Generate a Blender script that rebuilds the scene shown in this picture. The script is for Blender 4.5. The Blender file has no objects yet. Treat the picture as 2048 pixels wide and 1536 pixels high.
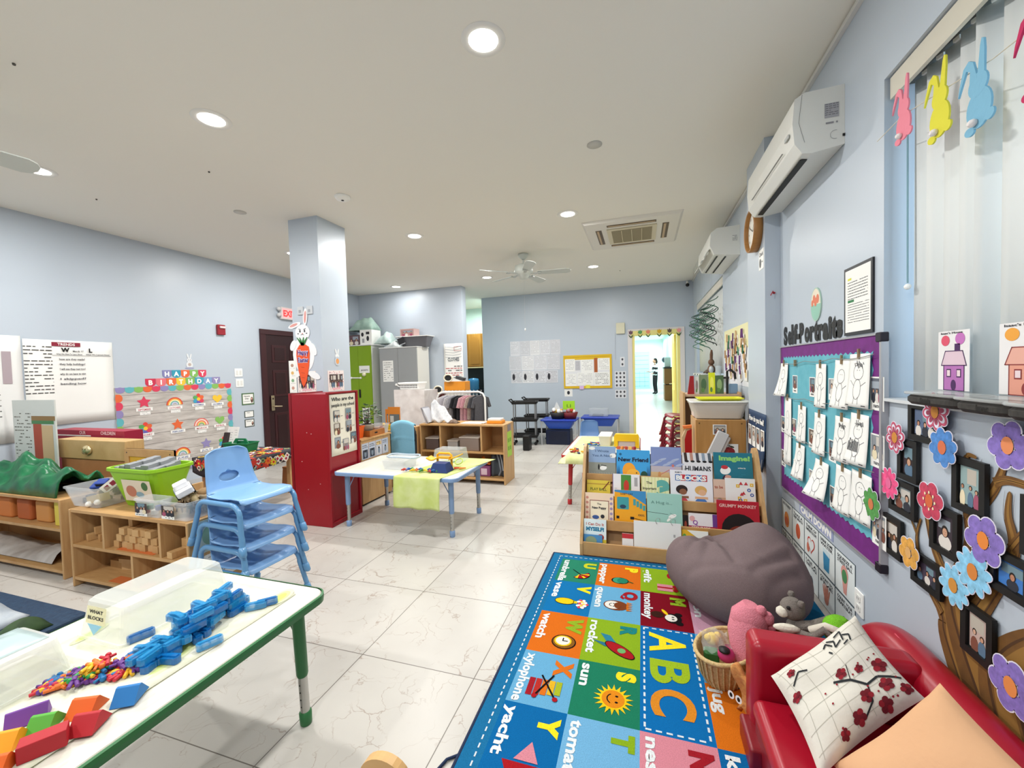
import bpy, math, random
from mathutils import Vector as V, Matrix as M4
PI = math.pi
C = bpy.context.scene.collection
sc = bpy.context.scene
# ---------------------------------------------------------------- camera
cam_d = bpy.data.cameras.new('camera'); cam = bpy.data.objects.new('camera', cam_d); C.objects.link(cam)
cam_d.sensor_fit = 'HORIZONTAL'; cam_d.sensor_width = 36.0; cam_d.lens = 36.0*817.37/2048
cam_d.clip_start = 0.02; cam_d.clip_end = 100
_R = ((0.9527638174809123, 0.016541401772221263, 0.3032614220876252), (0.3023999404896312, 0.041054460536205, -0.9522965962671235), (-0.028202554690423088, 0.9990199764256426, 0.034113085633559345))
_m = M4([list(r)+[0] for r in _R]+[[0,0,0,1]]); _m.translation = (0, 0, 1.396)
cam.matrix_world = _m
sc.camera = cam
# ---------------------------------------------------------------- view, world, lights
sc.view_settings.view_transform = 'Standard'; sc.view_settings.look = 'None'
sc.view_settings.gamma = 1.0; sc.view_settings.use_curve_mapping = False
sc.view_settings.exposure = 0.07
sc.cycles.max_bounces = 8; sc.cycles.diffuse_bounces = 5; sc.cycles.glossy_bounces = 3; sc.cycles.transparent_max_bounces = 16
sc.cycles.transmission_bounces = 6; sc.cycles.sample_clamp_indirect = 4.0; sc.cycles.caustics_reflective = False; sc.cycles.caustics_refractive = False
w = bpy.data.worlds.new('world'); sc.world = w; w.use_nodes = True
w.node_tree.nodes['Background'].inputs[0].default_value = (0.75, 0.88, 1.0, 1); w.node_tree.nodes['Background'].inputs[1].default_value = 2.5

def light(name, kind, loc, energy, size=0.15, color=(1,1,1), rot=(0,0,0), sy=None, spread=None):
    d = bpy.data.lights.new(name, kind); d.energy = energy; d.color = color
    if kind == 'AREA':
        d.shape = 'RECTANGLE' if sy else 'DISK'; d.size = size
        if sy: d.size_y = sy
        if spread: d.spread = spread
    else: d.shadow_soft_size = size
    o = bpy.data.objects.new(name, d); C.objects.link(o); o.location = loc; o.rotation_euler = rot
    return o
LX = (-0.72, -2.56, -4.39); LY = (-0.46, 1.95, 4.37, 6.76)
CEIL = 3.03
for _y in LY:
    for _x in LX:
        light('downlight_lamp', 'AREA', (_x, _y, CEIL-0.012), 8.0 if (_y > 6 and _x < -4) else 32.0, 0.15, (1.0, 0.985, 0.955))
light('window_daylight', 'AREA', (1.55, 1.0, 1.95), 30.0, 2.2, (0.80, 0.91, 1.0), (0, PI/2, 0), 1.3)
light('corridor_lamp', 'AREA', (0.2, 12.5, 2.9), 60.0, 1.2, (0.93, 1.0, 1.0), (0,0,0), 3.0)
light('corridor_lamp', 'AREA', (0.2, 19.5, 2.9), 110.0, 1.2, (0.88, 0.98, 1.0), (0,0,0), 3.0)
light('corridor_lamp', 'AREA', (0.2, 25.0, 2.9), 130.0, 1.2, (0.86, 0.98, 1.0), (0,0,0), 2.0)
light('kitchen_lamp', 'AREA', (-3.9, 9.0, 2.95), 45.0, 0.5, (0.85, 1.0, 0.95))
light('doorway_lamp', 'AREA', (0.25, 9.6, 2.6), 60.0, 0.35, (1.0, 0.90, 0.45))

# ---------------------------------------------------------------- materials
def srgb(c):
    if isinstance(c, str):
        c = c.lstrip('#'); c = tuple(int(c[i:i+2], 16)/255 for i in (0,2,4))
    return tuple((v/12.92 if v <= 0.04045 else ((v+0.055)/1.055)**2.4) for v in c)
_mc = {}
def mat(c, rough=0.55, metal=0.0, alpha=1.0, emit=0.0, spec=0.4, kind=None, sc_=1.0, trans=0.0, c2=None, bump=0.0):
    key = (c, rough, metal, alpha, emit, spec, kind, sc_, trans, c2, bump)
    if key in _mc: return _mc[key]
    m = bpy.data.materials.new((kind or 'paint')+'_'+str(c).strip('#')); m.use_nodes = True
    nt = m.node_tree; N = nt.nodes; L = nt.links; bs = N['Principled BSDF']
    col = (*srgb(c), 1)
    bs.inputs['Base Color'].default_value = col; bs.inputs['Roughness'].default_value = rough
    bs.inputs['Metallic'].default_value = metal; bs.inputs['Specular IOR Level'].default_value = spec
    if alpha < 1: bs.inputs['Alpha'].default_value = alpha
    if trans: bs.inputs['Transmission Weight'].default_value = trans
    if emit:
        bs.inputs['Emission Color'].default_value = col; bs.inputs['Emission Strength'].default_value = emit
    def tex(scale=(1,1,1), which='Object'):
        tc = N.new('ShaderNodeTexCoord'); mp = N.new('ShaderNodeMapping'); mp.inputs['Scale'].default_value = scale
        L.new(tc.outputs[which], mp.inputs[0]); return mp.outputs[0]
    def noise(v, scale, detail=3, dist=0.0):
        n = N.new('ShaderNodeTexNoise'); n.inputs['Scale'].default_value = scale; n.inputs['Detail'].default_value = detail
        n.inputs['Distortion'].default_value = dist
        L.new(v, n.inputs['Vector']); return n.outputs[0]
    def ramp(f, a, b, ca, cb):
        r = N.new('ShaderNodeValToRGB'); r.color_ramp.elements[0].position = a; r.color_ramp.elements[1].position = b
        r.color_ramp.elements[0].color = ca; r.color_ramp.elements[1].color = cb; L.new(f, r.inputs[0]); return r.outputs[0]
    def bmp(h, s, d=0.01):
        b = N.new('ShaderNodeBump'); b.inputs['Strength'].default_value = s; b.inputs['Distance'].default_value = d
        L.new(h, b.inputs['Height']); L.new(b.outputs[0], bs.inputs['Normal'])
    c2v = (*srgb(c2), 1) if c2 else tuple(v*0.8 for v in col[:3])+(1,)
    if kind == 'wood':
        f = noise(tex((1.5*sc_, 14*sc_, 1.5*sc_)), 3.0, 5, 1.2)
        L.new(ramp(f, 0.3, 0.75, col, c2v), bs.inputs['Base Color'])
    elif kind == 'woodz':
        f = noise(tex((14*sc_, 14*sc_, 1.2*sc_)), 2.0, 5, 1.0)
        L.new(ramp(f, 0.3, 0.75, col, c2v), bs.inputs['Base Color'])
    elif kind == 'woody':
        f = noise(tex((22*sc_, 1.2*sc_, 6*sc_)), 3.0, 5, 0.6)
        L.new(ramp(f, 0.35, 0.7, col, c2v), bs.inputs['Base Color'])
    elif kind in ('fabric', 'mottled'):
        f = noise(tex(), 40*sc_ if kind == 'fabric' else 9*sc_, 6, 0.3)
        L.new(ramp(f, 0.3, 0.7, col, c2v), bs.inputs['Base Color'])
        bmp(f, bump or 0.35)
    elif kind == 'wall':
        f = noise(tex(), 35, 3)
        bmp(f, 0.05, 0.004)
    if bump and kind is None:
        bmp(noise(tex(), 60*sc_, 4), bump)
    _mc[key] = m
    return m

# ---------------------------------------------------------------- mesh builder
ID = M4.Identity(4)
def frame(o, u, v, w=None):
    u = V(u).normalized(); v = V(v).normalized(); w = V(w) if w else u.cross(v)
    m = M4(((u.x,v.x,w.x,o[0]),(u.y,v.y,w.y,o[1]),(u.z,v.z,w.z,o[2]),(0,0,0,1)))
    return m
def on_right(y, z, x=0.97): return frame((x,y,z), (0,-1,0), (0,0,1))
def on_left(y, z, x=-5.599): return frame((x,y,z), (0,1,0), (0,0,1))
def on_back(x, z, y=8.64): return frame((x,y,z), (1,0,0), (0,0,1))
def on_top(x, y, z, a=0.0): return M4.Translation((x,y,z)) @ M4.Rotation(a, 4, 'Z')
def place(x, y, z, rx=0, ry=0, rz=0, s=1.0):
    return M4.Translation((x,y,z)) @ M4.Rotation(rz,4,'Z') @ M4.Rotation(ry,4,'Y') @ M4.Rotation(rx,4,'X') @ M4.Scale(s,4)
_tx = {}
def text_mesh(s, bold=0.0, shear=0.0):
    k = (s, bold, shear)
    if k not in _tx:
        cu = bpy.data.curves.new('lettering', 'FONT'); cu.body = s; cu.size = 1.0; cu.offset = bold; cu.resolution_u = 5 if len(s) < 4 else 2; cu.shear = shear
        o = bpy.data.objects.new('lettering', cu); C.objects.link(o)
        bpy.context.view_layer.update()
        me = bpy.data.meshes.new_from_object(o.evaluated_get(bpy.context.evaluated_depsgraph_get()))
        vs = [v.co.copy() for v in me.vertices]; fs = [tuple(p.vertices) for p in me.polygons]
        bpy.data.objects.remove(o); bpy.data.curves.remove(cu); bpy.data.meshes.remove(me)
        xs = [v.x for v in vs] or [0,1]; ys = [v.y for v in vs] or [0,1]
        _tx[k] = (vs, fs, min(xs), max(xs), min(ys), max(ys))
    return _tx[k]

class B:
    def __init__(s, m=None):
        s.v = []; s.f = []; s.mi = []; s.sm = []; s.mats = []; s.m = m or ID
    def at(s, m): s.m = m; return s
    def _mat(s, m):
        if isinstance(m, (str, tuple)): m = mat(m)
        if m not in s.mats: s.mats.append(m)
        return s.mats.index(m)
    def add(s, vs, fs, m, smooth=False, local=None):
        T = s.m @ local if local is not None else s.m
        b = len(s.v); s.v += [T @ V(p) for p in vs]; i = s._mat(m)
        for f in fs: s.f.append(tuple(b+k for k in f)); s.mi.append(i); s.sm.append(smooth)
        return s
    def box(s, x0, x1, y0, y1, z0, z1, m, local=None, taper=0.0, top=None):
        t = taper
        vs = [(x0+t,y0+t,z0),(x1-t,y0+t,z0),(x1-t,y1-t,z0),(x0+t,y1-t,z0),(x0,y0,z1),(x1,y0,z1),(x1,y1,z1),(x0,y1,z1)]
        if top: vs[4:] = top
        return s.add(vs, [(3,2,1,0),(4,5,6,7),(0,1,5,4),(1,2,6,5),(2,3,7,6),(3,0,4,7)], m, False, local)
    def rbox(s, x0, x1, y0, y1, z0, z1, m, r=0.01, local=None, n=4):
        # box with rounded vertical edges and a soft top/bottom chamfer
        c = min(r*0.45, (z1-z0)*0.3)
        def ring(z, ins):
            out = []
            for cx, cy, a0 in ((x1-r,y1-r,0),(x0+r,y1-r,PI/2),(x0+r,y0+r,PI),(x1-r,y0+r,1.5*PI)):
                for k in range(n+1):
                    a = a0+PI/2*k/n; out.append((cx+(r-ins)*math.cos(a), cy+(r-ins)*math.sin(a), z))
            return out
        rings = [ring(z0, c), ring(z0+c, 0), ring(z1-c, 0), ring(z1, c)]
        return s.rings(rings, m, caps=True, smooth=False, local=local)
    def rings(s, rings, m, caps=True, smooth=True, closed=True, local=None):
        n = len(rings[0]); vs = [p for r in rings for p in r]; fs = []
        for a in range(len(rings)-1):
            for k in range(n if closed else n-1):
                k2 = (k+1) % n
                fs.append((a*n+k, a*n+k2, (a+1)*n+k2, (a+1)*n+k))
        s.add(vs, fs, m, smooth, local)
        if caps:
            s.add(rings[0], [tuple(reversed(range(n)))], m, False, local); s.add(rings[-1], [tuple(range(n))], m, False, local)
        return s
    def poly(s, pts, z, m, local=None):
        return s.add([(p[0],p[1],z) for p in pts], [tuple(range(len(pts)))], m, False, local)
    def prism(s, pts, z0, z1, m, mside=None, local=None):
        n = len(pts)
        area = sum(pts[i][0]*pts[(i+1)%n][1]-pts[(i+1)%n][0]*pts[i][1] for i in range(n))
        if area < 0: pts = pts[::-1]
        s.add([(p[0],p[1],z1) for p in pts], [tuple(range(n))], m, False, local)
        s.add([(p[0],p[1],z0) for p in pts], [tuple(reversed(range(n)))], mside or m, False, local)
        vs = [(p[0],p[1],z0) for p in pts]+[(p[0],p[1],z1) for p in pts]
        return s.add(vs, [(k,(k+1)%n,(k+1)%n+n,k+n) for k in range(n)], mside or m, False, local)
    def rect(s, x0, x1, y0, y1, z, m, local=None): return s.poly([(x0,y0),(x1,y0),(x1,y1),(x0,y1)], z, m, local)
    def ell(s, cx, cy, rx, ry, z, m, n=20, a0=0, a1=2*PI, rot=0, local=None):
        cr, sr = math.cos(rot), math.sin(rot); pts = []
        for k in range(n):
            a = a0+(a1-a0)*k/(n if a1-a0 > 6.28 else n-1); x, y = rx*math.cos(a), ry*math.sin(a)
            pts.append((cx+x*cr-y*sr, cy+x*sr+y*cr))
        return s.poly(pts, z, m, local)
    def arc(s, cx, cy, r0, r1, z, m, a0=0, a1=PI, n=16, local=None):
        vs = []
        for k in range(n+1):
            a = a0+(a1-a0)*k/n
            vs += [(cx+r0*math.cos(a), cy+r0*math.sin(a), z), (cx+r1*math.cos(a), cy+r1*math.sin(a), z)]
        return s.add(vs, [(2*k,2*k+1,2*k+3,2*k+2) for k in range(n)], m, False, local)
    def line(s, pts, w, z, m, local=None):
        for (ax,ay),(bx,by) in zip(pts, pts[1:]):
            d = math.hypot(bx-ax, by-ay) or 1e-6; nx, ny = -(by-ay)/d*w/2, (bx-ax)/d*w/2
            ex, ey = (bx-ax)/d*w/3, (by-ay)/d*w/3
            s.poly([(ax-nx-ex,ay-ny-ey),(bx-nx+ex,by-ny+ey),(bx+nx+ex,by+ny+ey),(ax+nx-ex,ay+ny-ey)], z, m, local)
        return s
    def text(s, t, x, y, h, z, m, w=None, align='l', bold=0.02, rot=0.0, local=None, depth=0.0, shear=0.0):
        vs, fs, x0, x1, y0, y1 = text_mesh(t, bold, shear)
        capH = 0.72; k = h/capH; kx = k
        if w: kx = w/(x1-x0)
        W = (x1-x0)*kx; ox = {'l':0,'c':-W/2,'r':-W}[align]
        cr, sr = math.cos(rot), math.sin(rot)
        def tf(p, zz):
            a = (p.x-x0)*kx+ox; b = p.y*k
            return (x+a*cr-b*sr, y+a*sr+b*cr, zz)
        s.add([tf(p, z) for p in vs], fs, m, False, local)
        return s
    def scrib(s, x0, x1, y, h, z, m, rnd, dens=0.75, local=None):
        # one line of small print: word-like dashes
        x = x0
        while x < x1:
            l = rnd.uniform(1.2, 4.0)*h
            if x+l > x1: l = x1-x
            if rnd.random() < dens: s.rect(x, x+l, y-h*0.32, y+h*0.32, z, m, local)
            x += l+h*0.7
        return s
    def tube(s, pts, r, m, n=8, closed=False, local=None, caps=True):
        P = [V(p) for p in pts]; R = r if isinstance(r, (list, tuple)) else [r]*len(P)
        rings = []; up = None
        for i, p in enumerate(P):
            if closed: t = P[(i+1)%len(P)]-P[i-1]
            else: t = (P[min(i+1,len(P)-1)]-P[max(i-1,0)])
            t = t.normalized() if t.length > 1e-9 else V((0,0,1))
            if up is None: up = t.orthogonal().normalized()
            up = (up-t*up.dot(t)); up = up.normalized() if up.length > 1e-6 else t.orthogonal().normalized()
            b = t.cross(up)
            rings.append([tuple(p+(up*math.cos(2*PI*k/n)+b*math.sin(2*PI*k/n))*R[i]) for k in range(n)])
        if closed: rings.append(rings[0])
        return s.rings(rings, m, caps=caps and not closed, smooth=True, local=local)
    def lathe(s, prof, m, n=20, c=(0,0,0), caps=False, local=None, sx=1, sy=1):
        rings = [[(c[0]+sx*r*math.cos(2*PI*k/n), c[1]+sy*r*math.sin(2*PI*k/n), c[2]+z) for k in range(n)] for r, z in prof]
        return s.rings(rings, m, caps=caps, smooth=True, local=local)
    def ball(s, c, r, m, n=14, local=None, sq=None):
        rx, ry, rz = (r,r,r) if not isinstance(r, tuple) else r
        rings = []
        for i in range(1, n//2):
            a = -PI/2+PI*i/(n//2); rings.append([(c[0]+rx*math.cos(a)*math.cos(2*PI*k/n), c[1]+ry*math.cos(a)*math.sin(2*PI*k/n), c[2]+rz*math.sin(a)) for k in range(n)])
        s.rings(rings, m, caps=False, smooth=True, local=local)
        lo = (c[0],c[1],c[2]-rz); hi = (c[0],c[1],c[2]+rz)
        s.add([lo]+rings[0], [(0,(k+1)%n+1,k+1) for k in range(n)], m, True, local)
        return s.add([hi]+rings[-1], [(0,k+1,(k+1)%n+1) for k in range(n)], m, True, local)
    def grid(s, fn, nu, nv, m, smooth=True, thick=0.0, local=None):
        vs = [fn(i/nu, j/nv) for j in range(nv+1) for i in range(nu+1)]
        fs = [(j*(nu+1)+i, j*(nu+1)+i+1, (j+1)*(nu+1)+i+1, (j+1)*(nu+1)+i) for j in range(nv) for i in range(nu)]
        if not thick: return s.add(vs, fs, m, smooth, local)
        # offset copy for thickness
        P = [V(p) for p in vs]; nrm = [V((0,0,0)) for _ in P]
        for f in fs:
            q = (P[f[2]]-P[f[0]]).cross(P[f[3]]-P[f[1]])
            for k in f: nrm[k] += q
        lo = [tuple(p-(n_.normalized() if n_.length else V((0,0,1)))*thick) for p, n_ in zip(P, nrm)]
        N = len(vs); ff = list(fs)+[tuple(reversed([k+N for k in f])) for f in fs]
        bd = [i for i in range(nu+1)]+[j*(nu+1)+nu for j in range(1,nv+1)]+[nv*(nu+1)+i for i in range(nu-1,-1,-1)]+[j*(nu+1) for j in range(nv-1,0,-1)]
        for a, b in zip(bd, bd[1:]+bd[:1]): ff.append((a, a+N, b+N, b))
        return s.add(vs+lo, ff, m, smooth, local)
    def done(s, name, parent=None, origin=None, label=None, bevel=0.0, subsurf=0, solid=0.0, merge=False):
        me = bpy.data.meshes.new(name)
        if origin is None:
            if parent is not None: inv = parent.matrix_world.inverted(); org = None
            else:
                xs = [p.x for p in s.v]; ys = [p.y for p in s.v]; zs = [p.z for p in s.v]
                org = V(((min(xs)+max(xs))/2, (min(ys)+max(ys))/2, min(zs)))
        else: org = V(origin)
        if parent is not None: vs = [inv @ p for p in s.v]
        else: vs = [p-org for p in s.v]
        me.from_pydata([tuple(p) for p in vs], [], s.f)
        for m in s.mats: me.materials.append(m)
        me.polygons.foreach_set('material_index', s.mi); me.polygons.foreach_set('use_smooth', s.sm)
        me.update()
        o = bpy.data.objects.new(name, me); C.objects.link(o)
        if parent is not None: o.parent = parent
        else: o.location = org
        if label: o['label'] = label
        if bevel:
            b = o.modifiers.new('bevel', 'BEVEL'); b.width = bevel; b.segments = 2; b.limit_method = 'ANGLE'; b.angle_limit = 0.7
        if merge:
            wd = o.modifiers.new('weld', 'WELD'); wd.merge_threshold = 1e-4
        if solid:
            so = o.modifiers.new('solid', 'SOLIDIFY'); so.thickness = solid; so.offset = 0
        if subsurf:
            ss = o.modifiers.new('sub', 'SUBSURF'); ss.levels = subsurf; ss.render_levels = subsurf
        return o
def setmw(o):  # matrix_world is lazily computed: fill it in for unparented objects
    o.matrix_world = M4.Translation(o.location) @ o.rotation_euler.to_matrix().to_4x4()
def thing(name, label, cat, loc=(0,0,0), rz=0.0, group=None):
    o = bpy.data.objects.new(name, None); C.objects.link(o); o.empty_display_size = 0.05
    o.location = loc; o.rotation_euler = (0,0,rz); setmw(o)
    o['label'] = label; o['category'] = cat
    if group: o['group'] = group
    return o
def tag(o, label, cat, group=None, kind=None):
    o['label'] = label; o['category'] = cat
    if group: o['group'] = group
    if kind: o['kind'] = kind
    return o
def struct(o, label=None):
    o['kind'] = 'structure'
    if label: o['label'] = label
    return o
def dup(root, loc, rz=None, label=None, group=None, rot=None):
    r = root.copy(); C.objects.link(r); r.location = loc
    if rot is not None: r.rotation_euler = rot
    elif rz is not None: r.rotation_euler = (0,0,rz)
    if label: r['label'] = label
    if group: r['group'] = group
    for ch in list(root.children):
        c = ch.copy(); C.objects.link(c); c.parent = r
        for g in list(ch.children):
            d = g.copy(); C.objects.link(d); d.parent = c
    return r
rnd = random.Random(7)
# common colours
BLK = mat('#151515', 0.5); WHT = mat('#f2f2ee', 0.5); PAPER = mat('#eeeeea', 0.8, spec=0.1); INK = mat('#3b3b40', 0.8, spec=0.1)
MAPLE = mat('#c9a06c', 0.45, kind='wood', c2='#b58a57'); MAPLEZ = mat('#cba574', 0.45, kind='woodz', c2='#b88e5c')
CHROME = mat('#b9b9b6', 0.28, 1.0); CLEAR = mat('#e8eef2', 0.12, alpha=0.22, spec=0.6); FROST = mat('#e9ecec', 0.35, alpha=0.5, spec=0.4)
GREYP = mat('#a6a6aa', 0.8, spec=0.1)
def fgcol(c, r=0.6): return mat(c, r)
SKIN = ('#c99b7f', '#d8ae93', '#b98468'); HAIR = ('#231915', '#1a1512', '#3a261c')
def photo(b, x0, x1, y0, y1, z, seed, bg=None, n=None):
    r = random.Random(seed); w = x1-x0; h = y1-y0
    b.rect(x0, x1, y0, y1, z, mat(bg or r.choice(('#5e6470','#7b6d60','#4a5560','#8a8f95','#6a5a50')), 0.5))
    b.rect(x0+w*r.uniform(0,.5), x1-w*r.uniform(0,.2), y0+h*.55, y1-h*r.uniform(.02,.15), z+.0003, mat(r.choice(('#9aa4ae','#b9b2a6','#6f8a96','#c8c2ba')), 0.5))
    n = n or r.randint(1, 3)
    for k in range(n):
        cx = x0+w*((k+.5)/n+r.uniform(-.06,.06)); s = min(w/n*.95, h*.62); cy = y0+h*r.uniform(.36,.46)
        zz = z+.0006+.0004*k
        b.ell(cx, y0+s*.08+h*.1, s*.46, h*.24, zz, mat(r.choice(('#d9d3cc','#2c2f3a','#a0506a','#58738c','#e6d9b8','#7d4b3c')), 0.6), 14)
        b.ell(cx, cy+s*.17, s*.25, s*.30, zz+.0001, mat(r.choice(HAIR), 0.6), 14)
        b.ell(cx, cy+s*.12, s*.17, s*.22, zz+.0002, mat(r.choice(SKIN), 0.6), 14)
        for q in (-1,1): b.ell(cx+q*s*.06, cy+s*.14, s*.02, s*.02, zz+.0003, BLK, 6)
        b.rect(cx-s*.05, cx+s*.05, cy+s*.02, cy+s*.035, zz+.0003, mat('#8a3f3a'))
    if 0: pass
# ================================================================ room shell
WALLM = mat('#b8c2cd', 0.38, kind='wall', spec=0.45)
CEILM = mat('#e9e6dd', 0.8, spec=0.1)
def floor_mat():
    m = bpy.data.materials.new('marble_tiles'); m.use_nodes = True; nt = m.node_tree; N = nt.nodes; L = nt.links; bs = N['Principled BSDF']
    tc = N.new('ShaderNodeTexCoord'); sep = N.new('ShaderNodeSeparateXYZ'); L.new(tc.outputs['Object'], sep.inputs[0])
    def mth(op, a, b=None, c=None):
        n = N.new('ShaderNodeMath'); n.operation = op
        for i, q in enumerate((a, b, c)):
            if q is None: continue
            if isinstance(q, (int, float)): n.inputs[i].default_value = q
            else: L.new(q, n.inputs[i])
        return n.outputs[0]
    def cell(o, off):
        t = mth('DIVIDE', mth('SUBTRACT', o, off), 0.6)
        fl = mth('FLOOR', t); fr = mth('SUBTRACT', t, fl)
        edge = mth('MINIMUM', fr, mth('SUBTRACT', 1.0, fr))
        return fl, edge
    fx, ex = cell(sep.outputs[0], -1.35); fy, ey = cell(sep.outputs[1], 1.661)
    grout = mth('LESS_THAN', mth('MINIMUM', ex, ey), 0.0035)
    cmb = N.new('ShaderNodeCombineXYZ')
    L.new(mth('MULTIPLY_ADD', fx, 7.31, sep.outputs[0]), cmb.inputs[0]); L.new(mth('MULTIPLY_ADD', fy, 5.17, sep.outputs[1]), cmb.inputs[1])
    def nz(scale, det=4):
        n = N.new('ShaderNodeTexNoise'); n.inputs['Scale'].default_value = scale; n.inputs['Detail'].default_value = det; L.new(cmb.outputs[0], n.inputs['Vector']); return n
    d1 = nz(4.0, 5)
    vm = N.new('ShaderNodeVectorMath'); vm.operation = 'MULTIPLY_ADD'; L.new(d1.outputs['Color'], vm.inputs[0]); vm.inputs[1].default_value = (0.55,0.55,0.0); L.new(cmb.outputs[0], vm.inputs[2])
    vo = N.new('ShaderNodeTexVoronoi'); vo.feature = 'DISTANCE_TO_EDGE'; vo.inputs['Scale'].default_value = 7.0; L.new(vm.outputs[0], vo.inputs['Vector'])
    msk = nz(5.0, 3)
    def ramp(f, a, b, ca, cb):
        r = N.new('ShaderNodeValToRGB'); r.color_ramp.elements[0].position = a; r.color_ramp.elements[1].position = b
        r.color_ramp.elements[0].color = ca; r.color_ramp.elements[1].color = cb; L.new(f, r.inputs[0]); return r.outputs[0]
    vein = ramp(vo.outputs[0], 0.003, 0.022, (1,1,1,1), (0,0,0,1))
    mk = ramp(msk.outputs[0], 0.44, 0.6, (0,0,0,1), (1,1,1,1))
    vf = mth('MULTIPLY', mth('MULTIPLY', vein, mk), 0.6)
    base = ramp(nz(2.2, 4).outputs[0], 0.3, 0.75, (*srgb('#c5c1ba'),1), (*srgb('#b8b4ae'),1))
    def mix(f, a, b):
        n = N.new('ShaderNodeMix'); n.data_type = 'RGBA'
        L.new(f, n.inputs[0])
        for i, q in ((6, a), (7, b)):
            if isinstance(q, tuple): n.inputs[i].default_value = q
            else: L.new(q, n.inputs[i])
        return n.outputs[2]
    c = mix(vf, base, (*srgb('#8a7160'),1))
    c = mix(grout, c, (*srgb('#6b645c'),1))
    L.new(c, bs.inputs['Base Color'])
    bs.inputs['Roughness'].default_value = 0.32; bs.inputs['Specular IOR Level'].default_value = 0.4
    return m
FLOORM = floor_mat()
XL, XR, YB, YF = -5.6, 0.97, 8.64, -2.6
b = B(); b.box(XL-0.2, XR+0.75, YF-0.2, YB+19, -0.1, 0.0, FLOORM); struct(b.done('floor', origin=(0,0,0)))
b = B(); b.box(XL-0.2, XR+0.75, YF-0.2, YB+19, CEIL, CEIL+0.1, CEILM); struct(b.done('ceiling', origin=(0,0,0)))
def wallbox(name, x0, x1, y0, y1, z0=0.0, z1=CEIL, m=None):
    b = B(); b.box(x0, x1, y0, y1, z0, z1, m or WALLM); return struct(b.done(name, origin=(0,0,0)))
wallbox('wall_left', XL-0.2, XL, YF-0.2, YB+0.2)
wallbox('wall_behind_camera', XL, XR+0.7, YF-0.2, YF)
# right wall: window recess Y -0.6..2.115 (Z 1.225..2.545), far window Y 5.65..8.25 (Z 1.23..2.5)
def wall_with_holes(name, x0, x1, y0, y1, holes):
    b = B(); ys = sorted({y0, y1, *[h[0] for h in holes], *[h[1] for h in holes]})
    for a, c in zip(ys, ys[1:]):
        h = next((h for h in holes if h[0] <= a and c <= h[1]), None)
        if h: b.box(x0, x1, a, c, 0, h[2], WALLM); b.box(x0, x1, a, c, h[3], CEIL, WALLM)
        else: b.box(x0, x1, a, c, 0, CEIL, WALLM)
    return struct(b.done(name, origin=(0,0,0)))
W1 = (-0.7, 2.115, 1.225, 2.545); W2 = (5.65, 8.25, 1.24, 2.5)
wall_with_holes('wall_right', XR, XR+0.3, YF-0.2, YB+0.2, [W1, W2])
wallbox('wall_pilaster', 0.872, XR-0.0005, 3.45, 3.96)
wallbox('wall_right_lower', XR+0.001, XR+0.002, 0, 0.01, 0, 0.01)
bpy.data.objects.remove(bpy.data.objects['wall_right_lower'])
# back wall with the doorway (X -0.17..0.72 wide opening, 2.06 high)
b = B()
b.box(-3.42, -0.175, YB, YB+0.15, 0, CEIL, WALLM); b.box(-0.175, 0.72, YB, YB+0.15, 2.07, CEIL, WALLM); b.box(0.72, XR+0.3, YB, YB+0.15, 0, CEIL, WALLM)
struct(b.done('wall_back', origin=(0,0,0)))
# partial wall of the locker bay and kitchen beyond it
wallbox('wall_locker_bay', XL, -3.26, 7.2, 7.4)
CYAN = mat('#cfe0da', 0.6)
wallbox('wall_kitchen', -5.3, -3.3, 10.0, 10.1, m=CYAN)
wallbox('wall_kitchen_side', -3.42, -3.36, YB+0.15, 10.0, m=CYAN)
wallbox('wall_kitchen_left', -5.4, -5.3, 7.4, 10.1, m=CYAN)
# the pillar
wallbox('wall_pillar', -3.51, -3.14, 3.44, 3.855)
# corridor beyond the doorway
CORR = mat('#dfeaea', 0.5)
wallbox('wall_corridor_left', -1.1, -1.0, YB+0.15, YB+18.5, m=CORR)
wallbox('wall_corridor_right', 1.25, 1.35, YB+0.15, YB+18.5, m=mat('#bfe6dc', 0.5))
wallbox('wall_corridor_end', -1.0, 1.25, YB+18.4, YB+18.5, m=CORR)
# baseboards
BBM = mat('#b9bcc0', 0.4)
for nm, bx in (('baseboard_back', (-3.42, -0.26, YB-0.012, YB-0.0005)), ('baseboard_left', (XL+0.0005, XL+0.012, YF, 7.19))):
    b = B(); b.box(bx[0], bx[1], bx[2], bx[3], 0, 0.09, BBM); struct(b.done(nm))
# ceiling-edge cable raceway along the right wall
b = B(); b.box(XR-0.022, XR-0.0005, 0.6, 8.6, CEIL-0.035, CEIL-0.012, mat('#d4d3cf', 0.5)); struct(b.done('trim_1'))
# doorway casing (back wall)
CASE = mat('#d9d3d0', 0.45)
b = B()
b.box(-0.262, -0.175, YB-0.02, YB, 0, 2.069, CASE); b.box(0.72, 0.805, YB-0.02, YB, 0, 2.069, CASE); b.box(-0.262, 0.805, YB-0.02, YB, 2.07, 2.15, CASE)
YEL = mat('#e8dc8a', 0.45)
b.box(-0.175, -0.13, YB-0.01, YB+0.16, 0, 2.07, YEL); b.box(0.67, 0.72, YB-0.01, YB+0.16, 0, 2.07, YEL); b.box(-0.13, 0.67, YB-0.01, YB+0.16, 2.02, 2.07, YEL)
struct(b.done('trim_2', bevel=0.004))
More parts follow.
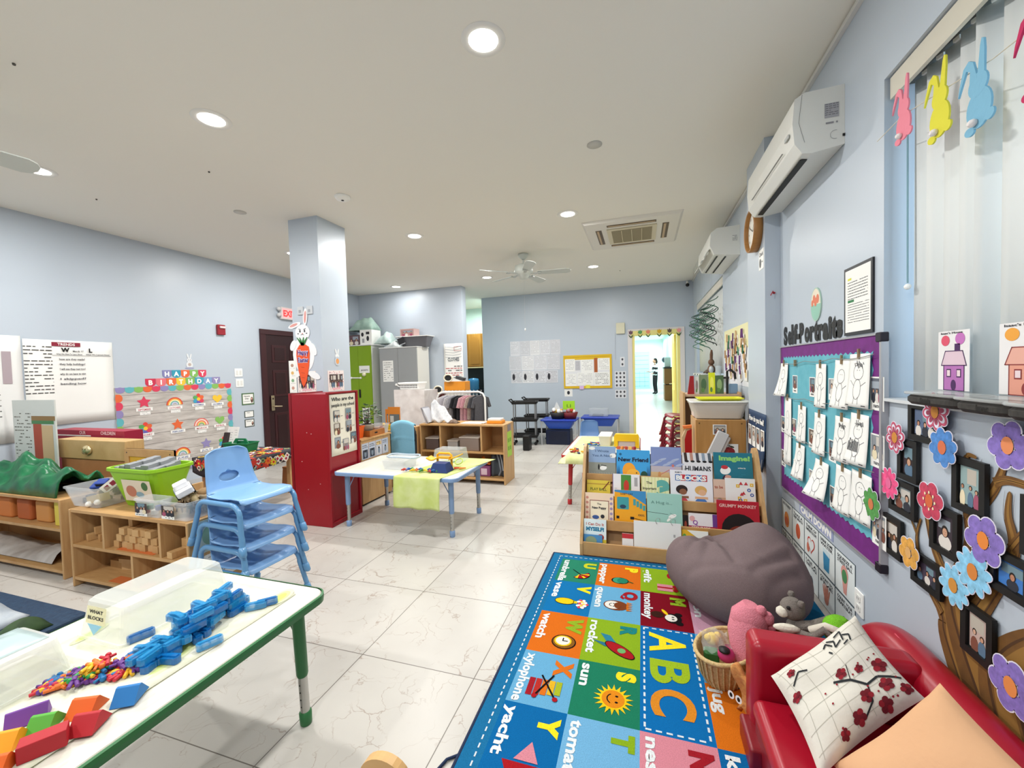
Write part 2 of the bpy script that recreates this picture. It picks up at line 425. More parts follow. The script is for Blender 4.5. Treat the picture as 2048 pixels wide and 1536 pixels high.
# open yellow-lit door leaf swung into the corridor on the right
b = B(); b.box(0.625, 0.665, YB+0.17, YB+0.95, 0.01, 2.02, YEL)
for z0, z1 in ((0.2, 0.9), (1.05, 1.85)): b.box(0.618, 0.626, YB+0.3, YB+0.82, z0, z1, mat('#e2d684', 0.45))
dl = struct(b.done('door_2', bevel=0.004), 'cream yellow door leaf standing open in the far doorway')
b = B(); b.tube([(0.62, YB+0.86, 1.0), (0.575, YB+0.86, 1.0), (0.575, YB+0.76, 1.0)], 0.01, CHROME); b.done('door_handle', parent=None)
h = bpy.data.objects['door_handle']; h.parent = dl; setmw(dl); h.matrix_parent_inverse = M4.Translation(dl.location).inverted()
# brown entry door on the left wall
DK = mat('#2b1216', 0.4); DK2 = mat('#3a1a1e', 0.4)
b = B(on_left(4.84, 0)); b.box(0, 0.09, 0, 2.059, 0, 0.03, DK2); b.box(0.93, 1.02, 0, 2.059, 0, 0.03, DK2); b.box(0, 1.02, 2.06, 2.14, 0, 0.03, DK2); b.box(0.09, 0.93, 0, 2.06, 0.001, 0.012, DK)
for x0, x1 in ((0.2, 0.47), (0.55, 0.82)):
    for z0, z1 in ((1.62, 1.9), (1.08, 1.5), (0.2, 0.82)):
        b.box(x0, x1, z0, z1, 0.012, 0.02, DK2); b.box(x0+0.04, x1-0.04, z0+0.04, z1-0.04, 0.02, 0.027, DK)
dr = struct(b.done('door_1', bevel=0.003), 'dark brown panelled entry door in the left wall'); setmw(dr)
b = B(on_left(4.84, 0)); b.rbox(0.13, 0.19, 0.86, 1.1, 0.028, 0.04, mat('#b8a88c', 0.35, 0.9), r=0.01)
b.tube([(0.16,0.93,0.04),(0.16,0.93,0.085),(0.28,0.92,0.085)], 0.011, mat('#b8a88c', 0.35, 0.9)); b.ell(0.16, 1.05, 0.015, 0.015, 0.0405, DK)
b.done('door_handle', parent=dr)
# ---- windows
GL = mat('#cfe8f2', 0.05, alpha=0.25, spec=0.5)
def window(name, W, label):
    y0, y1, z0, z1 = W
    b = B(); x = XR+0.24
    F = mat('#e9ecec', 0.4)
    b.box(x, x+0.05, y0, y1, z0, z0+0.05, F); b.box(x, x+0.05, y0, y1, z1-0.05, z1, F)
    n = max(2, round((y1-y0)/0.9))
    for k in range(n+1):
        yy = y0+(y1-y0)*k/n; b.box(x+0.001, x+0.049, max(y0, yy-0.03), min(y1, yy+0.03), z0+0.05, z1-0.05, F)
    o = struct(b.done(name), label); setmw(o)
    b = B(); b.box(x+0.022, x+0.027, y0+0.01, y1-0.01, z0+0.05, z1-0.05, GL); b.done('pane', parent=o)
    return o
window('window_1', W1, 'near window behind white vertical blinds'); window('window_2', W2, 'far window on the right wall behind hanging blinds')
light('far_window_daylight', 'AREA', (1.6, 6.95, 1.9), 14.0, 2.2, (0.85, 0.95, 1.0), (0, PI/2, 0), 1.2)
# sill of the near window
for nm, W in (('trim_3', W1), ('trim_4', W2)):
    b = B(); b.box(XR-0.02, XR+0.24, W[0]+0.001, W[1]-0.001, W[2], W[2]+0.012, mat('#cfd3d6', 0.4)); struct(b.done(nm))
# street seen behind the panes
b = B(); b.box(2.6, 2.7, YF, YB, 0, 4, mat('#9fc4cf', 0.8)); struct(b.done('wall_outside_street'))
# downlights
for i, _y in enumerate(LY):
    for j, _x in enumerate(LX):
        if (i, j) == (3, 9): continue
        if i == 0: continue
        rowd = ('', 'row nearest the camera', 'middle row', 'back row')[i]; cold = ('right column', 'middle column', 'left column')[j]
        t = thing('ceiling_downlight', 'round recessed downlight in the ceiling, %s, %s' % (rowd, cold), 'light', (_x, _y, CEIL), 0, 'recessed ceiling downlights')
        b = B(place(_x, _y, CEIL)); b.lathe([(0.072,-0.0005),(0.075,-0.006),(0.105,-0.006),(0.11,-0.0005)], mat('#e8e6e0', 0.4), 32); b.done('trim_ring', parent=t)
        b = B(place(_x, _y, CEIL)); b.ell(0, 0, 0.073, 0.073, -0.004, mat('#fffaf0', 0.5, emit=14.0), 32); o = b.done('lens', parent=t)
        for p in o.data.polygons: p.flip()
# ================================================================ left side of the room
def cubby(name, label, x0, x1, y0, y1, h, shelves, dividers, m=MAPLE, back=True, t=0.02, base=0.05, lip=0.0, cat='shelf', grp=None, open_dir=-1):
    # open shelf unit, front at y0 looking towards -Y;  shelves: z list; dividers: (x, z0, z1)
    root = thing(name, label, cat, ((x0+x1)/2, (y0+y1)/2, 0), 0, grp)
    for xx in (x0, x1-t):
        b = B(); b.rbox(xx, xx+t, y0, y1, 0.0, h, MAPLEZ, r=0.008); b.done('side_panel', parent=root)
    b = B(); b.box(x0+t, x1-t, y0+0.004, y1, h-t, h-0.001, m); b.done('top_board', parent=root)
    b = B(); b.box(x0+t, x1-t, y0+0.004, y1, base, base+t, m); b.done('bottom_board', parent=root)
    b = B(); b.box(x0+t, x1-t, y1-0.012, y1, 0.02, h-t, mat('#b98f5f', 0.5)); b.done('back_panel', parent=root)
    for z in shelves:
        zz, xa, xb = z if isinstance(z, tuple) else (z, x0+t, x1-t)
        b = B(); b.box(xa, xb, y0+0.006, y1-0.012, zz, zz+t, m); b.done('shelf_board', parent=root)
    for x, z0, z1 in dividers:
        b = B(); b.box(x-t/2, x+t/2, y0+0.008, y1-0.012, z0, z1, MAPLEZ); b.done('divider', parent=root)
    return root
u = cubby('block_shelf', 'low maple open shelf full of wooden blocks, beside the stacked blue chairs', -3.74, -2.60, 1.70, 2.04, 0.535, [0.275], [(-3.40,0.295,0.515), (-2.86,0.295,0.515), (-3.13,0.07,0.275)])
b = B(frame((-2.599,1.73,0.1),(0,1,0),(0,0,1)))
b.box(0.02,0.27,0.02,0.2,0,0.002,PAPER); b.box(0.02,0.27,0.22,0.42,0,0.002,mat('#c9dbd6'))
for k in range(5): b.scrib(0.05,0.24,0.06+0.03*k,0.01,0.0025,GREYP,rnd)
b.ell(0.1,0.32,0.05,0.06,0.0026,mat('#8fb8a0')); b.done('paper_notice', parent=u)
# wooden unit blocks: each its own thing
WB = [mat('#d2ab78', 0.6, kind='wood', c2='#c29a66'), mat('#c99f6b', 0.6, kind='wood', c2='#b98f5b')]
def wblock(x, y, z, l, w_, h, rz, where, i=[0]):
    b = B(place(x, y, z, rz=rz)); b.box(-l/2, l/2, -w_/2, w_/2, 0, h, WB[i[0]%2]); i[0] += 1
    return tag(b.done('wooden_block', bevel=0.002), 'wooden unit block %s of the low shelf' % where, 'block', 'wooden unit blocks on the low shelf')
for k in range(3): wblock(-3.66+0.09*k, 1.86+0.02*k, 0.296, 0.2, 0.045, 0.045, 1.3, 'lying in the upper left cubby')
for k, (dx, dz) in enumerate(((0,0.046),(0.09,0.046))): wblock(-3.6+dx, 1.87, 0.296+dz, 0.19, 0.045, 0.045, 1.25, 'on top in the upper left cubby')
for r in range(3):
    for k in range(7-r): wblock(-3.33+0.062*k+0.03*r, 1.85+0.01*(k%2), 0.296+0.045*r, 0.22, 0.055, 0.044, PI/2+0.04*(k%3-1), 'heaped in the upper middle cubby')
wblock(-3.25, 1.80, 0.4315, 0.03, 0.05, 0.08, 0.2, 'upright on the heap in the upper middle cubby')
for r in range(2): wblock(-2.72, 1.84, 0.296+0.05*r, 0.14, 0.1, 0.049, 0.1, 'stacked in the upper right cubby')
wblock(-2.78, 1.76, 0.296, 0.1, 0.05, 0.04, 1.5, 'in front in the upper right cubby')
for k in range(3): wblock(-3.55+0.14*k, 1.9, 0.071, 0.2, 0.07, 0.05, 0.15*k, 'in the lower left cubby')
wblock(-3.4, 1.88, 0.122, 0.24, 0.05, 0.03, 0.1, 'on top in the lower left cubby')
for k in range(2): wblock(-2.95+0.15*k, 1.86, 0.071, 0.12, 0.08, 0.08, 0.3*k, 'in the lower right cubby')
for nm, (x0, x1, z) in {'upper': (-3.3,-2.95,0.2955), 'lower left':(-3.4,-3.15,0.0705), 'lower right':(-3.1,-2.8,0.0705)}.items():
    b = B(); b.box(x0, x1, 1.72, 1.79, z, z+0.0015, mat('#d0713a', 0.7)); tag(b.done('orange_mat'), 'orange paper outline strip taped to the %s board of the block shelf' % nm, 'label strip', 'orange strips on the block shelf')

# long unit further left
u = cubby('toy_shelf', 'long wooden toy shelf at the left edge with green covered top', -5.5, -3.92, 1.74, 2.1, 0.57, [0.34], [], base=0.04)
# things on it
G1 = mat('#1f7a4a', 0.35, kind='mottled', c2='#0d4d33', sc_=1.5)
b = B(); b.grid(lambda u_,v_: (-5.46+1.45*u_, 1.76+0.30*v_, 0.573+0.25*math.sin(PI*v_)**.5*(0.7+0.3*math.sin(9*u_)*math.cos(5*v_)+0.12*math.sin(31*u_+9*v_)+.08*math.sin(53*u_-17*v_))), 90, 16, G1, thick=0.01)
tag(b.done('green_cover'), 'crinkled shiny green cover heaped over the left toy shelf', 'cover')
for x, c in ((-5.1,'#b8672f'),(-4.85,'#c9773a'),(-4.6,'#b05a2a'),(-4.36,'#c98a4a')):
    b = B(); b.rbox(x, x+0.18, 1.8, 2.0, 0.361, 0.52, mat(c,0.7), r=0.02); tag(b.done('storage_bin', bevel=0.004), {'#b8672f':'rust orange storage bin, leftmost on the upper board of the toy shelf','#c9773a':'orange storage bin, second from left on the toy shelf','#b05a2a':'dark orange storage bin, third from left on the toy shelf','#c98a4a':'tan storage bin, fourth from left on the toy shelf'}[c], 'bin', 'storage bins on the toy shelf')
b = B(); b.rbox(-4.08, -3.98, 1.78, 1.9, 0.361, 0.54, mat('#d8c24a',0.6), r=0.01); tag(b.done('yellow_box'), 'yellow box standing at the right end of the toy shelf', 'box')
b = B(); b.grid(lambda u_,v_: (-5.2+1.05*u_, 1.78+0.25*v_, 0.068+0.10*math.sin(PI*v_)**.6*(0.6+0.3*math.sin(7*u_+1)+0.1*math.sin(33*u_))), 36, 8, mat('#c7c1bb',0.5,kind='mottled',c2='#9f968e'))
tag(b.done('plastic_bag'), 'crumpled pale plastic bags on the bottom board of the toy shelf', 'bag')
# picture with red and tan panels standing behind
b = B(frame((-5.42,2.14,0.571),(1,0,0),(0,0,1),(0,-1,0)))
b.box(0,0.62,0,0.68,-0.01,0,mat('#cfd3cf')); b.rect(0.3,0.42,0.02,0.5,0.001,mat('#a8452f')); b.rect(0.42,0.58,0.02,0.46,0.001,mat('#c9ad84')); b.rect(0.28,0.62,0.5,0.54,0.001,mat('#8a6a3c')); b.rect(0.28,0.6,0.47,0.5,0.0012,mat('#3f7a4a'))
for k in range(18): b.scrib(0.02,0.27,0.05+0.03*k,0.012,0.0011,mat('#5a5a50'),rnd,0.6)
tag(b.done('painted_panel'), 'painted panel with red and tan blocks behind the green heap', 'picture')

# brown cabinet with drawer and gold ornament
r = thing('wooden_cabinet', 'orange brown wooden cabinet with pale top drawer behind the block shelf', 'cabinet', (-4.45,2.27,0))
b = B(); b.box(-4.88,-4.03,2.2,2.34,0,0.74,mat('#c48a5c',0.5,kind='wood',c2='#b57b4e')); b.done('body', parent=r, bevel=0.004)
b = B(); b.box(-4.9,-4.0,2.185,2.32,0.742,0.905,mat('#c9a873',0.45,kind='wood',c2='#b8955f')); dw = b.done('drawer', parent=r, bevel=0.005)
b = B(frame((-4.47,2.184,0.822),(1,0,0),(0,0,1),(0,-1,0)))
GO = mat('#d9c89a',0.25,0.7); b.ball((0,0,0.008),(0.055,0.042,0.022),GO); b.arc(0,-0.003,0.02,0.028,0.0315,mat('#7a6a40'),PI*1.15,PI*1.85); 
for q in (-1,1): b.ball((q*0.018,0.013,0.029),0.005,mat('#7a6a40'),8)
b.done('ornament', parent=r, label='round gold ornament on the drawer front')
b = B(); b.box(-5.3,-4.32,2.36,2.5,0.0,0.955,mat('#9c1c3a',0.5))
b.at(frame((-5.3,2.3595,0.835),(1,0,0),(0,0,1),(0,-1,0))); b.text('CHILDREN',0.66,0.085,0.03,0.0005,mat('#e9c9cf'),w=.2); b.text('OUR',0.36,0.085,0.03,0.0005,mat('#e9c9cf')); b.box(0.0,0.52,0.066,0.076,0,0.001,PAPER)
tag(b.done('crimson_box'), 'crimson box with white lettering standing behind the brown cabinet', 'box')
# maple frame panel with yellow inset behind the green tub
b = B(frame((-4.0,2.18,0.55),(1,0,0),(0,0,1),(0,-1,0)))
b.box(0,0.56,0,0.3,-0.02,-0.005,mat('#e0b23a',0.6)); 
for q in ((0,0.56,0.24,0.3),(0,0.56,0,0.05),(0,0.05,0.05,0.24),(0.5,0.56,0.05,0.24)): b.box(*q,-0.02,0.004,MAPLE)
for q in ((0.03,0.27),(0.53,0.27)): b.ell(*q,0.006,0.006,0.0045,INK,8)
r = tag(b.done('display_board'), 'low maple framed board with yellow inset behind the lime tub', 'board')
b = B(); b.box(-3.99,-3.97,2.205,2.4,0,0.55,MAPLEZ); b.box(-3.47,-3.45,2.205,2.4,0,0.55,MAPLEZ); b.box(-3.97,-3.47,2.205,2.4,0.5,0.52,MAPLE); tag(b.done('display_stand'), 'maple stand carrying the framed board with yellow inset', 'stand')

# ---- bins on the block shelf
def open_bin(b, x0, x1, y0, y1, z0, z1, m, taper=0.03, t=0.003, rim=0.012, r=0.02, floor_m=None):
    def ring(ins, z):
        out = []
        rr = max(r, 0.002)
        for cx, cy, a0 in ((x1-ins-rr,y1-ins-rr,0),(x0+ins+rr,y1-ins-rr,PI/2),(x0+ins+rr,y0+ins+rr,PI),(x1-ins-rr,y0+ins+rr,1.5*PI)):
            for k in range(5):
                a = a0+PI/2*k/4; out.append((cx+rr*math.cos(a), cy+rr*math.sin(a), z))
        return out
    b.rings([ring(taper,z0), ring(0,z1-rim), ring(-rim*0.5,z1-rim), ring(-rim*0.5,z1), ring(t,z1), ring(taper+t,z0+t)], m, caps=True, smooth=False)
def toy_car(b, x, y, z, rz, L, c, rx=0):
    b.at(place(x,y,z,rx=rx,rz=rz)); W = L*0.45
    m = mat(c,0.4); b.rbox(-L/2,L/2,-W/2,W/2,L*0.08,L*0.28,m,r=L*0.06); b.rbox(-L*0.25,L*0.2,-W*0.42,W*0.42,L*0.28,L*0.46,m,r=L*0.05)
    b.box(-L*0.2,L*0.15,-W*0.425,W*0.425,L*0.3,L*0.42,BLK)
    for sx in (-1,1):
        for sy in (-1,1):
            b.tube([(sx*L*0.3,sy*W*0.4,L*0.1),(sx*L*0.3,sy*W*0.55,L*0.1)],L*0.1,BLK,10)
ZS = 0.536; PLAS = mat('#dfe3e6', 0.2, alpha=0.3, spec=0.5)
b = B(); open_bin(b,-3.84,-3.50,1.73,1.98,ZS,ZS+0.14,PLAS); tag(b.done('clear_bin'), 'clear plastic bin of toy vehicles at the left end of the block shelf', 'bin')
b = B(); toy_car(b,-3.71,1.9,ZS+0.09,0.5,0.15,'#24408f',0.5); tag(b.done('toy_truck', bevel=0.001), 'blue and grey toy truck tilted on top in the left clear bin', 'toy')
b = B(); toy_car(b,-3.72,1.82,ZS+0.005,3.0,0.13,'#3a3f4a'); tag(b.done('toy_truck'), 'dark grey toy truck inside the left clear bin', 'toy')
b = B(); b.at(place(-3.58,1.9,ZS+0.12,rx=0.3,ry=-0.6,rz=0.2)); b.box(-0.07,0.07,-0.04,0.04,0,0.05,mat('#8a2038')); b.box(-0.075,0.075,-0.041,-0.040,-0.002,0.055,WHT); b.box(-0.05,-0.01,-0.043,-0.041,0.01,0.04,mat('#8a2038')); b.box(0.01,0.05,-0.043,-0.041,0.01,0.04,mat('#8a2038')); tag(b.done('toy_block_house'), 'maroon and white toy house block sticking out of the left clear bin', 'toy')
b = B(); b.at(place(-3.6,1.80,ZS+0.03,rz=0.1,ry=-0.2)); b.box(-0.06,0.06,-0.03,0.03,0,0.05,mat('#c9b27a')); b.text('',0,0,.1,0,INK)
for q in (-1,1): b.ball((q*0.04,-0.035,0.0),0.02,WHT,10)
tag(b.done('wooden_toy_cart'), 'tan toy cart with white wheels inside the left clear bin', 'toy')
# lime tub with grey track pieces
LIME = mat('#8cbf1e', 0.4)
b = B(); open_bin(b,-3.52,-3.06,1.80,2.08,ZS,ZS+0.27,LIME,taper=0.06,t=0.004,rim=0.02,r=0.06)
b.at(frame((-3.35,1.838,ZS+0.07),(1,0,0),(0,-0.16,1),(0,-1,-0.16))); b.rect(-0.02,0.26,-0.02,0.13,0.012,mat('#d9cdb8')); b.ell(0.2,0.09,0.03,0.03,0.013,mat('#3f6a3a')); b.ell(0.06,0.05,0.05,0.04,0.013,mat('#b5745c')); b.ell(0.14,0.03,0.04,0.02,0.013,mat('#7fa0b0'))
tag(b.done('lime_tub'), 'lime green plastic tub of grey track pieces on the block shelf', 'tub')
TG = mat('#8c8f93',0.5)
for k in range(7):
    b = B(place(-3.45+0.052*k,1.94,ZS+0.25+0.012*(k%3),rz=1.45+0.05*k,ry=-0.12)); L_=0.15
    pts=[(-L_,-0.03),(-L_*0.3,-0.03),(-L_*0.3,-0.045),(L_*0.3,-0.045),(L_*0.3,-0.03),(L_*0.8,-0.03),(L_*0.8,0.03),(L_*0.2,0.03),(L_*0.2,0.015),(-L_*0.4,0.015),(-L_*0.4,0.03),(-L_,0.03)]
    b.prism([(x*0.7,y) for x,y in pts],0,0.03,TG); tag(b.done('track_piece'), 'grey plastic toy track piece heaped in the lime tub', 'toy', 'grey track pieces in the lime tub')
# two clear bins in front right
for k,(x0,x1,cc) in enumerate(((-3.08,-2.86,'#4a3a3a'),(-2.84,-2.615,'#3a3432'))):
    b = B(); open_bin(b,x0,x1,1.71,1.80 if k==0 else 1.97,ZS,ZS+0.115,PLAS,taper=0.012)
    b.at(frame((x0+0.03,1.709,ZS+0.01),(1,0,0),(0,0,1),(0,-1,0))); photo(b,0,0.11,0.025,0.085,0.012,40+k,bg=cc); b.rect(0,0.11,0.004,0.022,0.012,PAPER); b.scrib(0.01,0.1,0.013,0.006,0.0125,INK,rnd)
    tag(b.done('clear_bin'), ('clear plastic bin with photo label in front of the lime tub','clear plastic bin of toy animals nearest the blue chairs')[k], 'bin')
b = B(); toy_car(b,-2.80,1.84,ZS+0.12,-0.5,0.2,'#e8e8ea',0.4); b.at(place(-2.80,1.84,ZS+0.12,rx=0.4,rz=-0.5)); b.box(-0.06,0.06,-0.047,-0.045,0.03,0.05,mat('#2a55a8')); tag(b.done('toy_police_car', bevel=0.001), 'white and blue toy car tipped on top of the right clear bins', 'toy')
for k in range(12):
    x=-2.81+0.0145*k; b = B(place(x,1.84+0.03*(k%3-1),ZS+0.02+0.05*(k%2),rz=k)); c=('#6a5138','#8a7a55','#3f4a38','#a08a6a')[k%4]
    b.tube([(-0.05,0,0.03),(-0.02,0,0.04),(0.03,0,0.04),(0.06,0,0.06)],[0.008,0.02,0.018,0.008],mat(c),8)
    for q in (-0.02,0.03):
        for s_ in (-1,1): b.tube([(q,s_*0.012,0.03),(q,s_*0.014,0.0)],0.005,mat(c),6)
    tag(b.done('toy_animal'), 'small %s toy animal in the right clear bin' % ('brown','olive','dark green','tan')[k%4], 'toy', 'toy animals in the clear bin')
for k in range(4):
    b = B(place(-3.04+0.04*k,1.752,ZS+0.01+0.03*(k%2),rz=k)); b.rbox(-0.018,0.018,-0.015,0.015,0,0.03,mat(('#a8302f','#2f6a4a','#d8d8d0','#3a4a8a')[k]),r=0.008); tag(b.done('toy_piece'), '%s toy piece in the clear bin in front of the lime tub' % ('red','green','white','blue')[k], 'toy', 'toy pieces in the clear bin')
for k in range(14):
    L_ = k < 7; x = (-3.80+0.038*k) if L_ else (-2.82+0.025*(k-7)); y = (1.93 if L_ else 1.93)-0.03*(k%2); c = ('#2f3238','#5a4636','#23304f','#6a6258','#3a2c28')[k%5]
    b = B(place(x,y,ZS+0.008+0.03*(k%3)*(0 if not L_ else 1),rz=k*1.1)); b.rbox(-0.018,0.018,-0.013,0.013,0,0.026,mat(c,0.5),r=0.005); b.tube([(-0.016,0,0.026),(0.012,0,0.034)],0.006,mat(c,0.5),6)
    tag(b.done('toy_piece'),'small %s toy piece inside the %s' % (('charcoal','brown','dark blue','taupe','dark brown')[k%5], 'left clear bin' if L_ else 'clear bin nearest the blue chairs'),'toy','dark toy pieces in the clear bins')
b = B(place(-2.69,1.9,ZS+0.10)); b.lathe([(0.0,0.01),(0.05,0.0),(0.06,0.03),(0.05,0.05),(0.0,0.055)],mat('#9a7a52',0.8,kind='fabric'),14); tag(b.done('wicker_ball'), 'brown woven toy bun on the bin beside the blue chairs', 'toy')

# ---- wall items on the left wall
SC = ('#8f86b5','#5fb0b8','#85b85f','#e0683a','#d63f5c')
r = thing('birthday_board', 'birthday bulletin board with scalloped rainbow border and month shapes', 'bulletin board', (-5.6,3.66,0.25))
b = B(on_left(2.99,0.25)); PL = mat('#cbc6c0',0.7,kind='woody',c2='#a8a29c')
b.box(0,1.345,0,1.07,0,0.012,PL)
for k in range(1,9): b.line([(0.02,0.12*k+0.02),(0.5,0.12*k+0.03),(1.33,0.12*k+0.01)],0.004,0.0125,mat('#6a6460'))
b.done('backing', parent=r)
b = B(on_left(2.99,0.25)); n=15
for k in range(n):
    x=1.345*(k+.5)/n; c=mat(SC[k%5]); b.rect(x-0.045,x+0.045,1.04,1.07,0.014,c); b.ell(x,1.04,0.045,0.035,0.0142,c,14)
for k in range(11):
    z=0.95-0.09*k; c=mat(SC[(k+3)%5]); b.rect(0,0.03,z-0.045,z+0.045,0.014,c); b.ell(0.03,z,0.035,0.045,0.0142,c,14)
    c=mat(SC[(k+1)%5]); b.rect(1.315,1.345,z-0.045,z+0.045,0.014,c); b.ell(1.315,z,0.035,0.045,0.0142,c,14)
for k in range(n):
    x=1.345*(k+.5)/n; c=mat(SC[(k+2)%5]); b.rect(x-0.045,x+0.045,0,0.03,0.014,c); b.ell(x,0.03,0.045,0.035,0.0142,c,14)
b.done('scalloped_border', parent=r)
def star(b,x,y,R,z,m):
    pts=[(x+(R if k%2==0 else R*0.5)*math.sin(PI*k/5),y+(R if k%2==0 else R*0.5)*math.cos(PI*k/5)) for k in range(10)]; b.poly(pts[::-1],z,m)
def rainbow(b,x,y,R,z,cols=('#d1493a','#e9a23c','#f0e2b0','#6fb0a8','#c9c7e0')):
    for i,c in enumerate(cols): b.arc(x,y,R*(0.85-0.15*i),R*(1-0.15*i),z,mat(c),0,PI,18)
def flower(b,x,y,R,z,cols=('#e0483a','#5aa85a','#3f9fc0','#6a63b0','#d63f5c','#e0683a')):
    for i,c in enumerate(cols): a=PI/2+2*PI*i/len(cols); b.ell(x+R*.55*math.cos(a),y+R*.55*math.sin(a),R*.45,R*.36,z+.0001*i,mat(c),12,rot=a)
    b.ell(x,y,R*.3,R*.3,z+.001,mat('#f0c23a'),12)
def heart(b,x,y,R,z,m):
    pts=[]
    for k in range(28):
        t=2*PI*k/28; pts.append((x+R*(16*math.sin(t)**3)/17, y+R*(13*math.cos(t)-5*math.cos(2*t)-2*math.cos(3*t)-math.cos(4*t))/17))
    b.poly(pts[::-1],z,m)
MON=[('SEPTEMBER',.27,.87,'star','#d63f5c'),('OCTOBER',.60,.86,'rb',0),('NOVEMBER',.89,.87,'fl',0),('DECEMBER',1.14,.86,'heart','#f0c23a'),
     ('JANUARY',.27,.57,'fl',0),('FEBRUARY',.62,.56,'star','#e0683a'),('MARCH',.91,.56,'rb',1),('APRIL',1.16,.56,'heart','#85b85f'),
     ('MAY',.27,.24,'heart','#7f9fc9'),('JUNE',.66,.22,'rb',0),('JULY',.96,.26,'star','#8f86b5'),('AUGUST',1.2,.25,'fl',0)]
for nm,x,y,kd,c in MON:
    b = B(on_left(2.99,0.25)); z=0.0145
    if kd=='star': star(b,x,y+.02,.075,z,mat(c))
    elif kd=='rb': rainbow(b,x,y-.03,.095,z,('#d1493a','#e9a23c','#f0e2b0','#6fb0a8','#c9c7e0') if not c else ('#e0706a','#f0e0d0','#e0706a','#f0c86a','#8ab87a'))
    elif kd=='fl': flower(b,x,y+.01,.075,z)
    else: heart(b,x,y+.01,.07,z,mat(c))
    b.rect(x-.085,x+.085,y-.085,y-.045,z+.0015,PAPER); b.text(nm,x,y-.077,.022,z+.002,mat('#b5485a' if len(nm)%2 else '#5a6a9a'),w=.13,align='c')
    if nm not in('MAY','FEBRUARY','JULY'): b.rect(x-.05,x+.06,y-.13,y-.092,z+.001,PAPER); b.scrib(x-.04,x+.055,y-.104,.006,z+.0015,GREYP,rnd); b.scrib(x-.04,x+.055,y-.12,.006,z+.0015,GREYP,rnd)
    b.done('month_marker', parent=r, label='month label %s' % nm)
def scallop_banner(txt, y0, z, w1, h, cols, label):
    r = thing('letter_banner', label, 'banner', (-5.6,y0,z))
    for k,ch in enumerate(txt):
        b = B(on_left(y0+w1*k,z)); c=mat(cols[k]); b.box(0.002,w1-0.002,h*.45,h,0,0.002,c); b.prism([(w1/2+(w1/2-.002)*math.cos(a),h*.45+h*.42*math.sin(a)) for a in [PI+PI*i/12 for i in range(13)]],0,0.002,c)
        b.text(ch,w1/2,h*.26,h*.55,0.0026,WHT,align='c',bold=.05); b.done('letter_flag', parent=r)
scallop_banner('HAPPY', 3.475, 1.415, 0.107, 0.10, ('#7f7fb0','#2f96b0','#e0683a','#7db55a','#d63f5c'), 'five coloured scalloped flags reading HAPPY above the birthday board')
scallop_banner('BIRTHDAY', 3.29, 1.315, 0.113, 0.10, ('#c9304f','#e0707a','#e0683a','#e8c23a','#7db55a','#3f9fb5','#7fa0c9','#8f86b5'), 'eight coloured scalloped flags reading BIRTHDAY above the birthday board')
def bunny_shape(b, s, z, m, pink=None):
    b.prism([(s*.32*math.cos(a),s*(.35+.35*math.sin(a))) for a in [2*PI*k/20 for k in range(20)]],0,z,m)
    b.prism([(s*.24*math.cos(a),s*(.82+.22*math.sin(a))) for a in [2*PI*k/20 for k in range(20)]],0,z*1.05,m)
    for q,rt in ((-1,.3),(1,-.25)):
        cx,cy=q*s*.13,s*1.22; pts=[]
        for k in range(16):
            a=2*PI*k/16; x,y=.08*s*math.cos(a),.27*s*math.sin(a); pts.append((cx+x*math.cos(rt)-y*math.sin(rt),cy+x*math.sin(rt)+y*math.cos(rt)))
        b.prism(pts,0,z,m)
        if pink: b.ell(cx,cy,.04*s,.2*s,z+.0004,pink,12,rot=rt)
b = B(on_left(3.80,1.535)); bunny_shape(b,.13,.004,mat('#d9dcdf')); b.ell(0,.005,.055,.012,.0045,mat('#9fa4c0'));
for q in (-1,1): b.ell(q*.012,.11,.004,.004,.005,INK,6)
b.ell(0,.05,.02,.02,.0046,mat('#b9a9a0')); tag(b.done('paper_bunny'), 'small grey paper bunny on the left wall above the birthday banner', 'decoration')
def plate(y,z,wd,ht,n,label):
    r = thing('light_switch', label, 'switch', (-5.6,y,z))
    b = B(on_left(y,z)); b.rbox(-wd/2,wd/2,-ht/2,ht/2,0,.006,WHT,r=.006); b.done('wall_plate', parent=r)
    for k in range(n):
        x=(k-(n-1)/2)*wd/(n+.3); b=B(on_left(y,z)); b.rbox(x-.016,x+.016,-.033,.033,.006,.010,mat('#dcdcd8',.4),r=.003); b.done('rocker', parent=r)
plate(4.47,1.47,.12,.12,2,'upper white double light switch beside the brown door')
plate(4.48,1.32,.12,.12,2,'lower white double light switch beside the brown door')
def sign(y,z,wd,ht,txts,fc,label,ph=True):
    b=B(on_left(y,z)); b.box(0,wd,0,ht,0,.003,mat(fc)); b.rect(wd*.08,wd*.92,ht*.1,ht*.9,.0035,PAPER)
    for k,t in enumerate(txts): b.text(t,wd*.4,ht*(.68-.2*k),ht*(.13 if k<2 else .06),.004,INK,align='c',w=wd*(.5 if len(t)>5 else .3))
    if ph: b.ell(wd*.8,ht*.4,wd*.11,ht*.25,.004,mat('#5a4038')); b.ell(wd*.78,ht*.5,wd*.06,ht*.1,.0045,mat('#d0a090'))
    return tag(b.done('wall_sign'), label, 'sign')
sign(4.50,.99,.20,.175,('Velcome','Day','pull lever'),'#4f6f4a','green bordered notice with monkey picture beside the brown door')
sign(4.53,.80,.155,.10,('Open',),'#4a5552','grey bordered sign reading Open',ph=False)
sign(4.53,.66,.155,.115,('Closed',),'#4a5552','grey bordered sign reading Closed')
r = thing('fire_alarm', 'red fire alarm strobe on the left wall', 'alarm', (-5.6,4.23,2.08))
b = B(on_left(4.23,2.07)); b.rbox(-.055,.055,-.07,.07,0,.035,mat('#8f1626',.4),r=.01); b.done('body', parent=r)
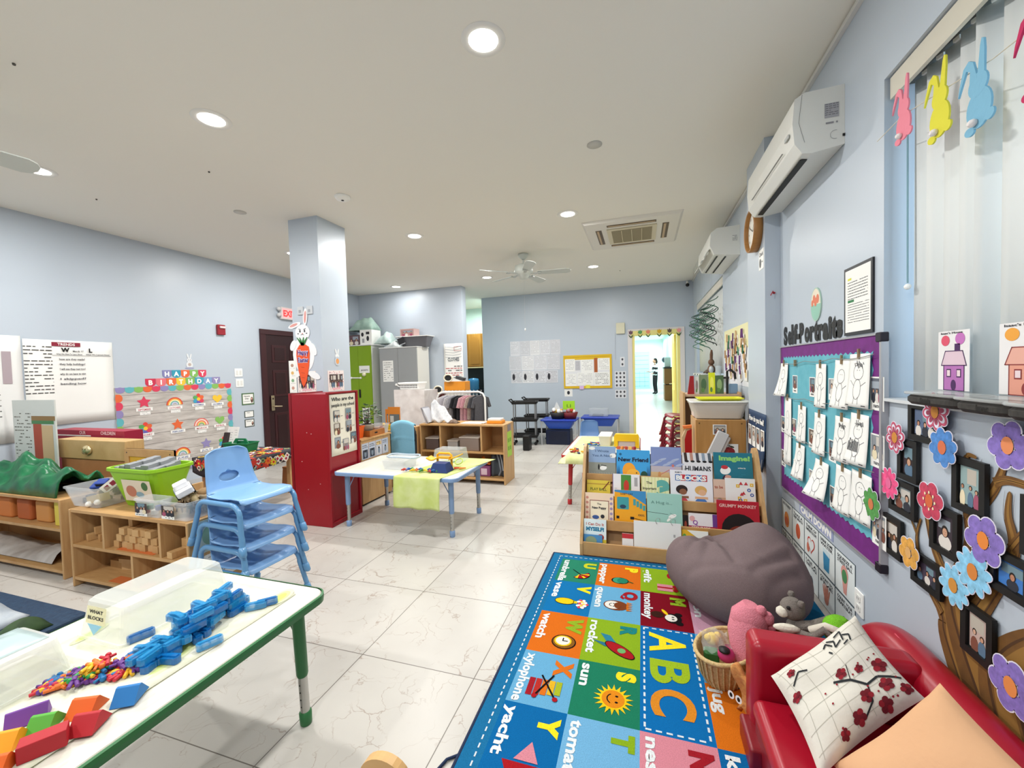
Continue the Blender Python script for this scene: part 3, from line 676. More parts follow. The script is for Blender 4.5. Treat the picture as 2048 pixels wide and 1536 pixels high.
b = B(on_left(4.23,2.07)); b.rbox(-.035,.045,.02,.05,.035,.055,mat('#d8c8c8',.2),r=.006); b.done('strobe_lens', parent=r)
r = thing('exit_sign', 'lit red exit sign with emergency lamps above the brown door', 'exit sign', (-5.6,5.33,2.4))
b = B(on_left(5.18,2.33)); b.rbox(.04,.36,0,.2,0,.05,mat('#d8d4d4',.4),r=.01); b.done('housing', parent=r)
b = B(on_left(5.18,2.33)); b.rect(.06,.34,.02,.18,.051,mat('#e8a0a0',.5,emit=.7)); b.text('EXIT',.2,.05,.1,.052,mat('#ff2020',.5,emit=3.0),align='c',bold=.04,w=.24); b.done('sign_face', parent=r)
b = B(on_left(5.18,2.33))
for q in (0.16,.06): b.ball((.0,q,.05),(.035,.035,.03),mat('#c8c8c8',.3))
b.done('emergency_lamp', parent=r)
# KWL chart paper
b = B(on_left(2.30,.975))
b.grid(lambda u_,v_: (.69*u_, .85*v_, .004+.003*(1+math.sin(5*u_+2*v_))), 8, 8, PAPER, thick=.001)
b.rect(.2,.42,.79,.83,.012,mat('#8a2038')); b.text('TRENDS',.31,.797,.026,.0125,WHT,align='c')
b.text('W',.30,.735,.04,.013,BLK,align='c',bold=.05); b.text('L',.50,.735,.04,.013,BLK,align='c',bold=.05); b.text('March 17',.40,.735,.016,.013,INK,align='c')
b.text('What We Want To Learn About',.33,.705,.013,.013,INK,align='c',w=.2); b.text('What We Learned About',.56,.705,.013,.013,INK,align='c',w=.2)
b.rect(.2,.67,.695,.698,.013,INK)
for k,t in enumerate(('how are they made?','they help buildings?','I will see they rest too?','why do we have to visit','I skipped?','bending how')): b.text(t,.25,.65-.05*k,.02,.013,mat('#4a4a50'),w=.2)
for k in range(14): b.scrib(.0,.2,.78-.035*k,.013,.013,mat('#3a3a3a'),rnd,.8)
tag(b.done('chart_paper'), 'large handwritten chart paper headed W and L on the left wall', 'chart')
b = B(on_left(2.02,.85)); b.grid(lambda u_,v_: (.27*u_, 1.0*v_, .004+.003*(1+math.sin(4*u_))), 6, 6, mat('#e3e4e2',.8), thick=.001)
b.rect(.14,.2,.55,.85,.012,mat('#a89aa0')); 
for k in range(16): b.scrib(.02,.12,.9-.05*k,.012,.012,mat('#4a4a4a'),rnd,.6)
tag(b.done('chart_paper'), 'narrow handwritten chart sheet at the far left of the wall', 'chart')
b = B(on_left(1.3,.85)); b.grid(lambda u_,v_: (.7*u_, 1.0*v_, .004+.003*(1+math.sin(4*u_))), 6, 6, mat('#dfe2e2',.8), thick=.001)
for k in range(12): b.scrib(.45,.68,.9-.06*k,.012,.012,mat('#6a6a6a'),rnd,.5)
tag(b.done('chart_paper'), 'pale chart sheet on the wall cut by the left edge', 'chart')

# navy mat and things on the floor at left
b = B(); b.rbox(-4.9,-3.17,1.0,1.5,0.001,0.03,mat('#1f3550',.6,kind='fabric',c2='#2b4560'),r=.02); tag(b.done('floor_mat'), 'dark navy floor mat at the left edge', 'mat')
b = B(); b.grid(lambda u_,v_: (-3.78+.42*u_-.1*v_, 1.05+.33*v_, .034+.10*math.sin(PI*u_)**.6*math.sin(PI*v_)**.6*(1+.3*math.sin(9*u_+5*v_))), 16, 14, mat('#cdd5dc',.7,kind='mottled',c2='#a9b4c0'), thick=.008); tag(b.done('pale_cloth'), 'crumpled white and grey cloth lying on the navy mat', 'cloth')
b = B(); b.grid(lambda u_,v_: (-3.32+.13*u_, 1.16+.2*v_, .034+.08*math.sin(PI*u_)**.6*math.sin(PI*v_)**.6), 12, 12, mat('#3f5a34',.7,kind='mottled',c2='#22331f'), thick=.006); tag(b.done('green_cloth'), 'dark green soft toy on the navy mat', 'toy')
# ================================================================ stack of blue chairs
def chair_mesh_parts(root, SEAT, TUBE, hole=True):
    M_ = root.matrix_world
    def prof(v):  # profile in local x,z : front lip -> seat -> back top
        P = [(0.185,0.262),(0.175,0.28),(0.10,0.282),(0.0,0.272),(-0.10,0.276),(-0.145,0.30),(-0.17,0.36),(-0.185,0.44),(-0.20,0.52),(-0.203,0.553)]
        t = v*(len(P)-1); i = min(int(t), len(P)-2); f = t-i
        return (P[i][0]*(1-f)+P[i+1][0]*f, P[i][1]*(1-f)+P[i+1][1]*f)
    def fn(u, v):
        x, z = prof(v); y = (u-.5)*2
        wd = 0.168 if v < .45 else 0.168-0.045*(v-.45)/.55
        if v > .88: wd -= 0.05*((v-.88)/.12)**2
        if v < .08: wd -= 0.02*(1-v/.08)
        cup = 0.02*abs(y)**3
        if v > .5: x += cup*1.1
        else: z += cup*(.6 if v > .1 else 0)
        return (x, y*wd, z)
    b = B(M_); b.grid(fn, 14, 40, SEAT, thick=-0.006)
    o = b.done('seat_shell', parent=root)
    if hole:
        cb = B(M_ @ frame((-0.3,0,0.375),(0,1,0),(0,0,1))); cb.prism([(0.062*math.cos(2*PI*k/28),0.03*math.sin(2*PI*k/28)) for k in range(28)],0,0.25,SEAT); co = cb.done('cutter', parent=root)
        bo = o.modifiers.new('hole','BOOLEAN'); bo.object = co; bo.operation = 'DIFFERENCE'; bo.solver = 'EXACT'
        bpy.context.view_layer.update(); dg = bpy.context.evaluated_depsgraph_get()
        me = bpy.data.meshes.new_from_object(o.evaluated_get(dg)); o.modifiers.clear(); o.data = me
        bpy.data.objects.remove(co)
    for s_ in (-1, 1):
        b = B(M_); P = [(0.222,s_*.198,0.035)]
        for k in range(9):
            a = -0.1+(PI/2+.1)*k/8; P.append((0.115+0.07*math.cos(a), s_*.178, 0.205+0.062*math.sin(a)))
        for k in range(9):
            a = PI/2+(PI/2+.1)*k/8; P.append((-0.115+0.07*math.cos(a), s_*.178, 0.205+0.062*math.sin(a)))
        P.append((-0.222,s_*.198,0.035)); b.tube(P, 0.0145, TUBE, 12); b.done('leg_frame', parent=root)
        for q in (-1, 1):
            b = B(M_); b.tube([(q*.231,s_*.2,0.0),(q*.2315,s_*.2,0.003),(q*.219,s_*.196,0.045),(q*.2185,s_*.196,0.048)], [.016,.0195,.019,.016], TUBE, 12); b.done('foot_cap', parent=root)
    for q in (-.1, .1):
        b = B(M_); b.tube([(q,-.178,0.255),(q,.178,0.255)], 0.009, TUBE, 8); b.done('crossbar', parent=root)
SB = mat('#7ea9d8', 0.32, spec=0.5); TB = mat('#5f93c0', 0.25, spec=0.6)
c0 = thing('school_chair', 'blue plastic child chair, topmost of the stack by the green-edged table', 'chair', (-2.335,1.885,0.405), -0.08, 'stacked blue chairs')
chair_mesh_parts(c0, SB, TB)
for k, wd in enumerate(('second from top in the stack by the green-edged table', 'third from top in the stack by the green-edged table', 'lowest of the stack, standing on the floor')):
    dup(c0, (-2.335+0.004*(k+1), 1.885, 0.405-0.134*(k+1)), rz=-0.08+0.015*(k+1), label='blue plastic child chair, '+wd)

# ================================================================ activity tables
LAM = mat('#dfddd2', 0.4, kind='woody', c2='#cfcdbf', sc_=1.0)
def table(name, label, x0, x1, y0, y1, h, edge, ins=0.09, splay=0.02):
    r = thing(name, label, 'table', ((x0+x1)/2,(y0+y1)/2,0)); E_ = mat(edge,0.4)
    b = B(); b.rbox(x0+.003,x1-.003,y0+.003,y1-.003,h-.022,h,LAM,r=.06,n=8); b.done('tabletop', parent=r)
    b = B()
    def ring(g, z):
        out=[]; rr=.06+g
        for cx,cy,a0 in ((x1-.06,y1-.06,0),(x0+.06,y1-.06,PI/2),(x0+.06,y0+.06,PI),(x1-.06,y0+.06,1.5*PI)):
            for k in range(9):
                a=a0+PI/2*k/8; out.append((cx+rr*math.cos(a),cy+rr*math.sin(a),z))
        return out
    b.rings([ring(-.004,h-.0005),ring(.003,h-.003),ring(.004,h-.016),ring(.002,h-.032),ring(-.008,h-.034),ring(-.008,h-.023)], E_, caps=False, smooth=False); b.done('edge_band', parent=r)
    for sx,xx in ((-1,x0+ins),(1,x1-ins)):
        for sy,yy in ((-1,y0+ins),(1,y1-ins)):
            fx,fy = xx+sx*splay, yy+sy*splay
            def L_(t): return (xx+(fx-xx)*t, yy+(fy-yy)*t, (h-.024)*(1-t))
            b = B(); b.tube([L_(0),L_(.58),L_(.6)],[.024,.022,.019],E_,14); leg = b.done('leg', parent=r); setmw_child(leg, r)
            b = B(); b.tube([L_(.6),L_(.9)],.0175,CHROME,14)
            for q in range(4):
                p=L_(.66+.06*q); b.tube([(p[0],p[1]-.0172,p[2]),(p[0],p[1]-.0182,p[2])],.003,BLK,8)
            b.done('lower_tube', parent=leg)
            b = B(); b.tube([L_(.89),L_(.9),L_(.99),L_(1)],[.018,.0235,.0225,.02],E_,14); b.done('foot_cap', parent=leg)
            b = B(); p=L_(.05); b.tube([(p[0]-sx*.09,p[1],h-.03),L_(.33)],.004,E_,6); b.done('brace', parent=leg)
    return r
def setmw_child(o, parent): o.matrix_world = parent.matrix_world @ M4.Translation(o.location)
bpy.context.view_layer.update()
table('activity_table', 'white activity table with green edge and legs in the foreground', -2.0,-1.235,0.11,1.335,.52,'#2f7040',ins=.085,splay=.01)
table('activity_table', 'white activity table with blue edge beside the red cabinet', -2.69,-1.46,3.0,3.77,.52,'#7f9cc4',ins=.09,splay=0.0)
table('activity_table', 'activity table with red edge and legs behind the book display', -0.80,-0.03,4.07,5.29,.52,'#b02a30')
TZ=.5205
# --- green table contents
CL = mat('#e3e2d2',0.85,kind='fabric',c2='#d8dac0',sc_=.6,bump=.08); LP=mat('#c0d469',.9)
b = B(); b.grid(lambda u,v:(-1.865+.525*u+.004*math.sin(9*v),.25+1.015*v,TZ+.001+.0015*(1+math.sin(7*u+5*v))),12,24,CL,thick=-.0015)
T_=on_top(-1.865,.25,TZ+.0046)
for cx,cy,r1,r2 in ((.49,.98,.035,.06),(.03,.62,.02,.06),(.44,.62,.04,.12),(.47,.45,.03,.10),(.40,.50,.05,.03)):
    for q in range(3): b.ell(cx,cy,r1*(1-.28*q),r2*(1-.28*q),.0002*q,mat(('#dbe0b4','#cfdb90','#c3d56e')[q],.9),18,local=T_,rot=.2)
tag(b.done('table_cloth'),'white and lime tie-dyed cloth lying on the green-edged table','cloth')
TZ2=TZ+.006
FR2 = mat('#eef1ee',0.25,alpha=0.42,spec=0.5)
def inv_bin(x0,x1,y0,y1,h,name,label,wavy=0):
    b=B()
    def ring(ins,z,r=.02):
        out=[]
        for cx,cy,a0 in ((x1-ins-r,y1-ins-r,0),(x0+ins+r,y1-ins-r,PI/2),(x0+ins+r,y0+ins+r,PI),(x1-ins-r,y0+ins+r,1.5*PI)):
            for k in range(5): a=a0+PI/2*k/4; out.append((cx+r*math.cos(a),cy+r*math.sin(a),z))
        return out
    b.rings([ring(-.006,TZ2),ring(-.006,TZ2+.008),ring(0,TZ2+.008),ring(.018,TZ2+h-.008),ring(.026,TZ2+h)],FR2,caps=False,smooth=False)
    b.add([p for p in ring(.026,TZ2+h)],[tuple(range(20))],FR2)
    return b
b=inv_bin(-1.86,-1.63,.85,1.22,.125,'x','x'); 
b.at(frame((-1.845,.853,TZ2+.055),(1,0,0),(0,.145,1),(0,-1,.145))); b.rect(.03,.13,0,.055,.002,mat('#e3ddb5')); b.text('WHAT',.08,.034,.011,.003,INK,align='c',w=.07); b.text('BLOCKS',.08,.014,.011,.003,INK,align='c',w=.08); b.poly([(.04,-.002),(.115,-.002),(.078,-.035)],.002,mat('#8fc3dc'))
tag(b.done('clear_bin'),'upside-down clear plastic bin with taped label on the green-edged table','bin')
b=inv_bin(-1.88,-1.66,.42,.745,.115,'x','x'); b.grid(lambda u,v:(-1.85+.16*u,.45+.26*v,TZ2+.117+.015*math.sin(PI*u)*math.sin(PI*v)*(1+.5*math.sin(8*u+6*v))),10,12,mat('#c9dde0',0.2,alpha=.6),thick=.001)
tag(b.done('clear_bin'),'upside-down clear plastic bin nearest the camera on the green-edged table','bin')
# blue translucent blocks
BB = mat('#1378c4',0.08,alpha=.66,spec=.9); BB2=mat('#2fa0dc',0.08,alpha=.55,spec=.9)
bp=[]
for mm in (BB,BB2):
    b=B(); b.prism([(-.036,-.007),(-.030,-.0135),(.030,-.0135),(.036,-.007),(.036,.007),(.030,.0135),(-.030,.0135),(-.036,.007)],0,.019,mm)
    b.prism([(-.031,-.006),(.031,-.006),(.031,.006),(-.031,.006)],.0192,.0235,mm)
    for q in (-.024,0,.024): b.box(q-.0015,q+.0015,-.0142,.0142,.003,.016,mm)
    o=b.done('plastic_block'); o['label']=('deep','light')[mm is BB2]+' blue translucent block in the heap on the green-edged table'; o['category']='block'; o['group']='translucent blue blocks'; bp.append(o)
r8=random.Random(5); spots=[]
for k in range(54):
    t=k/53; x=-1.475+.015*math.sin(6*t)+r8.uniform(-.038,.045); y=.80+.345*t+r8.uniform(-.02,.02); lay=(k*7)%(4 if .3<t<.9 else 2)
    spots.append((x,y,TZ2+.001+.0215*lay*(1 if .05<t<.97 else 0),r8.uniform(-.35,.35)+PI/2*(1 if r8.random()<.75 else 0)))
for i,(x,y,z,a) in enumerate(spots+[(-1.625,.90,TZ2+.001,1.2),(-1.355,.935,TZ2+.001,1.15),(-1.405,.845,TZ2+.001,.2),(-1.57,1.0,TZ2+.001,1.4),(-1.585,1.02,TZ2+.001,1.5),(-1.40,1.14,TZ2+.001,.7),(-1.38,1.17,TZ2+.001,.8)]):
    src=bp[i%2]
    if i<2: o=src
    else: o=src.copy(); C.objects.link(o)
    o.location=(x,y,z); o.rotation_euler=(0,0,a)
    if i==54: o['label']='blue translucent block lying alone left of the heap, beside the upside-down bin'; del o['group']
    if i==55: o['label']='blue translucent block lying alone between the heap and the cloth edge'; del o['group']
# people counters
PC=(('red','#c0283a'),('orange','#e0702a'),('yellow','#e8b62a'),('green','#2f9a4a'),('blue','#1f6fa8'),('purple','#6a3a8a'))
cm={}
for nm,c in PC:
    b=B(); m=mat(c,.45); b.ball((0,.022,.008),.008,m,10); b.tube([(0,.016,.007),(0,.002,.008),(0,-.006,.008)],[.005,.009,.008],m,8)
    for q in (-1,1): b.tube([(q*.004,-.004,.007),(q*.009,-.026,.006)],[.006,.005],m,7); b.tube([(q*.006,.011,.008),(q*.018,.02,.008)],[.0045,.004],m,7)
    o=b.done('people_counter',origin=(0,0,0)); o['label']='small %s plastic people counter in the heap on the green-edged table'%nm; o['category']='toy'; o['group']='plastic people counters'; cm[nm]=o
r9=random.Random(3); used=set()
for k in range(58):
    t=r9.random(); x=-1.64+.17*t+r9.uniform(-.02,.03); y=.69+.12*t+r9.uniform(-.035,.04); z=TZ2+r9.choice((0,.0,.014,.026)) if .25<t<.85 else TZ2
    nm=PC[(k*5+int(t*3))%6][0]; src=cm[nm]
    if nm in used: o=src.copy(); C.objects.link(o)
    else: o=src; used.add(nm)
    o.location=(x,y,z); o.rotation_euler=(r9.uniform(-.15,.15),r9.uniform(-.15,.15),r9.uniform(0,6.28))
# foam blocks
def roof(x,y,rz,L,c,label,arch=False,w_=.05,h=.042):
    b=B(place(x,y,TZ2,rz=rz)@frame((-L/2,0,0),(0,1,0),(0,0,1)))
    b.prism([(-w_,0),(w_,0),(w_*.12,h),(-w_*.12,h)],0,L,mat(c,.55)); return tag(b.done('foam_block',bevel=.0015),label,'block')
roof(-1.353,.715,.55,.055,'#1f74b8','blue foam roof block on the green-edged table',w_=.034,h=.036)
roof(-1.415,.655,.45,.058,'#e2631f','orange foam roof block beside the purple one',w_=.034,h=.036)
roof(-1.345,.625,.5,.056,'#b5202a','dark red foam roof block at the table front',w_=.034,h=.036)
roof(-1.525,.592,.95,.075,'#74409a','purple foam roof block lying at the left',w_=.022,h=.036)
roof(-1.453,.592,.55,.05,'#55a83a','green foam roof block between the purple and red ones',w_=.034,h=.034)
b=B(place(-1.365,.552,TZ2,rz=1.0)); b.box(-.04,.04,-.02,.02,0,.04,mat('#b01f2a',.55)); tag(b.done('foam_block',bevel=.002),'dark red foam brick standing on the green-edged table','block')
roof(-1.47,.535,.6,.05,'#eaa01f','yellow foam roof block at the left frame edge',w_=.034,h=.036)
roof(-1.40,.485,.6,.06,'#e2631f','orange foam block at the lower left frame corner',w_=.034,h=.038)

# --- blue table contents
LC = mat('#ccd698',0.9,kind='mottled',c2='#bccb74',sc_=1,bump=.15)
def drape(u,v):
    x=-2.03+.44*u
    s=v*1.08
    if s<.78: y=3.76-s; z=TZ+.002
    elif s<.83:
        a=(s-.78)/.05*PI/2; y=2.985-.012*math.sin(a); z=TZ+.002-.012*(1-math.cos(a))
    else: y=2.972-.012*(1+math.sin(14*u))*min(1,(s-.83)*6); z=TZ-.01-(s-.83)
    if s<.78: x+= .06*(.78-s)*.0
    x+= (.20*(1-s/.78) if s<.78 else 0)
    return (x,y,z)
b=B(); b.grid(drape,20,60,LC,thick=-.002); tag(b.done('table_cloth'),'lime green cloth draped over the front of the blue-edged table','cloth')
def tub(name,label,x0,x1,y0,y1,z,h,m,inv=False,taper=.015,lid=None,cat='bin',grp=None):
    b=B()
    if inv: open_bin(b,x0+taper,x1-taper,y0+taper,y1-taper,z+h,z,m,taper=-taper,rim=-.008) if 0 else b.box(x0,x1,y0,y1,z,z+h,m,top=[(x0+taper,y0+taper,z+h),(x1-taper,y0+taper,z+h),(x1-taper,y1-taper,z+h),(x0+taper,y1-taper,z+h)])
    else: open_bin(b,x0,x1,y0,y1,z,z+h,m,taper=taper,r=.012,rim=.008)
    if lid: b.rbox(x0-.005,x1+.005,y0-.005,y1+.005,z+h,z+h+.012,lid,r=.015)
    return tag(b.done(name),label,cat,grp)
tub('clear_bin','clear open bin on the left half of the blue-edged table',-2.28,-2.04,3.16,3.40,TZ,.085,PLAS)
b=B(place(-2.2,3.36,TZ+.09)); b.tube([(.17*math.cos(a)+.03,.09*math.sin(a),.006*math.sin(3*a)) for a in [2*PI*k/24 for k in range(24)]],.008,mat('#b9c9d6',.4),8,closed=True); b.grid(lambda u,v:(-.12+.28*u,-.07+.14*v,-.002+.004*math.sin(6*u)),6,4,PLAS,thick=.002); tag(b.done('bin_lid'),'pale blue rimmed lid lying across the clear bin','lid')
tub('clear_bin','upside-down clear bin on the lime cloth at the back',-1.95,-1.66,3.52,3.72,TZ+.005,.12,PLAS,inv=True)
tub('navy_bin','small navy blue bin upside down on the lime cloth',-1.78,-1.61,3.14,3.28,TZ+.005,.075,mat('#1c3470',.5),inv=True,taper=.025)
r=thing('toy_castle','yellow toy handle frame with two wings on the navy bin','toy',(-1.70,3.30,TZ+.08))
b=B(place(-1.72,3.32,TZ+.004)); YT=mat('#eab01f',.45); b.grid(lambda u,v:(-.16+.1*u,-.05+.1*v,.10-.02*math.sin(PI*u)),6,4,YT,thick=.01); b.grid(lambda u,v:(.06+.1*u,-.05+.1*v,.09+.04*u),6,4,YT,thick=.01)
b.tube([(-.07,0,.0),(-.07,0,.12),(-.05,0,.135),(.05,0,.135),(.07,0,.12),(.07,0,0)],.011,YT,8); b.box(-.06,.06,-.03,.03,.09,.105,YT); b.done('frame',parent=r)
for k,c in enumerate(('#b03a2a','#2a5aa8','#2f8a5a','#e0b02a','#c9602a','#2a5aa8','#3a7a3a','#d8c23a','#2a4a98','#a83a3a','#1f5fa0','#3a8a4a')):
    b=B(place(-2.02+.028*k,3.13+.02*(k%3),TZ+.012,rz=k*1.3)); b.tube([(-.03,0,.004),(0,0,.014),(.03,0,.006)],[.006,.011,.005],mat(c),8); b.tube([(0,-.02,.006),(0,.02,.006)],.004,mat(c),6)
    tag(b.done('toy_insect'),'small %s toy creature in the pile on the blue-edged table'%{'#b03a2a':'rust red','#2a5aa8':'blue','#2f8a5a':'sea green','#e0b02a':'yellow','#c9602a':'orange','#3a7a3a':'green','#d8c23a':'pale yellow','#2a4a98':'navy','#a83a3a':'red','#1f5fa0':'mid blue','#3a8a4a':'bright green'}[c],'toy','toy creatures on the blue-edged table')
b=B(place(-1.63,3.43,TZ+.012)); b.tube([(.035*math.cos(a),.035*math.sin(a),.03+.02*math.sin(a)) for a in [2*PI*k/16 for k in range(16)]],.004,mat('#b9d23a'),6,closed=True); b.tube([(-.035,0,.03),(-.12,-.03,.01)],.004,mat('#3f8a6a'),6); tag(b.done('magnifier'),'lime green toy magnifying ring beside the clear bin','toy')
for k,(dx,c,nm) in enumerate(((0,'#d0502a','rust orange'),(.05,'#e08a3a','light orange'))):
    b=B(place(-1.585+dx,3.30,TZ+.012,rz=.4)); b.tube([(-.03,0,.004),(.03,0,.004)],[.01,.006],mat(c),8); tag(b.done('toy_fish'),'small %s toy fish at the right edge of the lime cloth'%nm,'toy')

# --- red table contents
b=B(); b.grid(lambda u,v:((-.80+.5*u) if u>.12 else (-.815+.03*u/.12), 4.06+1.15*v-.06*(1-v), (TZ+.003) if u>.12 and v>.03 else TZ-.09+.09*(min(u/.12,1) if v>.03 else .2)),16,24,mat('#dfe0ac',.9,kind='mottled',c2='#c9d08a'),thick=-.002); tag(b.done('table_cloth'),'pale yellow cloth hanging over the corner of the red-edged table','cloth')
tz=TZ+.006
for k in range(18):
    c=('#b5322f','#7a2a2a','#e0a02a','#303a6a','#c9552a')[k%5]; a=k*1.7
    b=B(place(-.66+.05*math.cos(a)*(k%4)*.6,4.25+.05*math.sin(a)*(k%4)*.8,tz+.008*(k%3),rz=a)); b.rbox(-.018,.018,-.012,.012,0,.014,mat(c),r=.004); tag(b.done('toy_link'),'tiny %s plastic counter in the near heap on the red-edged table'%{'#b5322f':'red','#7a2a2a':'maroon','#e0a02a':'amber','#303a6a':'navy','#c9552a':'orange'}[c],'toy','counters on the red-edged table')
for k in range(12):
    c=('#2358b0','#2f8a5a','#b5322f','#2358b0')[k%4]; b=B(place(-.60+.018*k,4.60+.05*(k%4),tz+.004,rz=k*.9)); b.tube([(-.04,0,.004),(0,.012,.006),(.04,0,.004)],.007,mat(c),7); tag(b.done('toy_chain'),'%s plastic chain piece beyond the counters on the red-edged table'%{'#2358b0':'blue','#2f8a5a':'green','#b5322f':'red'}[c],'toy','chain pieces on the red-edged table')
tub('clear_bin','small clear box with white lid standing on the red-edged table',-.47,-.34,4.60,4.9,tz,.10,mat('#d9d4d0',.4),lid=mat('#efece8',.4),taper=.005,cat='box')
YB=mat('#efc41c',.4)
r=thing('toy_case','yellow plastic carrying case with grey window on the red-edged table','case',(-.17,4.56,tz))
b=B(place(-.17,4.56,tz)); b.prism([(-.13,0),(-.13,.12),(-.115,.145),(.115,.145),(.13,.12),(.13,0),(.09,0),(.09,.07),(-.09,.07),(-.09,0)],-.035,.035,YB,local=frame((0,0,0),(1,0,0),(0,0,1),(0,-1,0))); b.done('shell',parent=r,bevel=.003)
b=B(place(-.17,4.56,tz)); b.rbox(-.089,.089,-.02,.02,0,.069,mat('#c9bfc0',.4),r=.006); b.done('window',parent=r)
for k in range(5):
    b=B(place(-.25+.04*k,4.44,tz,rz=k)); b.rbox(-.018,.018,-.012,.012,0,.03,mat(('#c9603a','#d98a4a','#b5483a','#e0b060','#a83a4a')[k]),r=.004); tag(b.done('toy_piece'),'%s toy piece in front of the yellow case'%('orange','tan','brick red','sand','crimson')[k],'toy')

# ================================================================ red cabinet and pillar
RED=mat('#8f1020',.35,bump=.06)
r=thing('red_cabinet','tall dark red cabinet in front of the pillar','cabinet',(-2.93,3.27,0))
b=B(); b.box(-3.125,-2.73,3.005,3.43,0,1.225,RED); b.done('body',parent=r,bevel=.004)
b=B(); b.box(-3.165,-3.135,3.01,3.42,0.01,1.235,mat('#7d0f1c',.4)); b.done('door',parent=r,bevel=.003)
b=B(); 
for q in ((3.005,3.43,1.222,1.24),(3.005,3.43,0,.04)): b.box(-2.731,-2.715,q[0],q[1],q[2],q[3],RED)
b.box(-2.731,-2.715,3.005,3.03,.04,1.221,RED); b.box(-2.731,-2.715,3.405,3.43,.04,1.221,RED); b.done('side_rim',parent=r,bevel=.003)
b=B(frame((-3.13,3.0045,0),(1,0,0),(0,0,1),(0,-1,0)))
for x,y in ((.17,.87),(.22,.86),(.1,.6),(.3,.4),(.16,.34)): b.ell(x,y,.006,.004,.0003,mat('#c9a0a0'),8)
b.done('scuff_mark',parent=r,label='pale chip marks on the red front')
r=thing('photo_poster','cream poster Who are the people in my school on the red cabinet','poster',(-2.715,3.25,.66))
b=B(frame((-2.7285,3.045,.645),(0,1,0),(0,0,1))); b.grid(lambda u,v:(.35*u,.57*v,.0015+.002*(1+math.sin(6*v+2*u))),6,8,mat('#ebe6d6',.8),thick=.001)
b.text('Who are the',.02,.51,.035,.008,INK,w=.3); b.text('people in my school',.02,.455,.032,.008,INK,w=.31); b.done('sheet',parent=r)
for k,(x,y) in enumerate(((.04,.32),(.2,.33),(.04,.2),(.2,.21),(.04,.07),(.15,.04),(.26,.09))):
    b=B(frame((-2.7285,3.045,.645),(0,1,0),(0,0,1))); photo(b,x,x+.08,y,y+.1,.009,60+k); b.text('name',x+.09,y+.04,.01,.009,INK,w=.03); b.done('photo',parent=r)
# bunny with carrot on the pillar
r=thing('bunny_cutout','white paper bunny holding an orange Happy Easter carrot on the pillar','decoration',(-3.38,3.44,1.25))
PF=frame((-3.38,3.4395,1.25),(1,0,0),(0,0,1),(0,-1,0))
b=B(PF); W2_=mat('#e9ecee',.7)
def el(cx,cy,rx,ry,rot=0,n=24):
    out=[]
    for k in range(n):
        a=2*PI*k/n; x,y=rx*math.cos(a),ry*math.sin(a); out.append((cx+x*math.cos(rot)-y*math.sin(rot),cy+x*math.sin(rot)+y*math.cos(rot)))
    return out
b.prism(el(0,.37,.14,.19),0,.004,W2_); b.prism(el(0,.60,.095,.085),.0042,.006,W2_); b.prism(el(-.12,.16,.08,.035,.3),.0042,.006,W2_); b.prism(el(.13,.15,.08,.035,-.4),.0042,.006,W2_); b.prism(el(-.13,.47,.035,.06,-.5),0,.0065,W2_); b.prism(el(.13,.42,.035,.07,.4),0,.0065,W2_)
b.prism(el(.045,.76,.028,.09,-.1),.0062,.008,W2_); b.prism(el(-.10,.68,.085,.026,.25),.0062,.008,W2_); b.done('body',parent=r)
b=B(PF); PK=mat('#d99a94'); b.poly(el(.045,.76,.015,.065,-.1),.0085,PK); b.poly(el(-.11,.682,.055,.014,.25),.0085,PK)
for q in (-1,1): b.ell(q*.03,.615,.009,.014,.0085,INK,10); b.line([(q*.045,.64),(q*.02,.632)],.005,.0086,INK); b.ell(q*.055,.59,.01,.005,.0085,INK,8)
b.ell(0,.59,.01,.006,.0085,PK,8); b.line([(-.02,.575),(0,.582),(.02,.575)],.004,.0086,INK); b.done('face',parent=r)
b=B(PF); OR=mat('#e2562a',.7); b.prism([(-.085,.42),(-.09,.36),(-.07,.2),(-.03,.06),(-.01,.03),(.03,.09),(.07,.25),(.085,.38),(.075,.45),(.03,.475),(-.04,.475)],.007,.010,OR)
for q in (.18,.24,.13): b.line([(-.03,q),(.01,q-.005)],.004,.0105,mat('#a83a1a'))
b.text('Happy',0,.37,.05,.0115,mat('#e6d8e8'),align='c',bold=.09,w=.14); b.text('Easter',0,.29,.05,.0115,mat('#e6d8e8'),align='c',bold=.09,w=.14)
b.text('Happy',0,.37,.05,.0125,mat('#4a3a8a'),align='c',w=.14); b.text('Easter',0,.29,.05,.0125,mat('#4a3a8a'),align='c',w=.14); b.done('carrot',parent=r)
b=B(PF); G_=mat('#2f7a3a'); 
for a in (-.6,-.25,.1,.5): b.prism([(-.02,.465),(.02,.465),(.075*math.sin(a*2)+.004,.55),(.075*math.sin(a*2)-.004,.55)],.0105,.012,G_)
b.done('carrot_leaves',parent=r)
def pil_photo(fr,label,seed,name='photo_sheet'):
    b=B(fr); b.box(0,.24,0,.22,0,.003,mat('#e8dcd9'))
    rr=random.Random(seed)
    for k in range(40):
        x,y=rr.uniform(.01,.23),rr.uniform(.01,.21)
        b.ell(x,y,.005,.005,.0032,mat(rr.choice(('#b5485a','#8a5a6a','#d98a94'))),8)
    for k in range(4): photo(b,.02+.05*k,.02+.05*k+.05,.05,.18,.0036,seed*5+k,bg='#4a3a3a',n=2)
    b.rect(.06,.18,.015,.035,.004,mat('#e6b0b8')); return tag(b.done(name),label,'picture')
pil_photo(frame((-3.475,3.4395,1.225),(1,0,0),(0,0,1),(0,-1,0)),'dotted framed group photo sheet on the pillar front under the carrot',3)
pil_photo(frame((-3.1395,3.50,1.225),(0,1,0),(0,0,1)),'dotted framed group photo sheet on the right face of the pillar',4)
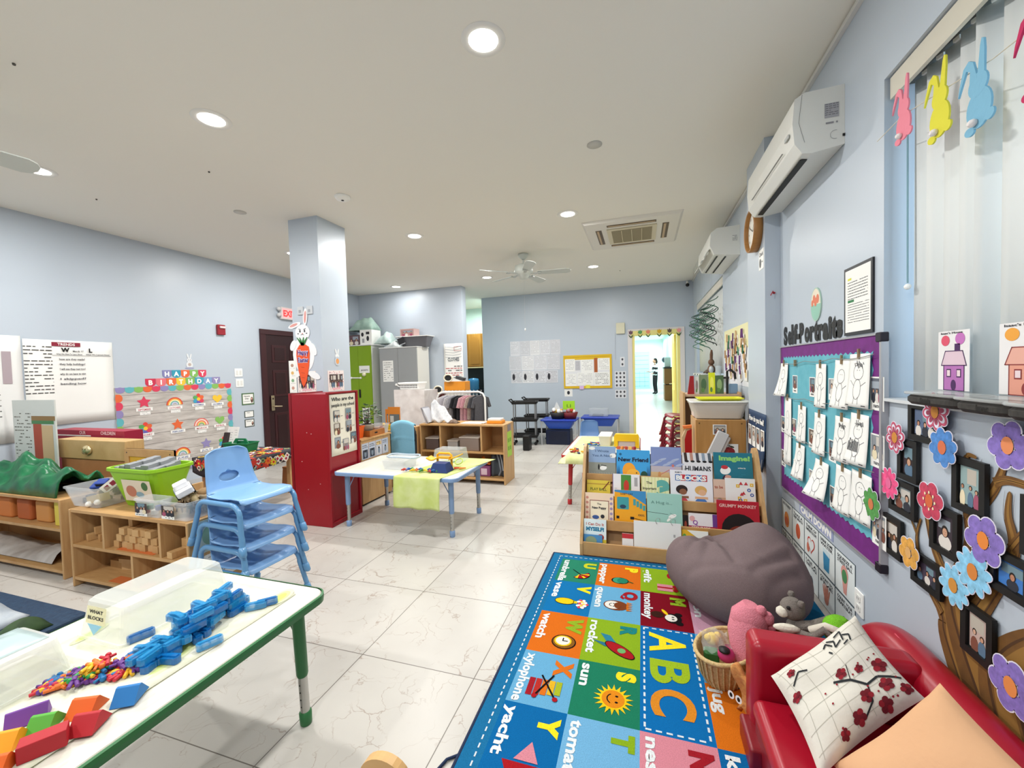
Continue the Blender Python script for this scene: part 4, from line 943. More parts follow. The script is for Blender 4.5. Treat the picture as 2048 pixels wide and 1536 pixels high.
b=B(frame((-3.509,3.4395,1.24),(1,0,0),(0,0,1),(0,-1,0))); b.box(0,.03,0,.34,0,.002,PAPER)
b=B(frame((-3.5105,3.47,1.24),(0,-1,0),(0,0,1),(-1,0,0))); 
b=B(frame((-3.58,3.435,1.22),(1,0,0),(0,0,1),(0,-1,0))); b.box(0,.095,0,.34,0,.002,PAPER)
for k in range(4): b.ell(.045,.05+.08*k,.02,.018,.0025,mat(('#c99a8a','#8ab08a','#d9b06a','#b08a7a')[k]),10); b.scrib(.02,.08,.02+.08*k,.006,.0025,GREYP,rnd)
tag(b.done('picture_strip'),'narrow white strip of small pictures at the left edge of the pillar','picture')
r=thing('bunny_cutout','small white paper bunny with orange tag on the right face of the pillar','decoration',(-3.13,3.65,1.49))
b=B(frame((-3.1395,3.65,1.50),(0,1,0),(0,0,1))); bunny_shape(b,.12,.004,mat('#dfe2e4')); b.ell(0,.05,.04,.045,.0046,mat('#b9c4d0'),16); b.ell(0,.045,.024,.03,.005,mat('#e09a5a'),12); b.done('body',parent=r)
for k,x in enumerate((-3.43,-3.31)):
    b=B(frame((x,3.4395,2.035),(1,0,0),(0,0,1),(0,-1,0))); b.rbox(0,.075,0,.085,0,.012,mat('#c4c8cc',.35),r=.004); b.rect(.02,.05,.02,.05,.0125,mat('#9a9ea4')); tag(b.done('wall_plate'),('left','right')[k]+' grey switch plate above the bunny on the pillar','switch')

# ================================================================ little house-corner table, stool, caddy
r=thing('play_table','small wooden play table under a bright patterned cloth left of the red cabinet','table',(-4.4,3.5,0))
b=B(); b.box(-4.75,-4.0,3.25,3.88,.50,.52,MAPLE); b.done('tabletop',parent=r)
for x in (-4.7,-4.05):
    for y in (3.3,3.83):
        b=B(); b.box(x-.025,x+.025,y-.025,y+.025,0,.50,MAPLEZ); b.done('leg',parent=r)
r=thing('patterned_cloth','black cloth with bright flowers and diamonds covering the play table','cloth',(-4.38,3.5,.52))
PB=mat('#3a393e',.7); b=B(); b.box(-4.78,-3.98,3.22,3.9,.5205,.524,PB)
b.grid(lambda u,v:(-4.78+.8*u,3.217-.01*math.sin(9*u)*v,.522-(.16+.05*math.sin(5*u))*v),14,4,PB,thick=.003); b.grid(lambda u,v:(-3.975+.008*math.sin(8*u)*v,3.22+.68*u,.522-(.13-.05*u)*v),10,4,PB,thick=.003); b.done('cover',parent=r)
rr=random.Random(11); b=B(); T=on_top(-4.78,3.22,.5245)
def deco(b,T,W_,H_,n):
    b.at(T)
    for k in range(n):
        x,y=rr.uniform(.03,W_-.03),rr.uniform(.03,H_-.03); z=.0006*(k%7+1); c=rr.choice(('#e8d23a','#d8302a','#e87a2a','#e6e3dc','#8fae6a','#c9402f','#f0e8d8','#7a7f88'))
        if k%3==0:
            for q in range(7): a=2*PI*q/7; b.ell(x+.028*math.cos(a),y+.028*math.sin(a),.018,.012,z,mat(c),8,rot=a)
            b.ell(x,y,.014,.014,z+.0002,mat('#d8302a' if c!='#d8302a' else '#e8d23a'),8)
        elif k%3==1: b.poly([(x-.04,y),(x,y-.04),(x+.04,y),(x,y+.04)],z,mat(c)); b.poly([(x-.02,y),(x,y-.02),(x+.02,y),(x,y+.02)],z+.0002,mat('#b02a4a'))
        else: b.ell(x,y,.026,.026,z,mat(c),10); b.ell(x,y,.013,.013,z+.0002,PB,8)
deco(b,T,.8,.68,120); deco(b,frame((-4.78,3.2,.38),(1,0,0),(0,0,1),(0,-1,0)),.8,.145,44); deco(b,frame((-3.958,3.22,.40),(0,1,0),(0,0,1)),.66,.12,34); b.done('flower_print',parent=r)
b=B(); bx=-4.45
r=thing('tool_caddy','green plastic handled caddy on the patterned table','caddy',(-4.55,3.72,.53))
GC=mat('#17784c',.45); b=B(place(-4.55,3.62,.531,rz=.1)); open_bin(b,-.17,.17,-.09,.09,0,.10,GC,taper=.015,r=.015); b.box(-.004,.004,-.085,.085,.004,.09,GC); b.done('tray',parent=r)
b=B(place(-4.55,3.62,.531,rz=.1)); b.prism([(-.11,.09),(-.07,.145),(.07,.145),(.11,.09),(.055,.09),(.045,.125),(-.045,.125),(-.055,.09)],-.006,.006,GC,local=frame((0,0,0),(1,0,0),(0,0,1),(0,-1,0))); b.done('handle',parent=r)
b=B(place(-4.72,3.62,.54)@frame((0,0,0),(1,0,0.0),(0,.25,1))); b.box(-.1,.08,0,.27,0,.003,PAPER); 
for k in range(7): b.scrib(-.07,.06,.06+.028*k,.008,.0035,GREYP,rnd)
tag(b.done('paper_sheet'),'white paper sheets standing in the green caddy','paper')
b=B(place(-4.82,3.62,.54)@frame((0,0,0),(1,0,0),(0,.3,1))); b.rbox(-.03,.05,0,.2,0,.03,mat('#2f2626'),r=.01); tag(b.done('dark_pouch'),'dark pouch beside the papers behind the blue chair','pouch')
r=thing('wooden_chair','small honey wooden child chair tucked under the patterned table','chair',(-4.1,3.75,0))
HW=mat('#b97c48',.45,kind='woodz',c2='#a06838')
for y in (3.94,4.16):
    b=B(frame((-4.10,y,0),(1,0,0),(0,0,1),(0,-1,0))); b.prism([(.10,0),(.05,0),(.0,.12),(-.10,.14),(-.15,0),(-.20,0),(-.17,.26),(.0,.27),(.01,.5),(.055,.5),(.05,.25)],-.01,.01,HW); b.done('side_frame',parent=r,bevel=.003)
b=B(); b.box(-4.28,-4.08,3.93,4.17,.255,.275,HW); b.done('seat',parent=r,bevel=.003)
b=B(); b.box(-4.085,-4.065,3.955,4.145,.36,.48,HW); b.done('backrest',parent=r,bevel=.003)
b=B(); b.rbox(-4.78,-4.68,2.9,3.0,0,.62,mat('#a0172c',.5),r=.02); tag(b.done('red_post'),'dark red padded post behind the blue chair stack, below the birthday board','post')
# ================================================================ alphabet rug
RUGM={}
def rm(c):
    if c not in RUGM: RUGM[c]=mat(c,.95,spec=.05,kind='fabric',c2='#%02x%02x%02x'%tuple(max(0,int(int(c[i:i+2],16)*.86)) for i in (1,3,5)),sc_=8,bump=.25)
    return RUGM[c]
r=thing('alphabet_rug','colourful alphabet rug with blue dashed border on the tiled floor','rug',(0.1,1.6,0))
b=B(); b.rbox(-.655,.93,.15,2.985,.0005,.011,rm('#1f6fa0'),r=.01); b.done('rug_base',parent=r)
b=B(); b.tube([(-.655,2.985,.007),(-.655,.15,.007)],.007,mat('#1c2b4a',.9),6); b.tube([(-.655,2.985,.007),(.93,2.985,.007)],.007,mat('#1c2b4a',.9),6); b.tube([(-.655,1.30,.006),(-.69,1.27,.007),(-.72,1.18,.006),(-.76,1.12,.006)],.005,mat('#1c2b4a',.9),6); b.done('binding',parent=r)
RZ=.0116
b=B(frame((-.655,2.985,RZ),(0,-1,0),(1,0,0)))  # local u = towards the camera, v = +X
WD=rm('#d8e4ec')
for k in range(78): b.rect(.042+.036*k,.042+.036*k+.02,.055,.061,.0008,WD)
for k in range(42): b.rect(.042,.048,.055+.036*k,.055+.036*k+.02,.0008,WD)
rows=[.085,.395,.748,1.09,1.412,1.745,2.08,2.42]; cols=[.085,.348,.625,.892,1.16,1.43]
LB='#67a8cf'; grid_=[[('#2a8064','U','umbrella','#c5c92a'),('#1571ae','V','vase','#f2de2a'),('#d76c1c','W','watch','#8fae2a'),(LB,'X','xylophone','#d9701f'),('#0f66a4','Y','yacht','#f2de2a'),('#d76c1c','Z','zebra','#1571ae')],
 [('#d76c1c','P','pepper','#f2de2a'),(LB,'Q','queen','#a01f2a'),('#88ab22','R','rocket','#1f7f7f'),('#1f7a5c','S','sun','#f2de2a'),('#71aed6','T','tomato','#88ab22'),('#a01f2a','O','orange','#f2de2a')],
 [('#8aae24','G','gift','#a01f2a'),('#7c1020','M','monkey','#8fae2a'),None,None,('#d48896','N','nest','#a01f2a'),('#2a8064','H','hat','#f2de2a')],
 [('#0f66a4','F','fish','#f2de2a'),('#c99ab0','L','lion','#1571ae'),(LB,'I','igloo','#a01f2a'),('#d5711a','J','jug','#f2de2a'),('#0f66a4','K','kite','#f2de2a'),('#2a8064','E','egg','#f2de2a')],
 [('#2a8064','A','apple','#f2de2a'),('#d76c1c','B','ball','#f2de2a'),('#0f66a4','C','cat','#f2de2a'),('#8aae24','D','dog','#a01f2a'),('#d48896','E','ear','#a01f2a'),(LB,'F','fan','#d76c1c')]]
for ci,col in enumerate(grid_):
    for ri,cell in enumerate(col):
        if not cell: continue
        c,L_,wd,lc=cell; u0,u1,v0,v1=rows[ri],rows[ri+1],cols[ci],cols[ci+1]
        b.rect(u0,u1,v0,v1,.0012,rm(c))
        b.text(wd,u0+.02,v0+.022,.046,.0024,rm('#e6ecee'),bold=.035,w=min(.295,.042*len(wd)+.012))
        b.text(L_,u0+.035,v1-.095,.075,.0024,rm(lc),bold=.07)
b.rect(rows[2],rows[4],cols[2],cols[3],.0012,rm('#0f6cb0'))
for k in range(17):
    u=rows[2]+.012+.038*k
    for v in (cols[2]+.014,cols[3]-.022): b.rect(u,u+.022,v,v+.008,.0022,WD)
for k in range(6):
    v=cols[2]+.02+.038*k
    for u in (rows[2]+.01,rows[4]-.018): b.rect(u,u+.008,v,v+.022,.0022,WD)
for ch,u,c in (('A',.045,'#f2de2a'),('B',.245,'#9cb928'),('C',.425,'#d98a2a')): b.text(ch,rows[2]+u,cols[2]+.05,.165,.0026,rm(c),bold=.03,w=.15)
def cc(ri,ci,du,dv): return rows[ri]+du, cols[ci]+dv
D=rm('#1a1416'); RD=rm('#a81c24'); YL=rm('#f0c81f'); OG=rm('#d9761f'); WH=rm('#e8e4dc')
x,y=cc(0,0,.2,.15); b.ell(x,y,.06,.07,.0026,D,14,-.3,2.4,-.3); b.ell(x,y,.054,.064,.003,RD,14,-.3,2.4,-.3)
for a in (.1,1.0,1.9): b.poly([(x,y),(x+.058*math.cos(a-.5),y+.066*math.sin(a-.5)),(x+.058*math.cos(a-.2),y+.066*math.sin(a-.2))],.0033,YL)
b.line([(x-.05,y-.05),(x+.02,y+.02)],.006,.0036,D)
x,y=cc(1,0,.23,.11); b.ell(x,y,.035,.06,.0026,D,18); b.ell(x,y,.031,.056,.003,YL,18); b.rect(x-.012,x+.012,y+.05,y+.075,.003,YL)
for k in range(3): flower(b,x-.01+.02*k,y+.10+.012*(k%2),.03,.0032,cols=('#c0304a','#e8e4dc')*3)
x,y=cc(2,0,.24,.17); b.ell(x,y,.055,.062,.0026,D,20); b.ell(x,y,.05,.056,.003,rm('#8a5a1f'),20); b.ell(x-.005,y-.005,.04,.044,.0034,YL,20); b.ell(x-.005,y-.005,.032,.036,.0038,WH,20); b.line([(x-.025,y-.005),(x-.005,y-.005),(x-.005,y+.018)],.006,.0042,D)
x,y=cc(3,0,.22,.14)
for k,c in enumerate(('#a01f2a','#b5302a','#d9701f','#e0b02a','#a8b42a')): b.rect(x-.05+.02*0,x+.05-.006*k,y-.07+.03*k,y-.044+.03*k,.0026+.0002*k,rm(c))
b.line([(x-.07,y-.02),(x+.05,y+.06)],.008,.004,D); b.line([(x+.05,y-.03),(x-.08,y+.03)],.008,.0042,D); b.ell(x+.05,y-.03,.012,.012,.0045,RD,10); b.ell(x+.05,y+.06,.012,.012,.0045,RD,10)
x,y=cc(4,0,.25,.13); b.poly([(x,y-.06),(x+.05,y-.03),(x+.05,y+.07),(x,y+.09)],.003,RD); b.poly([(x-.01,y-.02),(x-.09,y+.03),(x-.01,y+.07)],.003,rm('#d48896')); 
x,y=cc(0,1,.22,.15); b.ell(x,y,.04,.055,.0026,D,18); b.ell(x,y-.01,.036,.036,.003,rm('#3f9a7a'),16); b.ell(x,y+.015,.034,.034,.0032,rm('#2a8064'),16); b.line([(x,y+.05),(x+.015,y+.08)],.008,.0035,rm('#1f5a30'))
x,y=cc(1,1,.2,.14); b.ell(x,y,.05,.07,.0026,rm('#7a3f22'),20); b.ell(x,y-.018,.04,.045,.003,WH,18); b.ell(x,y+.01,.03,.02,.0034,rm('#7a3f22'),14)
for k in range(5): b.poly([(x-.045+.018*k,y+.06),(x-.027+.018*k,y+.06),(x-.036+.018*k,y+.095)],.0034,OG)
for q in (-1,1): b.ell(x+q*.014,y-.012,.004,.005,.0036,D,8)
b.arc(x,y-.022,.012,.016,.0036,D,PI,2*PI,8)
x,y=cc(2,1,.22,.17); b.poly([(x-.03,y-.05),(x-.1,y-.09),(x-.09,y-.04),(x-.04,y-.01)],.0028,rm('#2f7f9a')); b.poly([(x,y-.06),(x-.04,y-.13),(x-.02,y-.02)],.0029,rm('#2f6f8a')); b.ell(x+.01,y+.01,.035,.085,.003,D,20,rot=-.6); b.ell(x+.01,y+.01,.031,.08,.0034,RD,20,rot=-.6); b.ell(x+.015,y+.02,.018,.02,.0038,rm('#6fae6a'),14)
x,y=cc(3,1,.2,.17)
for k in range(18):
    a=2*PI*k/18; b.poly([(x+.05*math.cos(a-.16),y+.05*math.sin(a-.16)),(x+.05*math.cos(a+.16),y+.05*math.sin(a+.16)),(x+.082*math.cos(a),y+.082*math.sin(a))],.0028,YL)
b.ell(x,y,.054,.054,.0032,YL,24); b.ell(x,y,.047,.047,.0036,rm('#e08a1f'),24); b.arc(x,y+.002,.024,.029,.004,D,PI*1.15,PI*1.85,10)
for q in (-1,1): b.ell(x+q*.016,y+.014,.005,.007,.004,D,8)
x,y=cc(4,1,.26,.13); b.ell(x,y,.055,.06,.003,RD,20); star(b,x,y+.03,.03,.0034,rm('#2f8a3a'))
x,y=cc(0,2,.24,.15); b.rect(x-.04,x+.04,y-.05,y+.04,.003,rm('#d48896')); b.rect(x-.008,x+.008,y-.05,y+.04,.0034,RD); b.ell(x-.02,y+.055,.02,.016,.0034,RD,12); b.ell(x+.02,y+.055,.02,.016,.0034,RD,12)
x,y=cc(1,2,.24,.15); b.ell(x+.01,y+.02,.045,.045,.003,D,18); b.ell(x-.03,y+.05,.018,.02,.0031,D,12); b.ell(x+.05,y+.05,.018,.02,.0031,D,12); b.ell(x+.01,y+.01,.032,.032,.0034,WH,16); b.ell(x,y+.02,.005,.008,.0038,D,8); b.ell(x+.02,y+.02,.005,.008,.0038,D,8); b.ell(x-.01,y-.06,.03,.035,.0031,rm('#3a2018'),14); b.ell(x-.04,y-.02,.03,.01,.0033,YL,12,rot=.5)
x,y=cc(4,2,.2,.14); b.line([(x-.05,y-.09),(x-.02,y-.03),(x-.04,y+.03)],.014,.003,rm('#4a2c1c')); b.line([(x+.05,y-.08),(x+.02,y-.02),(x+.05,y+.04)],.008,.003,rm('#4a2c1c')); b.line([(x+.02,y-.02),(x-.01,y+.03)],.008,.003,rm('#4a2c1c'))
x,y=cc(3,3,.24,.15); b.ell(x,y,.045,.055,.003,WH,16); b.arc(x,y+.05,.02,.03,.0034,WH,-PI/2,PI/2,10)
b.done('alphabet_print',parent=r)

# ================================================================ book display
X0,X1=-.462,.792
r=thing('book_display','maple slanted book display rack with five tiers of picture books','bookcase',(.165,3.22,0))
SP=[(3.0,0),(3.0,.09),(3.03,.16),(3.30,.70),(3.335,.755),(3.38,.775),(3.44,.76),(3.47,.70),(3.49,0)]
for xx in (X0,X1-.022):
    b=B(frame((xx,0,0),(0,1,0),(0,0,1),(1,0,0))); b.prism(SP,0,.022,MAPLEZ); b.done('side_panel',parent=r,bevel=.003)
LIP=[(3.005,.03,.105),(3.09,.175,.25),(3.185,.335,.405),(3.28,.49,.55)]
for k,(y,z0,z1) in enumerate(LIP):
    b=B(); b.box(X0+.022,X1-.022,y,y+.014,z0 if k else .008,z1,MAPLE); b.done('front_rail',parent=r,bevel=.002)
    b=B(); b.box(X0+.022,X1-.022,y+.014,y+.085,z0,z0+.01,MAPLE); b.done('ledge',parent=r)
b=B(frame((X0+.022,0,0),(0,1,0),(0,0,1),(1,0,0))); b.prism([(3.10,.02),(3.39,.70),(3.405,.70),(3.115,.02)],0,X1-X0-.044,mat('#b98f5f',.5)); b.done('back_panel',parent=r)
LEAN=.20
def book(row,x0,x1,ztop,bg,label,draw=None,dy=0.0,th=.012,zb=None,name='picture_book',spine=None):
    y,z0,z1=LIP[row]; zb=(z0+.0135) if zb is None else zb; a=LEAN; yb=y+.060-dy
    H_=(ztop-zb)/math.cos(a); F=frame((x0,yb-.03,zb),(1,0,0),(0,math.sin(a),math.cos(a)))
    b=B(F); W_=x1-x0; b.box(0,W_,0,H_,-th,0,mat(bg,.3,spec=.5)); b.box(.002,W_-.001,.002,H_-.002,-th+.0015,-.0015,PAPER)
    if draw: draw(b,W_,H_)
    return tag(b.done(name),label,'book')
T1=INK
def d1(b,w,h):
    b.rect(0,w,0,h*.5,.0005,mat('#8f938a')); 
    for k in range(16): b.line([(w*k/16,h*.02),(w*(k+.6)/16,h*.2)],.002,.0008,mat('#d0cfc6'))
    b.text('I Wrote',w*.5,h*.82,h*.07,.001,mat('#4a6488'),align='c',w=w*.5); b.text('You A Note',w*.5,h*.68,h*.07,.001,mat('#4a6488'),align='c',w=w*.75)
    b.ell(w*.12,h*.93,w*.12,h*.05,.001,PAPER); b.ell(w*.9,h*.72,w*.12,h*.07,.001,PAPER); b.ell(w*.55,h*.34,w*.13,h*.07,.001,WHT,rot=.2); b.ell(w*.38,h*.36,w*.03,h*.09,.0012,BLK); b.line([(w*.48,h*.42),(w*.65,h*.40)],.006,.0014,BLK)
book(3,-.425,-.212,.757,'#8fa9cc','pale blue book I Wrote You A Note, leftmost on the top tier',d1)
def d2(b,w,h):
    b.text('New Friend',w*.5,h*.62,h*.13,.001,mat('#141e3a'),align='c',w=w*.9,bold=.04); b.ell(w*.38,h*.3,w*.2,h*.28,.0008,mat('#f0a02a')); b.ell(w*.5,h*.2,w*.2,h*.18,.0009,mat('#f4b43a')); b.ell(w*.6,h*.25,w*.02,h*.02,.0011,BLK); b.ell(w*.82,h*.2,w*.1,h*.12,.001,mat('#1f4a3a'))
    for q in (0,1):
        for k in range(3): b.poly([(w*(q*.9+.03*k),0),(w*(q*.9+.03*k+.05),0),(w*(q*.88+.03*k+.03),h*.5)],.0007+.0001*k,mat('#2a5a8a'))
    b.ell(w*.12,h*.85,w*.04,w*.04,.001,mat('#16608a'),10)
book(3,-.205,.049,.735,'#3f9fdc','bright blue book New Friend with orange creature on the top tier',d2)
def d3(b,w,h):
    b.rect(0,w,0,h*.28,.0005,mat('#d0b080')); b.rect(0,w,h*.28,h*.45,.0005,mat('#b9b0b8'))
    for k in range(7): b.ell(w*(.1+.14*k),h*(.5+.07*(k%3)),w*.14,h*.03,.0007,mat('#a9b4d0'),rot=.3)
    b.ell(w*.7,h*.28,w*.1,h*.16,.001,mat('#b9a9c9')); b.ell(w*.72,h*.47,w*.04,h*.04,.0012,mat('#c9756a')); b.ell(w*.28,h*.2,w*.05,h*.09,.001,mat('#c9905a')); b.line([(w*.33,h*.22),(w*.6,h*.35)],.005,.0013,mat('#c9756a'))
book(3,.055,.277,.765,'#7f8fc0','dusky blue beach scene book in the middle of the top tier',d3)
def d4(b,w,h):
    b.text('HUMANS',w*.52,h*.40,h*.17,.001,INK,align='c',w=w*.86,bold=.03); 
    for k,c in enumerate(('#3a2622','#b98a7a','#4a4a55','#8a98a8','#55606a')): b.poly([(w*(.05+.2*k),h),(w*(.15+.2*k),h),(w*(.18+.2*k),h*.74),(w*(.08+.2*k),h*.70)],.0008,mat(c)); b.ell(w*(.15+.2*k),h*.72,w*.07,h*.035,.001,BLK)
    b.text("IT'S",w*.1,h*.4,h*.04,.001,INK,rot=PI/2)
book(3,.283,.490,.728,'#dedde0','white book HUMANS with a row of feet on the top tier',d4)
def d5(b,w,h):
    b.text('Imagine!',w*.54,h*.76,h*.14,.001,mat('#8fd070'),align='c',w=w*.8,bold=.05); b.ell(w*.3,h*.45,w*.14,h*.12,.001,WHT,rot=.3); b.ell(w*.28,h*.55,w*.09,h*.06,.0012,mat('#c0303a')); b.ell(w*.33,h*.18,w*.12,h*.14,.001,mat('#3a1f3a')); b.ell(w*.36,h*.26,w*.08,h*.06,.0012,mat('#d9a090')); b.text('written by',w*.62,h*.52,h*.04,.001,PAPER,w=w*.2)
    for k in range(12): b.line([(w*.03*k*2.6,h*(.1+.06*(k%5))),(w*(.03*k*2.6+.1),h*(.11+.06*(k%5)))],.003,.0007,mat('#2f8aa0'))
book(3,.500,.757,.738,'#1f7388','teal book Imagine! at the right end of the top tier',d5)
def d6(b,w,h):
    b.text('PLAY BALL',w*.5,h*.52,h*.13,.001,mat('#5a6a2a'),align='c',w=w*.7); b.ell(w*.25,h*.2,w*.09,h*.09,.001,mat('#c0392a')); b.ell(w*.5,h*.22,w*.09,h*.09,.001,mat('#5a9a3a')); b.ell(w*.75,h*.2,w*.09,h*.09,.001,mat('#e07a2a')); b.line([(w*.7,h*.6),(w*.95,h*.95)],.008,.0012,mat('#7a3a1a')); b.rect(0,w,h*.8,h*.85,.0008,mat('#b9953a'))
book(2,-.430,-.250,.508,'#d8c243','small yellow book PLAY BALL on the second tier from the top',d6)
def d7(b,w,h): b.rect(w*.3,w*.68,0,h*.98,.001,mat('#4a8a3a')); b.ell(w*.5,h*.6,w*.1,h*.2,.0012,mat('#c0392a')); b.ell(w*.45,h*.3,w*.1,h*.15,.0012,mat('#d8c83a')); b.rect(w*.8,w*.92,h*.6,h*.9,.001,GREYP); b.scrib(w*.05,w*.25,h*.5,.005,.001,GREYP,rnd); b.box(-.004,0,0,h,-.012,.0006,mat('#5a3a8a'))
book(2,-.228,-.030,.563,'#e6e6ea','white book with green strip picture standing behind the yellow bus book',d7,th=.02)
def d8(b,w,h):
    for k in range(8): b.rect(w*.12*k,w*(.12*k+.04),0,h,.0005,mat('#d8dca0'))
    b.text('The',w*.18,h*.75,h*.09,.001,INK); b.text('Important',w*.05,h*.55,h*.09,.001,INK,w=w*.5); b.text('Book',w*.2,h*.3,h*.09,.001,INK); b.text('3',w*.55,h*.25,h*.62,.0012,mat('#5fa8a0'),bold=.08)
book(2,-.018,.180,.552,'#e8e6b8','cream striped book with a large teal 3',d8)
def d9(b,w,h):
    b.text('BLOCKS',w*.5,h*.74,h*.12,.0012,WHT,align='c',w=w*.72,bold=.05)
    for k,c in enumerate(('#3a6ab0','#c0303a','#3a6ab0','#c0303a','#3a6ab0','#c0303a')): b.rect(w*(.12+.128*k),w*(.238+.128*k),h*.715,h*.885,.001,mat(c))
    b.text("RUBY'S",w*.12,h*.92,h*.04,.001,T1)
    for cx,hc,sk,sh in ((.27,'#2a1a1a','#8a5a40','#d84a5a'),(.72,'#d8a860','#e0b08a','#4a7ac0')):
        b.ell(w*cx,h*.48,w*.14,h*.12,.001,mat(hc)); b.ell(w*(cx+.03),h*.42,w*.09,h*.08,.0012,mat(sk)); b.ell(w*cx,h*.12,w*.15,h*.16,.001,mat(sh)); b.rect(w*(cx-.14),w*(cx+.16),h*.25,h*.31,.0013,mat(sk))
book(2,.190,.478,.612,'#e9e8ee','white book BLOCKS with two children on the second tier',d9)
def d10(b,w,h): b.text('to be',w*.1,h*.7,h*.1,.001,mat('#a8503a'),w=w*.7); b.ell(w*.5,h*.2,w*.3,h*.2,.001,mat('#8a98a0')); b.rect(0,w,h*.35,h*.4,.001,mat('#c9a080'))
book(2,.482,.560,.560,'#d8b8a4','beige book half hidden between BLOCKS and the shapes board book',d10)
def d11(b,w,h):
    rr=random.Random(2)
    for k in range(18):
        x,y=rr.uniform(.12,.92)*w,rr.uniform(.1,.85)*h; c=('#e8b83a','#c0303a','#2f5aa8')[k%3]
        if k%3==0: b.rect(x-.011,x+.011,y-.011,y+.011,.001+k*.00003,mat(c)); b.ell(x,y,.004,.004,.0018,PAPER,8)
        elif k%3==1: b.poly([(x-.013,y-.01),(x+.013,y-.01),(x,y+.013)],.001+k*.00003,mat(c))
        else: b.arc(x,y,.006,.012,.001+k*.00003,mat(c),0,2*PI,14)
book(2,.560,.752,.572,'#ecebe8','white board book covered in coloured shapes on the second tier',d11)
def d12(b,w,h):
    b.rect(w*.17,w*.84,h*.02,h*.78,.0008,mat('#7a2a2a')); b.rect(w*.19,w*.82,h*.03,h*.76,.001,mat('#efe3c8')); b.text('The',w*.5,h*.64,h*.06,.0013,INK,align='c'); b.text('New Puppy',w*.5,h*.52,h*.07,.0013,INK,align='c',w=w*.5,bold=.05); b.ell(w*.38,h*.27,w*.12,h*.06,.0013,mat('#3a5a9a')); b.ell(w*.62,h*.3,w*.07,h*.06,.0013,INK)
    for k in range(6): b.ell(w*.08,h*(.1+.15*k),w*.05,h*.04,.001,mat('#c98a7a')); b.ell(w*.92,h*(.1+.15*k),w*.05,h*.04,.001,mat('#9a8ab0'))
book(1,-.437,-.222,.430,'#ecd2b8','cream bordered book The New Puppy on the middle tier',d12)
def d13(b,w,h):
    b.poly([(0,h*.95),(w*.5,h*.9),(w,h*.65),(w,h),(0,h)],.0006,mat('#3a8ac0')); b.rbox(w*.08,w*.46,h*.5,h*.82,0,.001,mat('#3f9aa0'),r=.008)
    for k in range(4): b.rect(w*(.6+.1*k),w*(.68+.1*k),h*(.62-.04*k),h*(.78-.05*k),.001,mat('#3f9aa0'))
    b.rect(w*.06,w*.15,h*.25,h*.32,.001,BLK); b.rect(w*.5,w*.62,h*.25,h*.32,.001,BLK); b.line([(w*.55,h*.3),(w,h*.22)],.004,.001,BLK); b.text('LOST CAT',w*.2,h*.88,h*.05,.001,INK); b.text('SCHOOL',w*.75,h*.35,h*.05,.001,INK,w=w*.2); b.ell(w*.27,h*.57,w*.1,h*.05,.0014,mat('#24405a'))
book(1,-.214,.013,.462,'#eda51c','yellow school bus book on the middle tier',d13)
def d14(b,w,h):
    b.text('A Hug is...',w*.12,h*.72,h*.08,.001,mat('#5a8a80'),w=w*.6,bold=0); b.line([(0,h*.5),(w*.6,h*.46)],.002,.001,INK); b.ell(w*.72,h*.42,w*.12,h*.05,.001,WHT,rot=.4); b.ell(w*.62,h*.33,w*.08,h*.03,.001,WHT,rot=.8); b.ell(w*.65,h*.15,w*.17,h*.04,.0008,mat('#6aa89a')); b.line([(w*.65,h*.5),(w*.8,h*.44)],.0015,.0012,INK)
book(1,.020,.262,.455,'#9ccabf','pale mint green book with a small white sketch on the middle tier',d14)
def d15(b,w,h): b.rect(w*.0,w,0,h*.42,.0006,mat('#a8284a')); b.rect(w*.78,w,h*.42,h,.0007,mat('#6a3a8a')); b.ell(w*.12,h*.75,w*.09,h*.13,.001,mat('#e0a8a8')); b.text('Q',w*.14,h*.48,h*.2,.0012,mat('#8a3a9a')); [b.ell(w*(.1+.17*k),h*.14,w*.06,h*.12,.001,mat(('#e6c0b0','#d8a07a','#f0d0c0')[k%3])) for k in range(6)]; b.text('FEELINGS',w*.1,h*.3,h*.09,.001,PAPER,w=w*.6)
book(1,.302,.503,.333,'#e9e4e8','small white and crimson book lying low on the middle tier',d15)
def d15b(b,w,h): b.ell(w*.5,h*.5,w*.25,h*.2,.001,mat('#8a3a2a'))
book(1,.264,.300,.315,'#1c1616','narrow black book beside the mint green one',d15b)
def d16(b,w,h):
    b.text('GRUMPY MONKEY',w*.5,h*.82,h*.085,.001,mat('#efc0b8'),align='c',w=w*.88); b.ell(w*.52,h*.24,w*.42,h*.42,.0008,mat('#1c0f10')); b.ell(w*.52,h*.10,w*.28,h*.24,.001,mat('#7a2a1a'))
book(1,.488,.752,.438,'#b8182a','red book GRUMPY MONKEY with dark silhouette at the right',d16,dy=.01)
def d17(b,w,h): b.text('I Can Do It',w*.5,h*.80,h*.09,.001,mat('#c05a4a'),align='c',w=w*.8); b.text('MYSELF!',w*.5,h*.62,h*.12,.001,mat('#1f7aa0'),align='c',w=w*.8,bold=.06); b.ell(w*.75,h*.42,w*.15,h*.1,.001,mat('#c0392a')); b.rect(0,w,0,h*.35,.0008,mat('#d8c03a'))
book(0,-.437,-.272,.255,'#dcebee','white book I Can Do It MYSELF! on the bottom tier',d17)
def d18(b,w,h): b.ell(w*.4,h*.6,w*.3,h*.3,.001,mat('#8a9a7a')); b.rect(0,w,0,h*.2,.001,mat('#2a5a9a'))
book(0,-.436,-.300,.150,'#4a8ac0','low blue book in front of I Can Do It MYSELF!',d18,dy=.012,th=.006)
def d19(b,w,h): b.rect(0,w,h*.75,h,.001,mat('#c0303a')); b.scrib(w*.2,w*.9,h*.35,.012,.001,INK,rnd)
book(0,-.158,-.080,.175,'#e8e6e6','small white card book with red top on the bottom tier',d19)
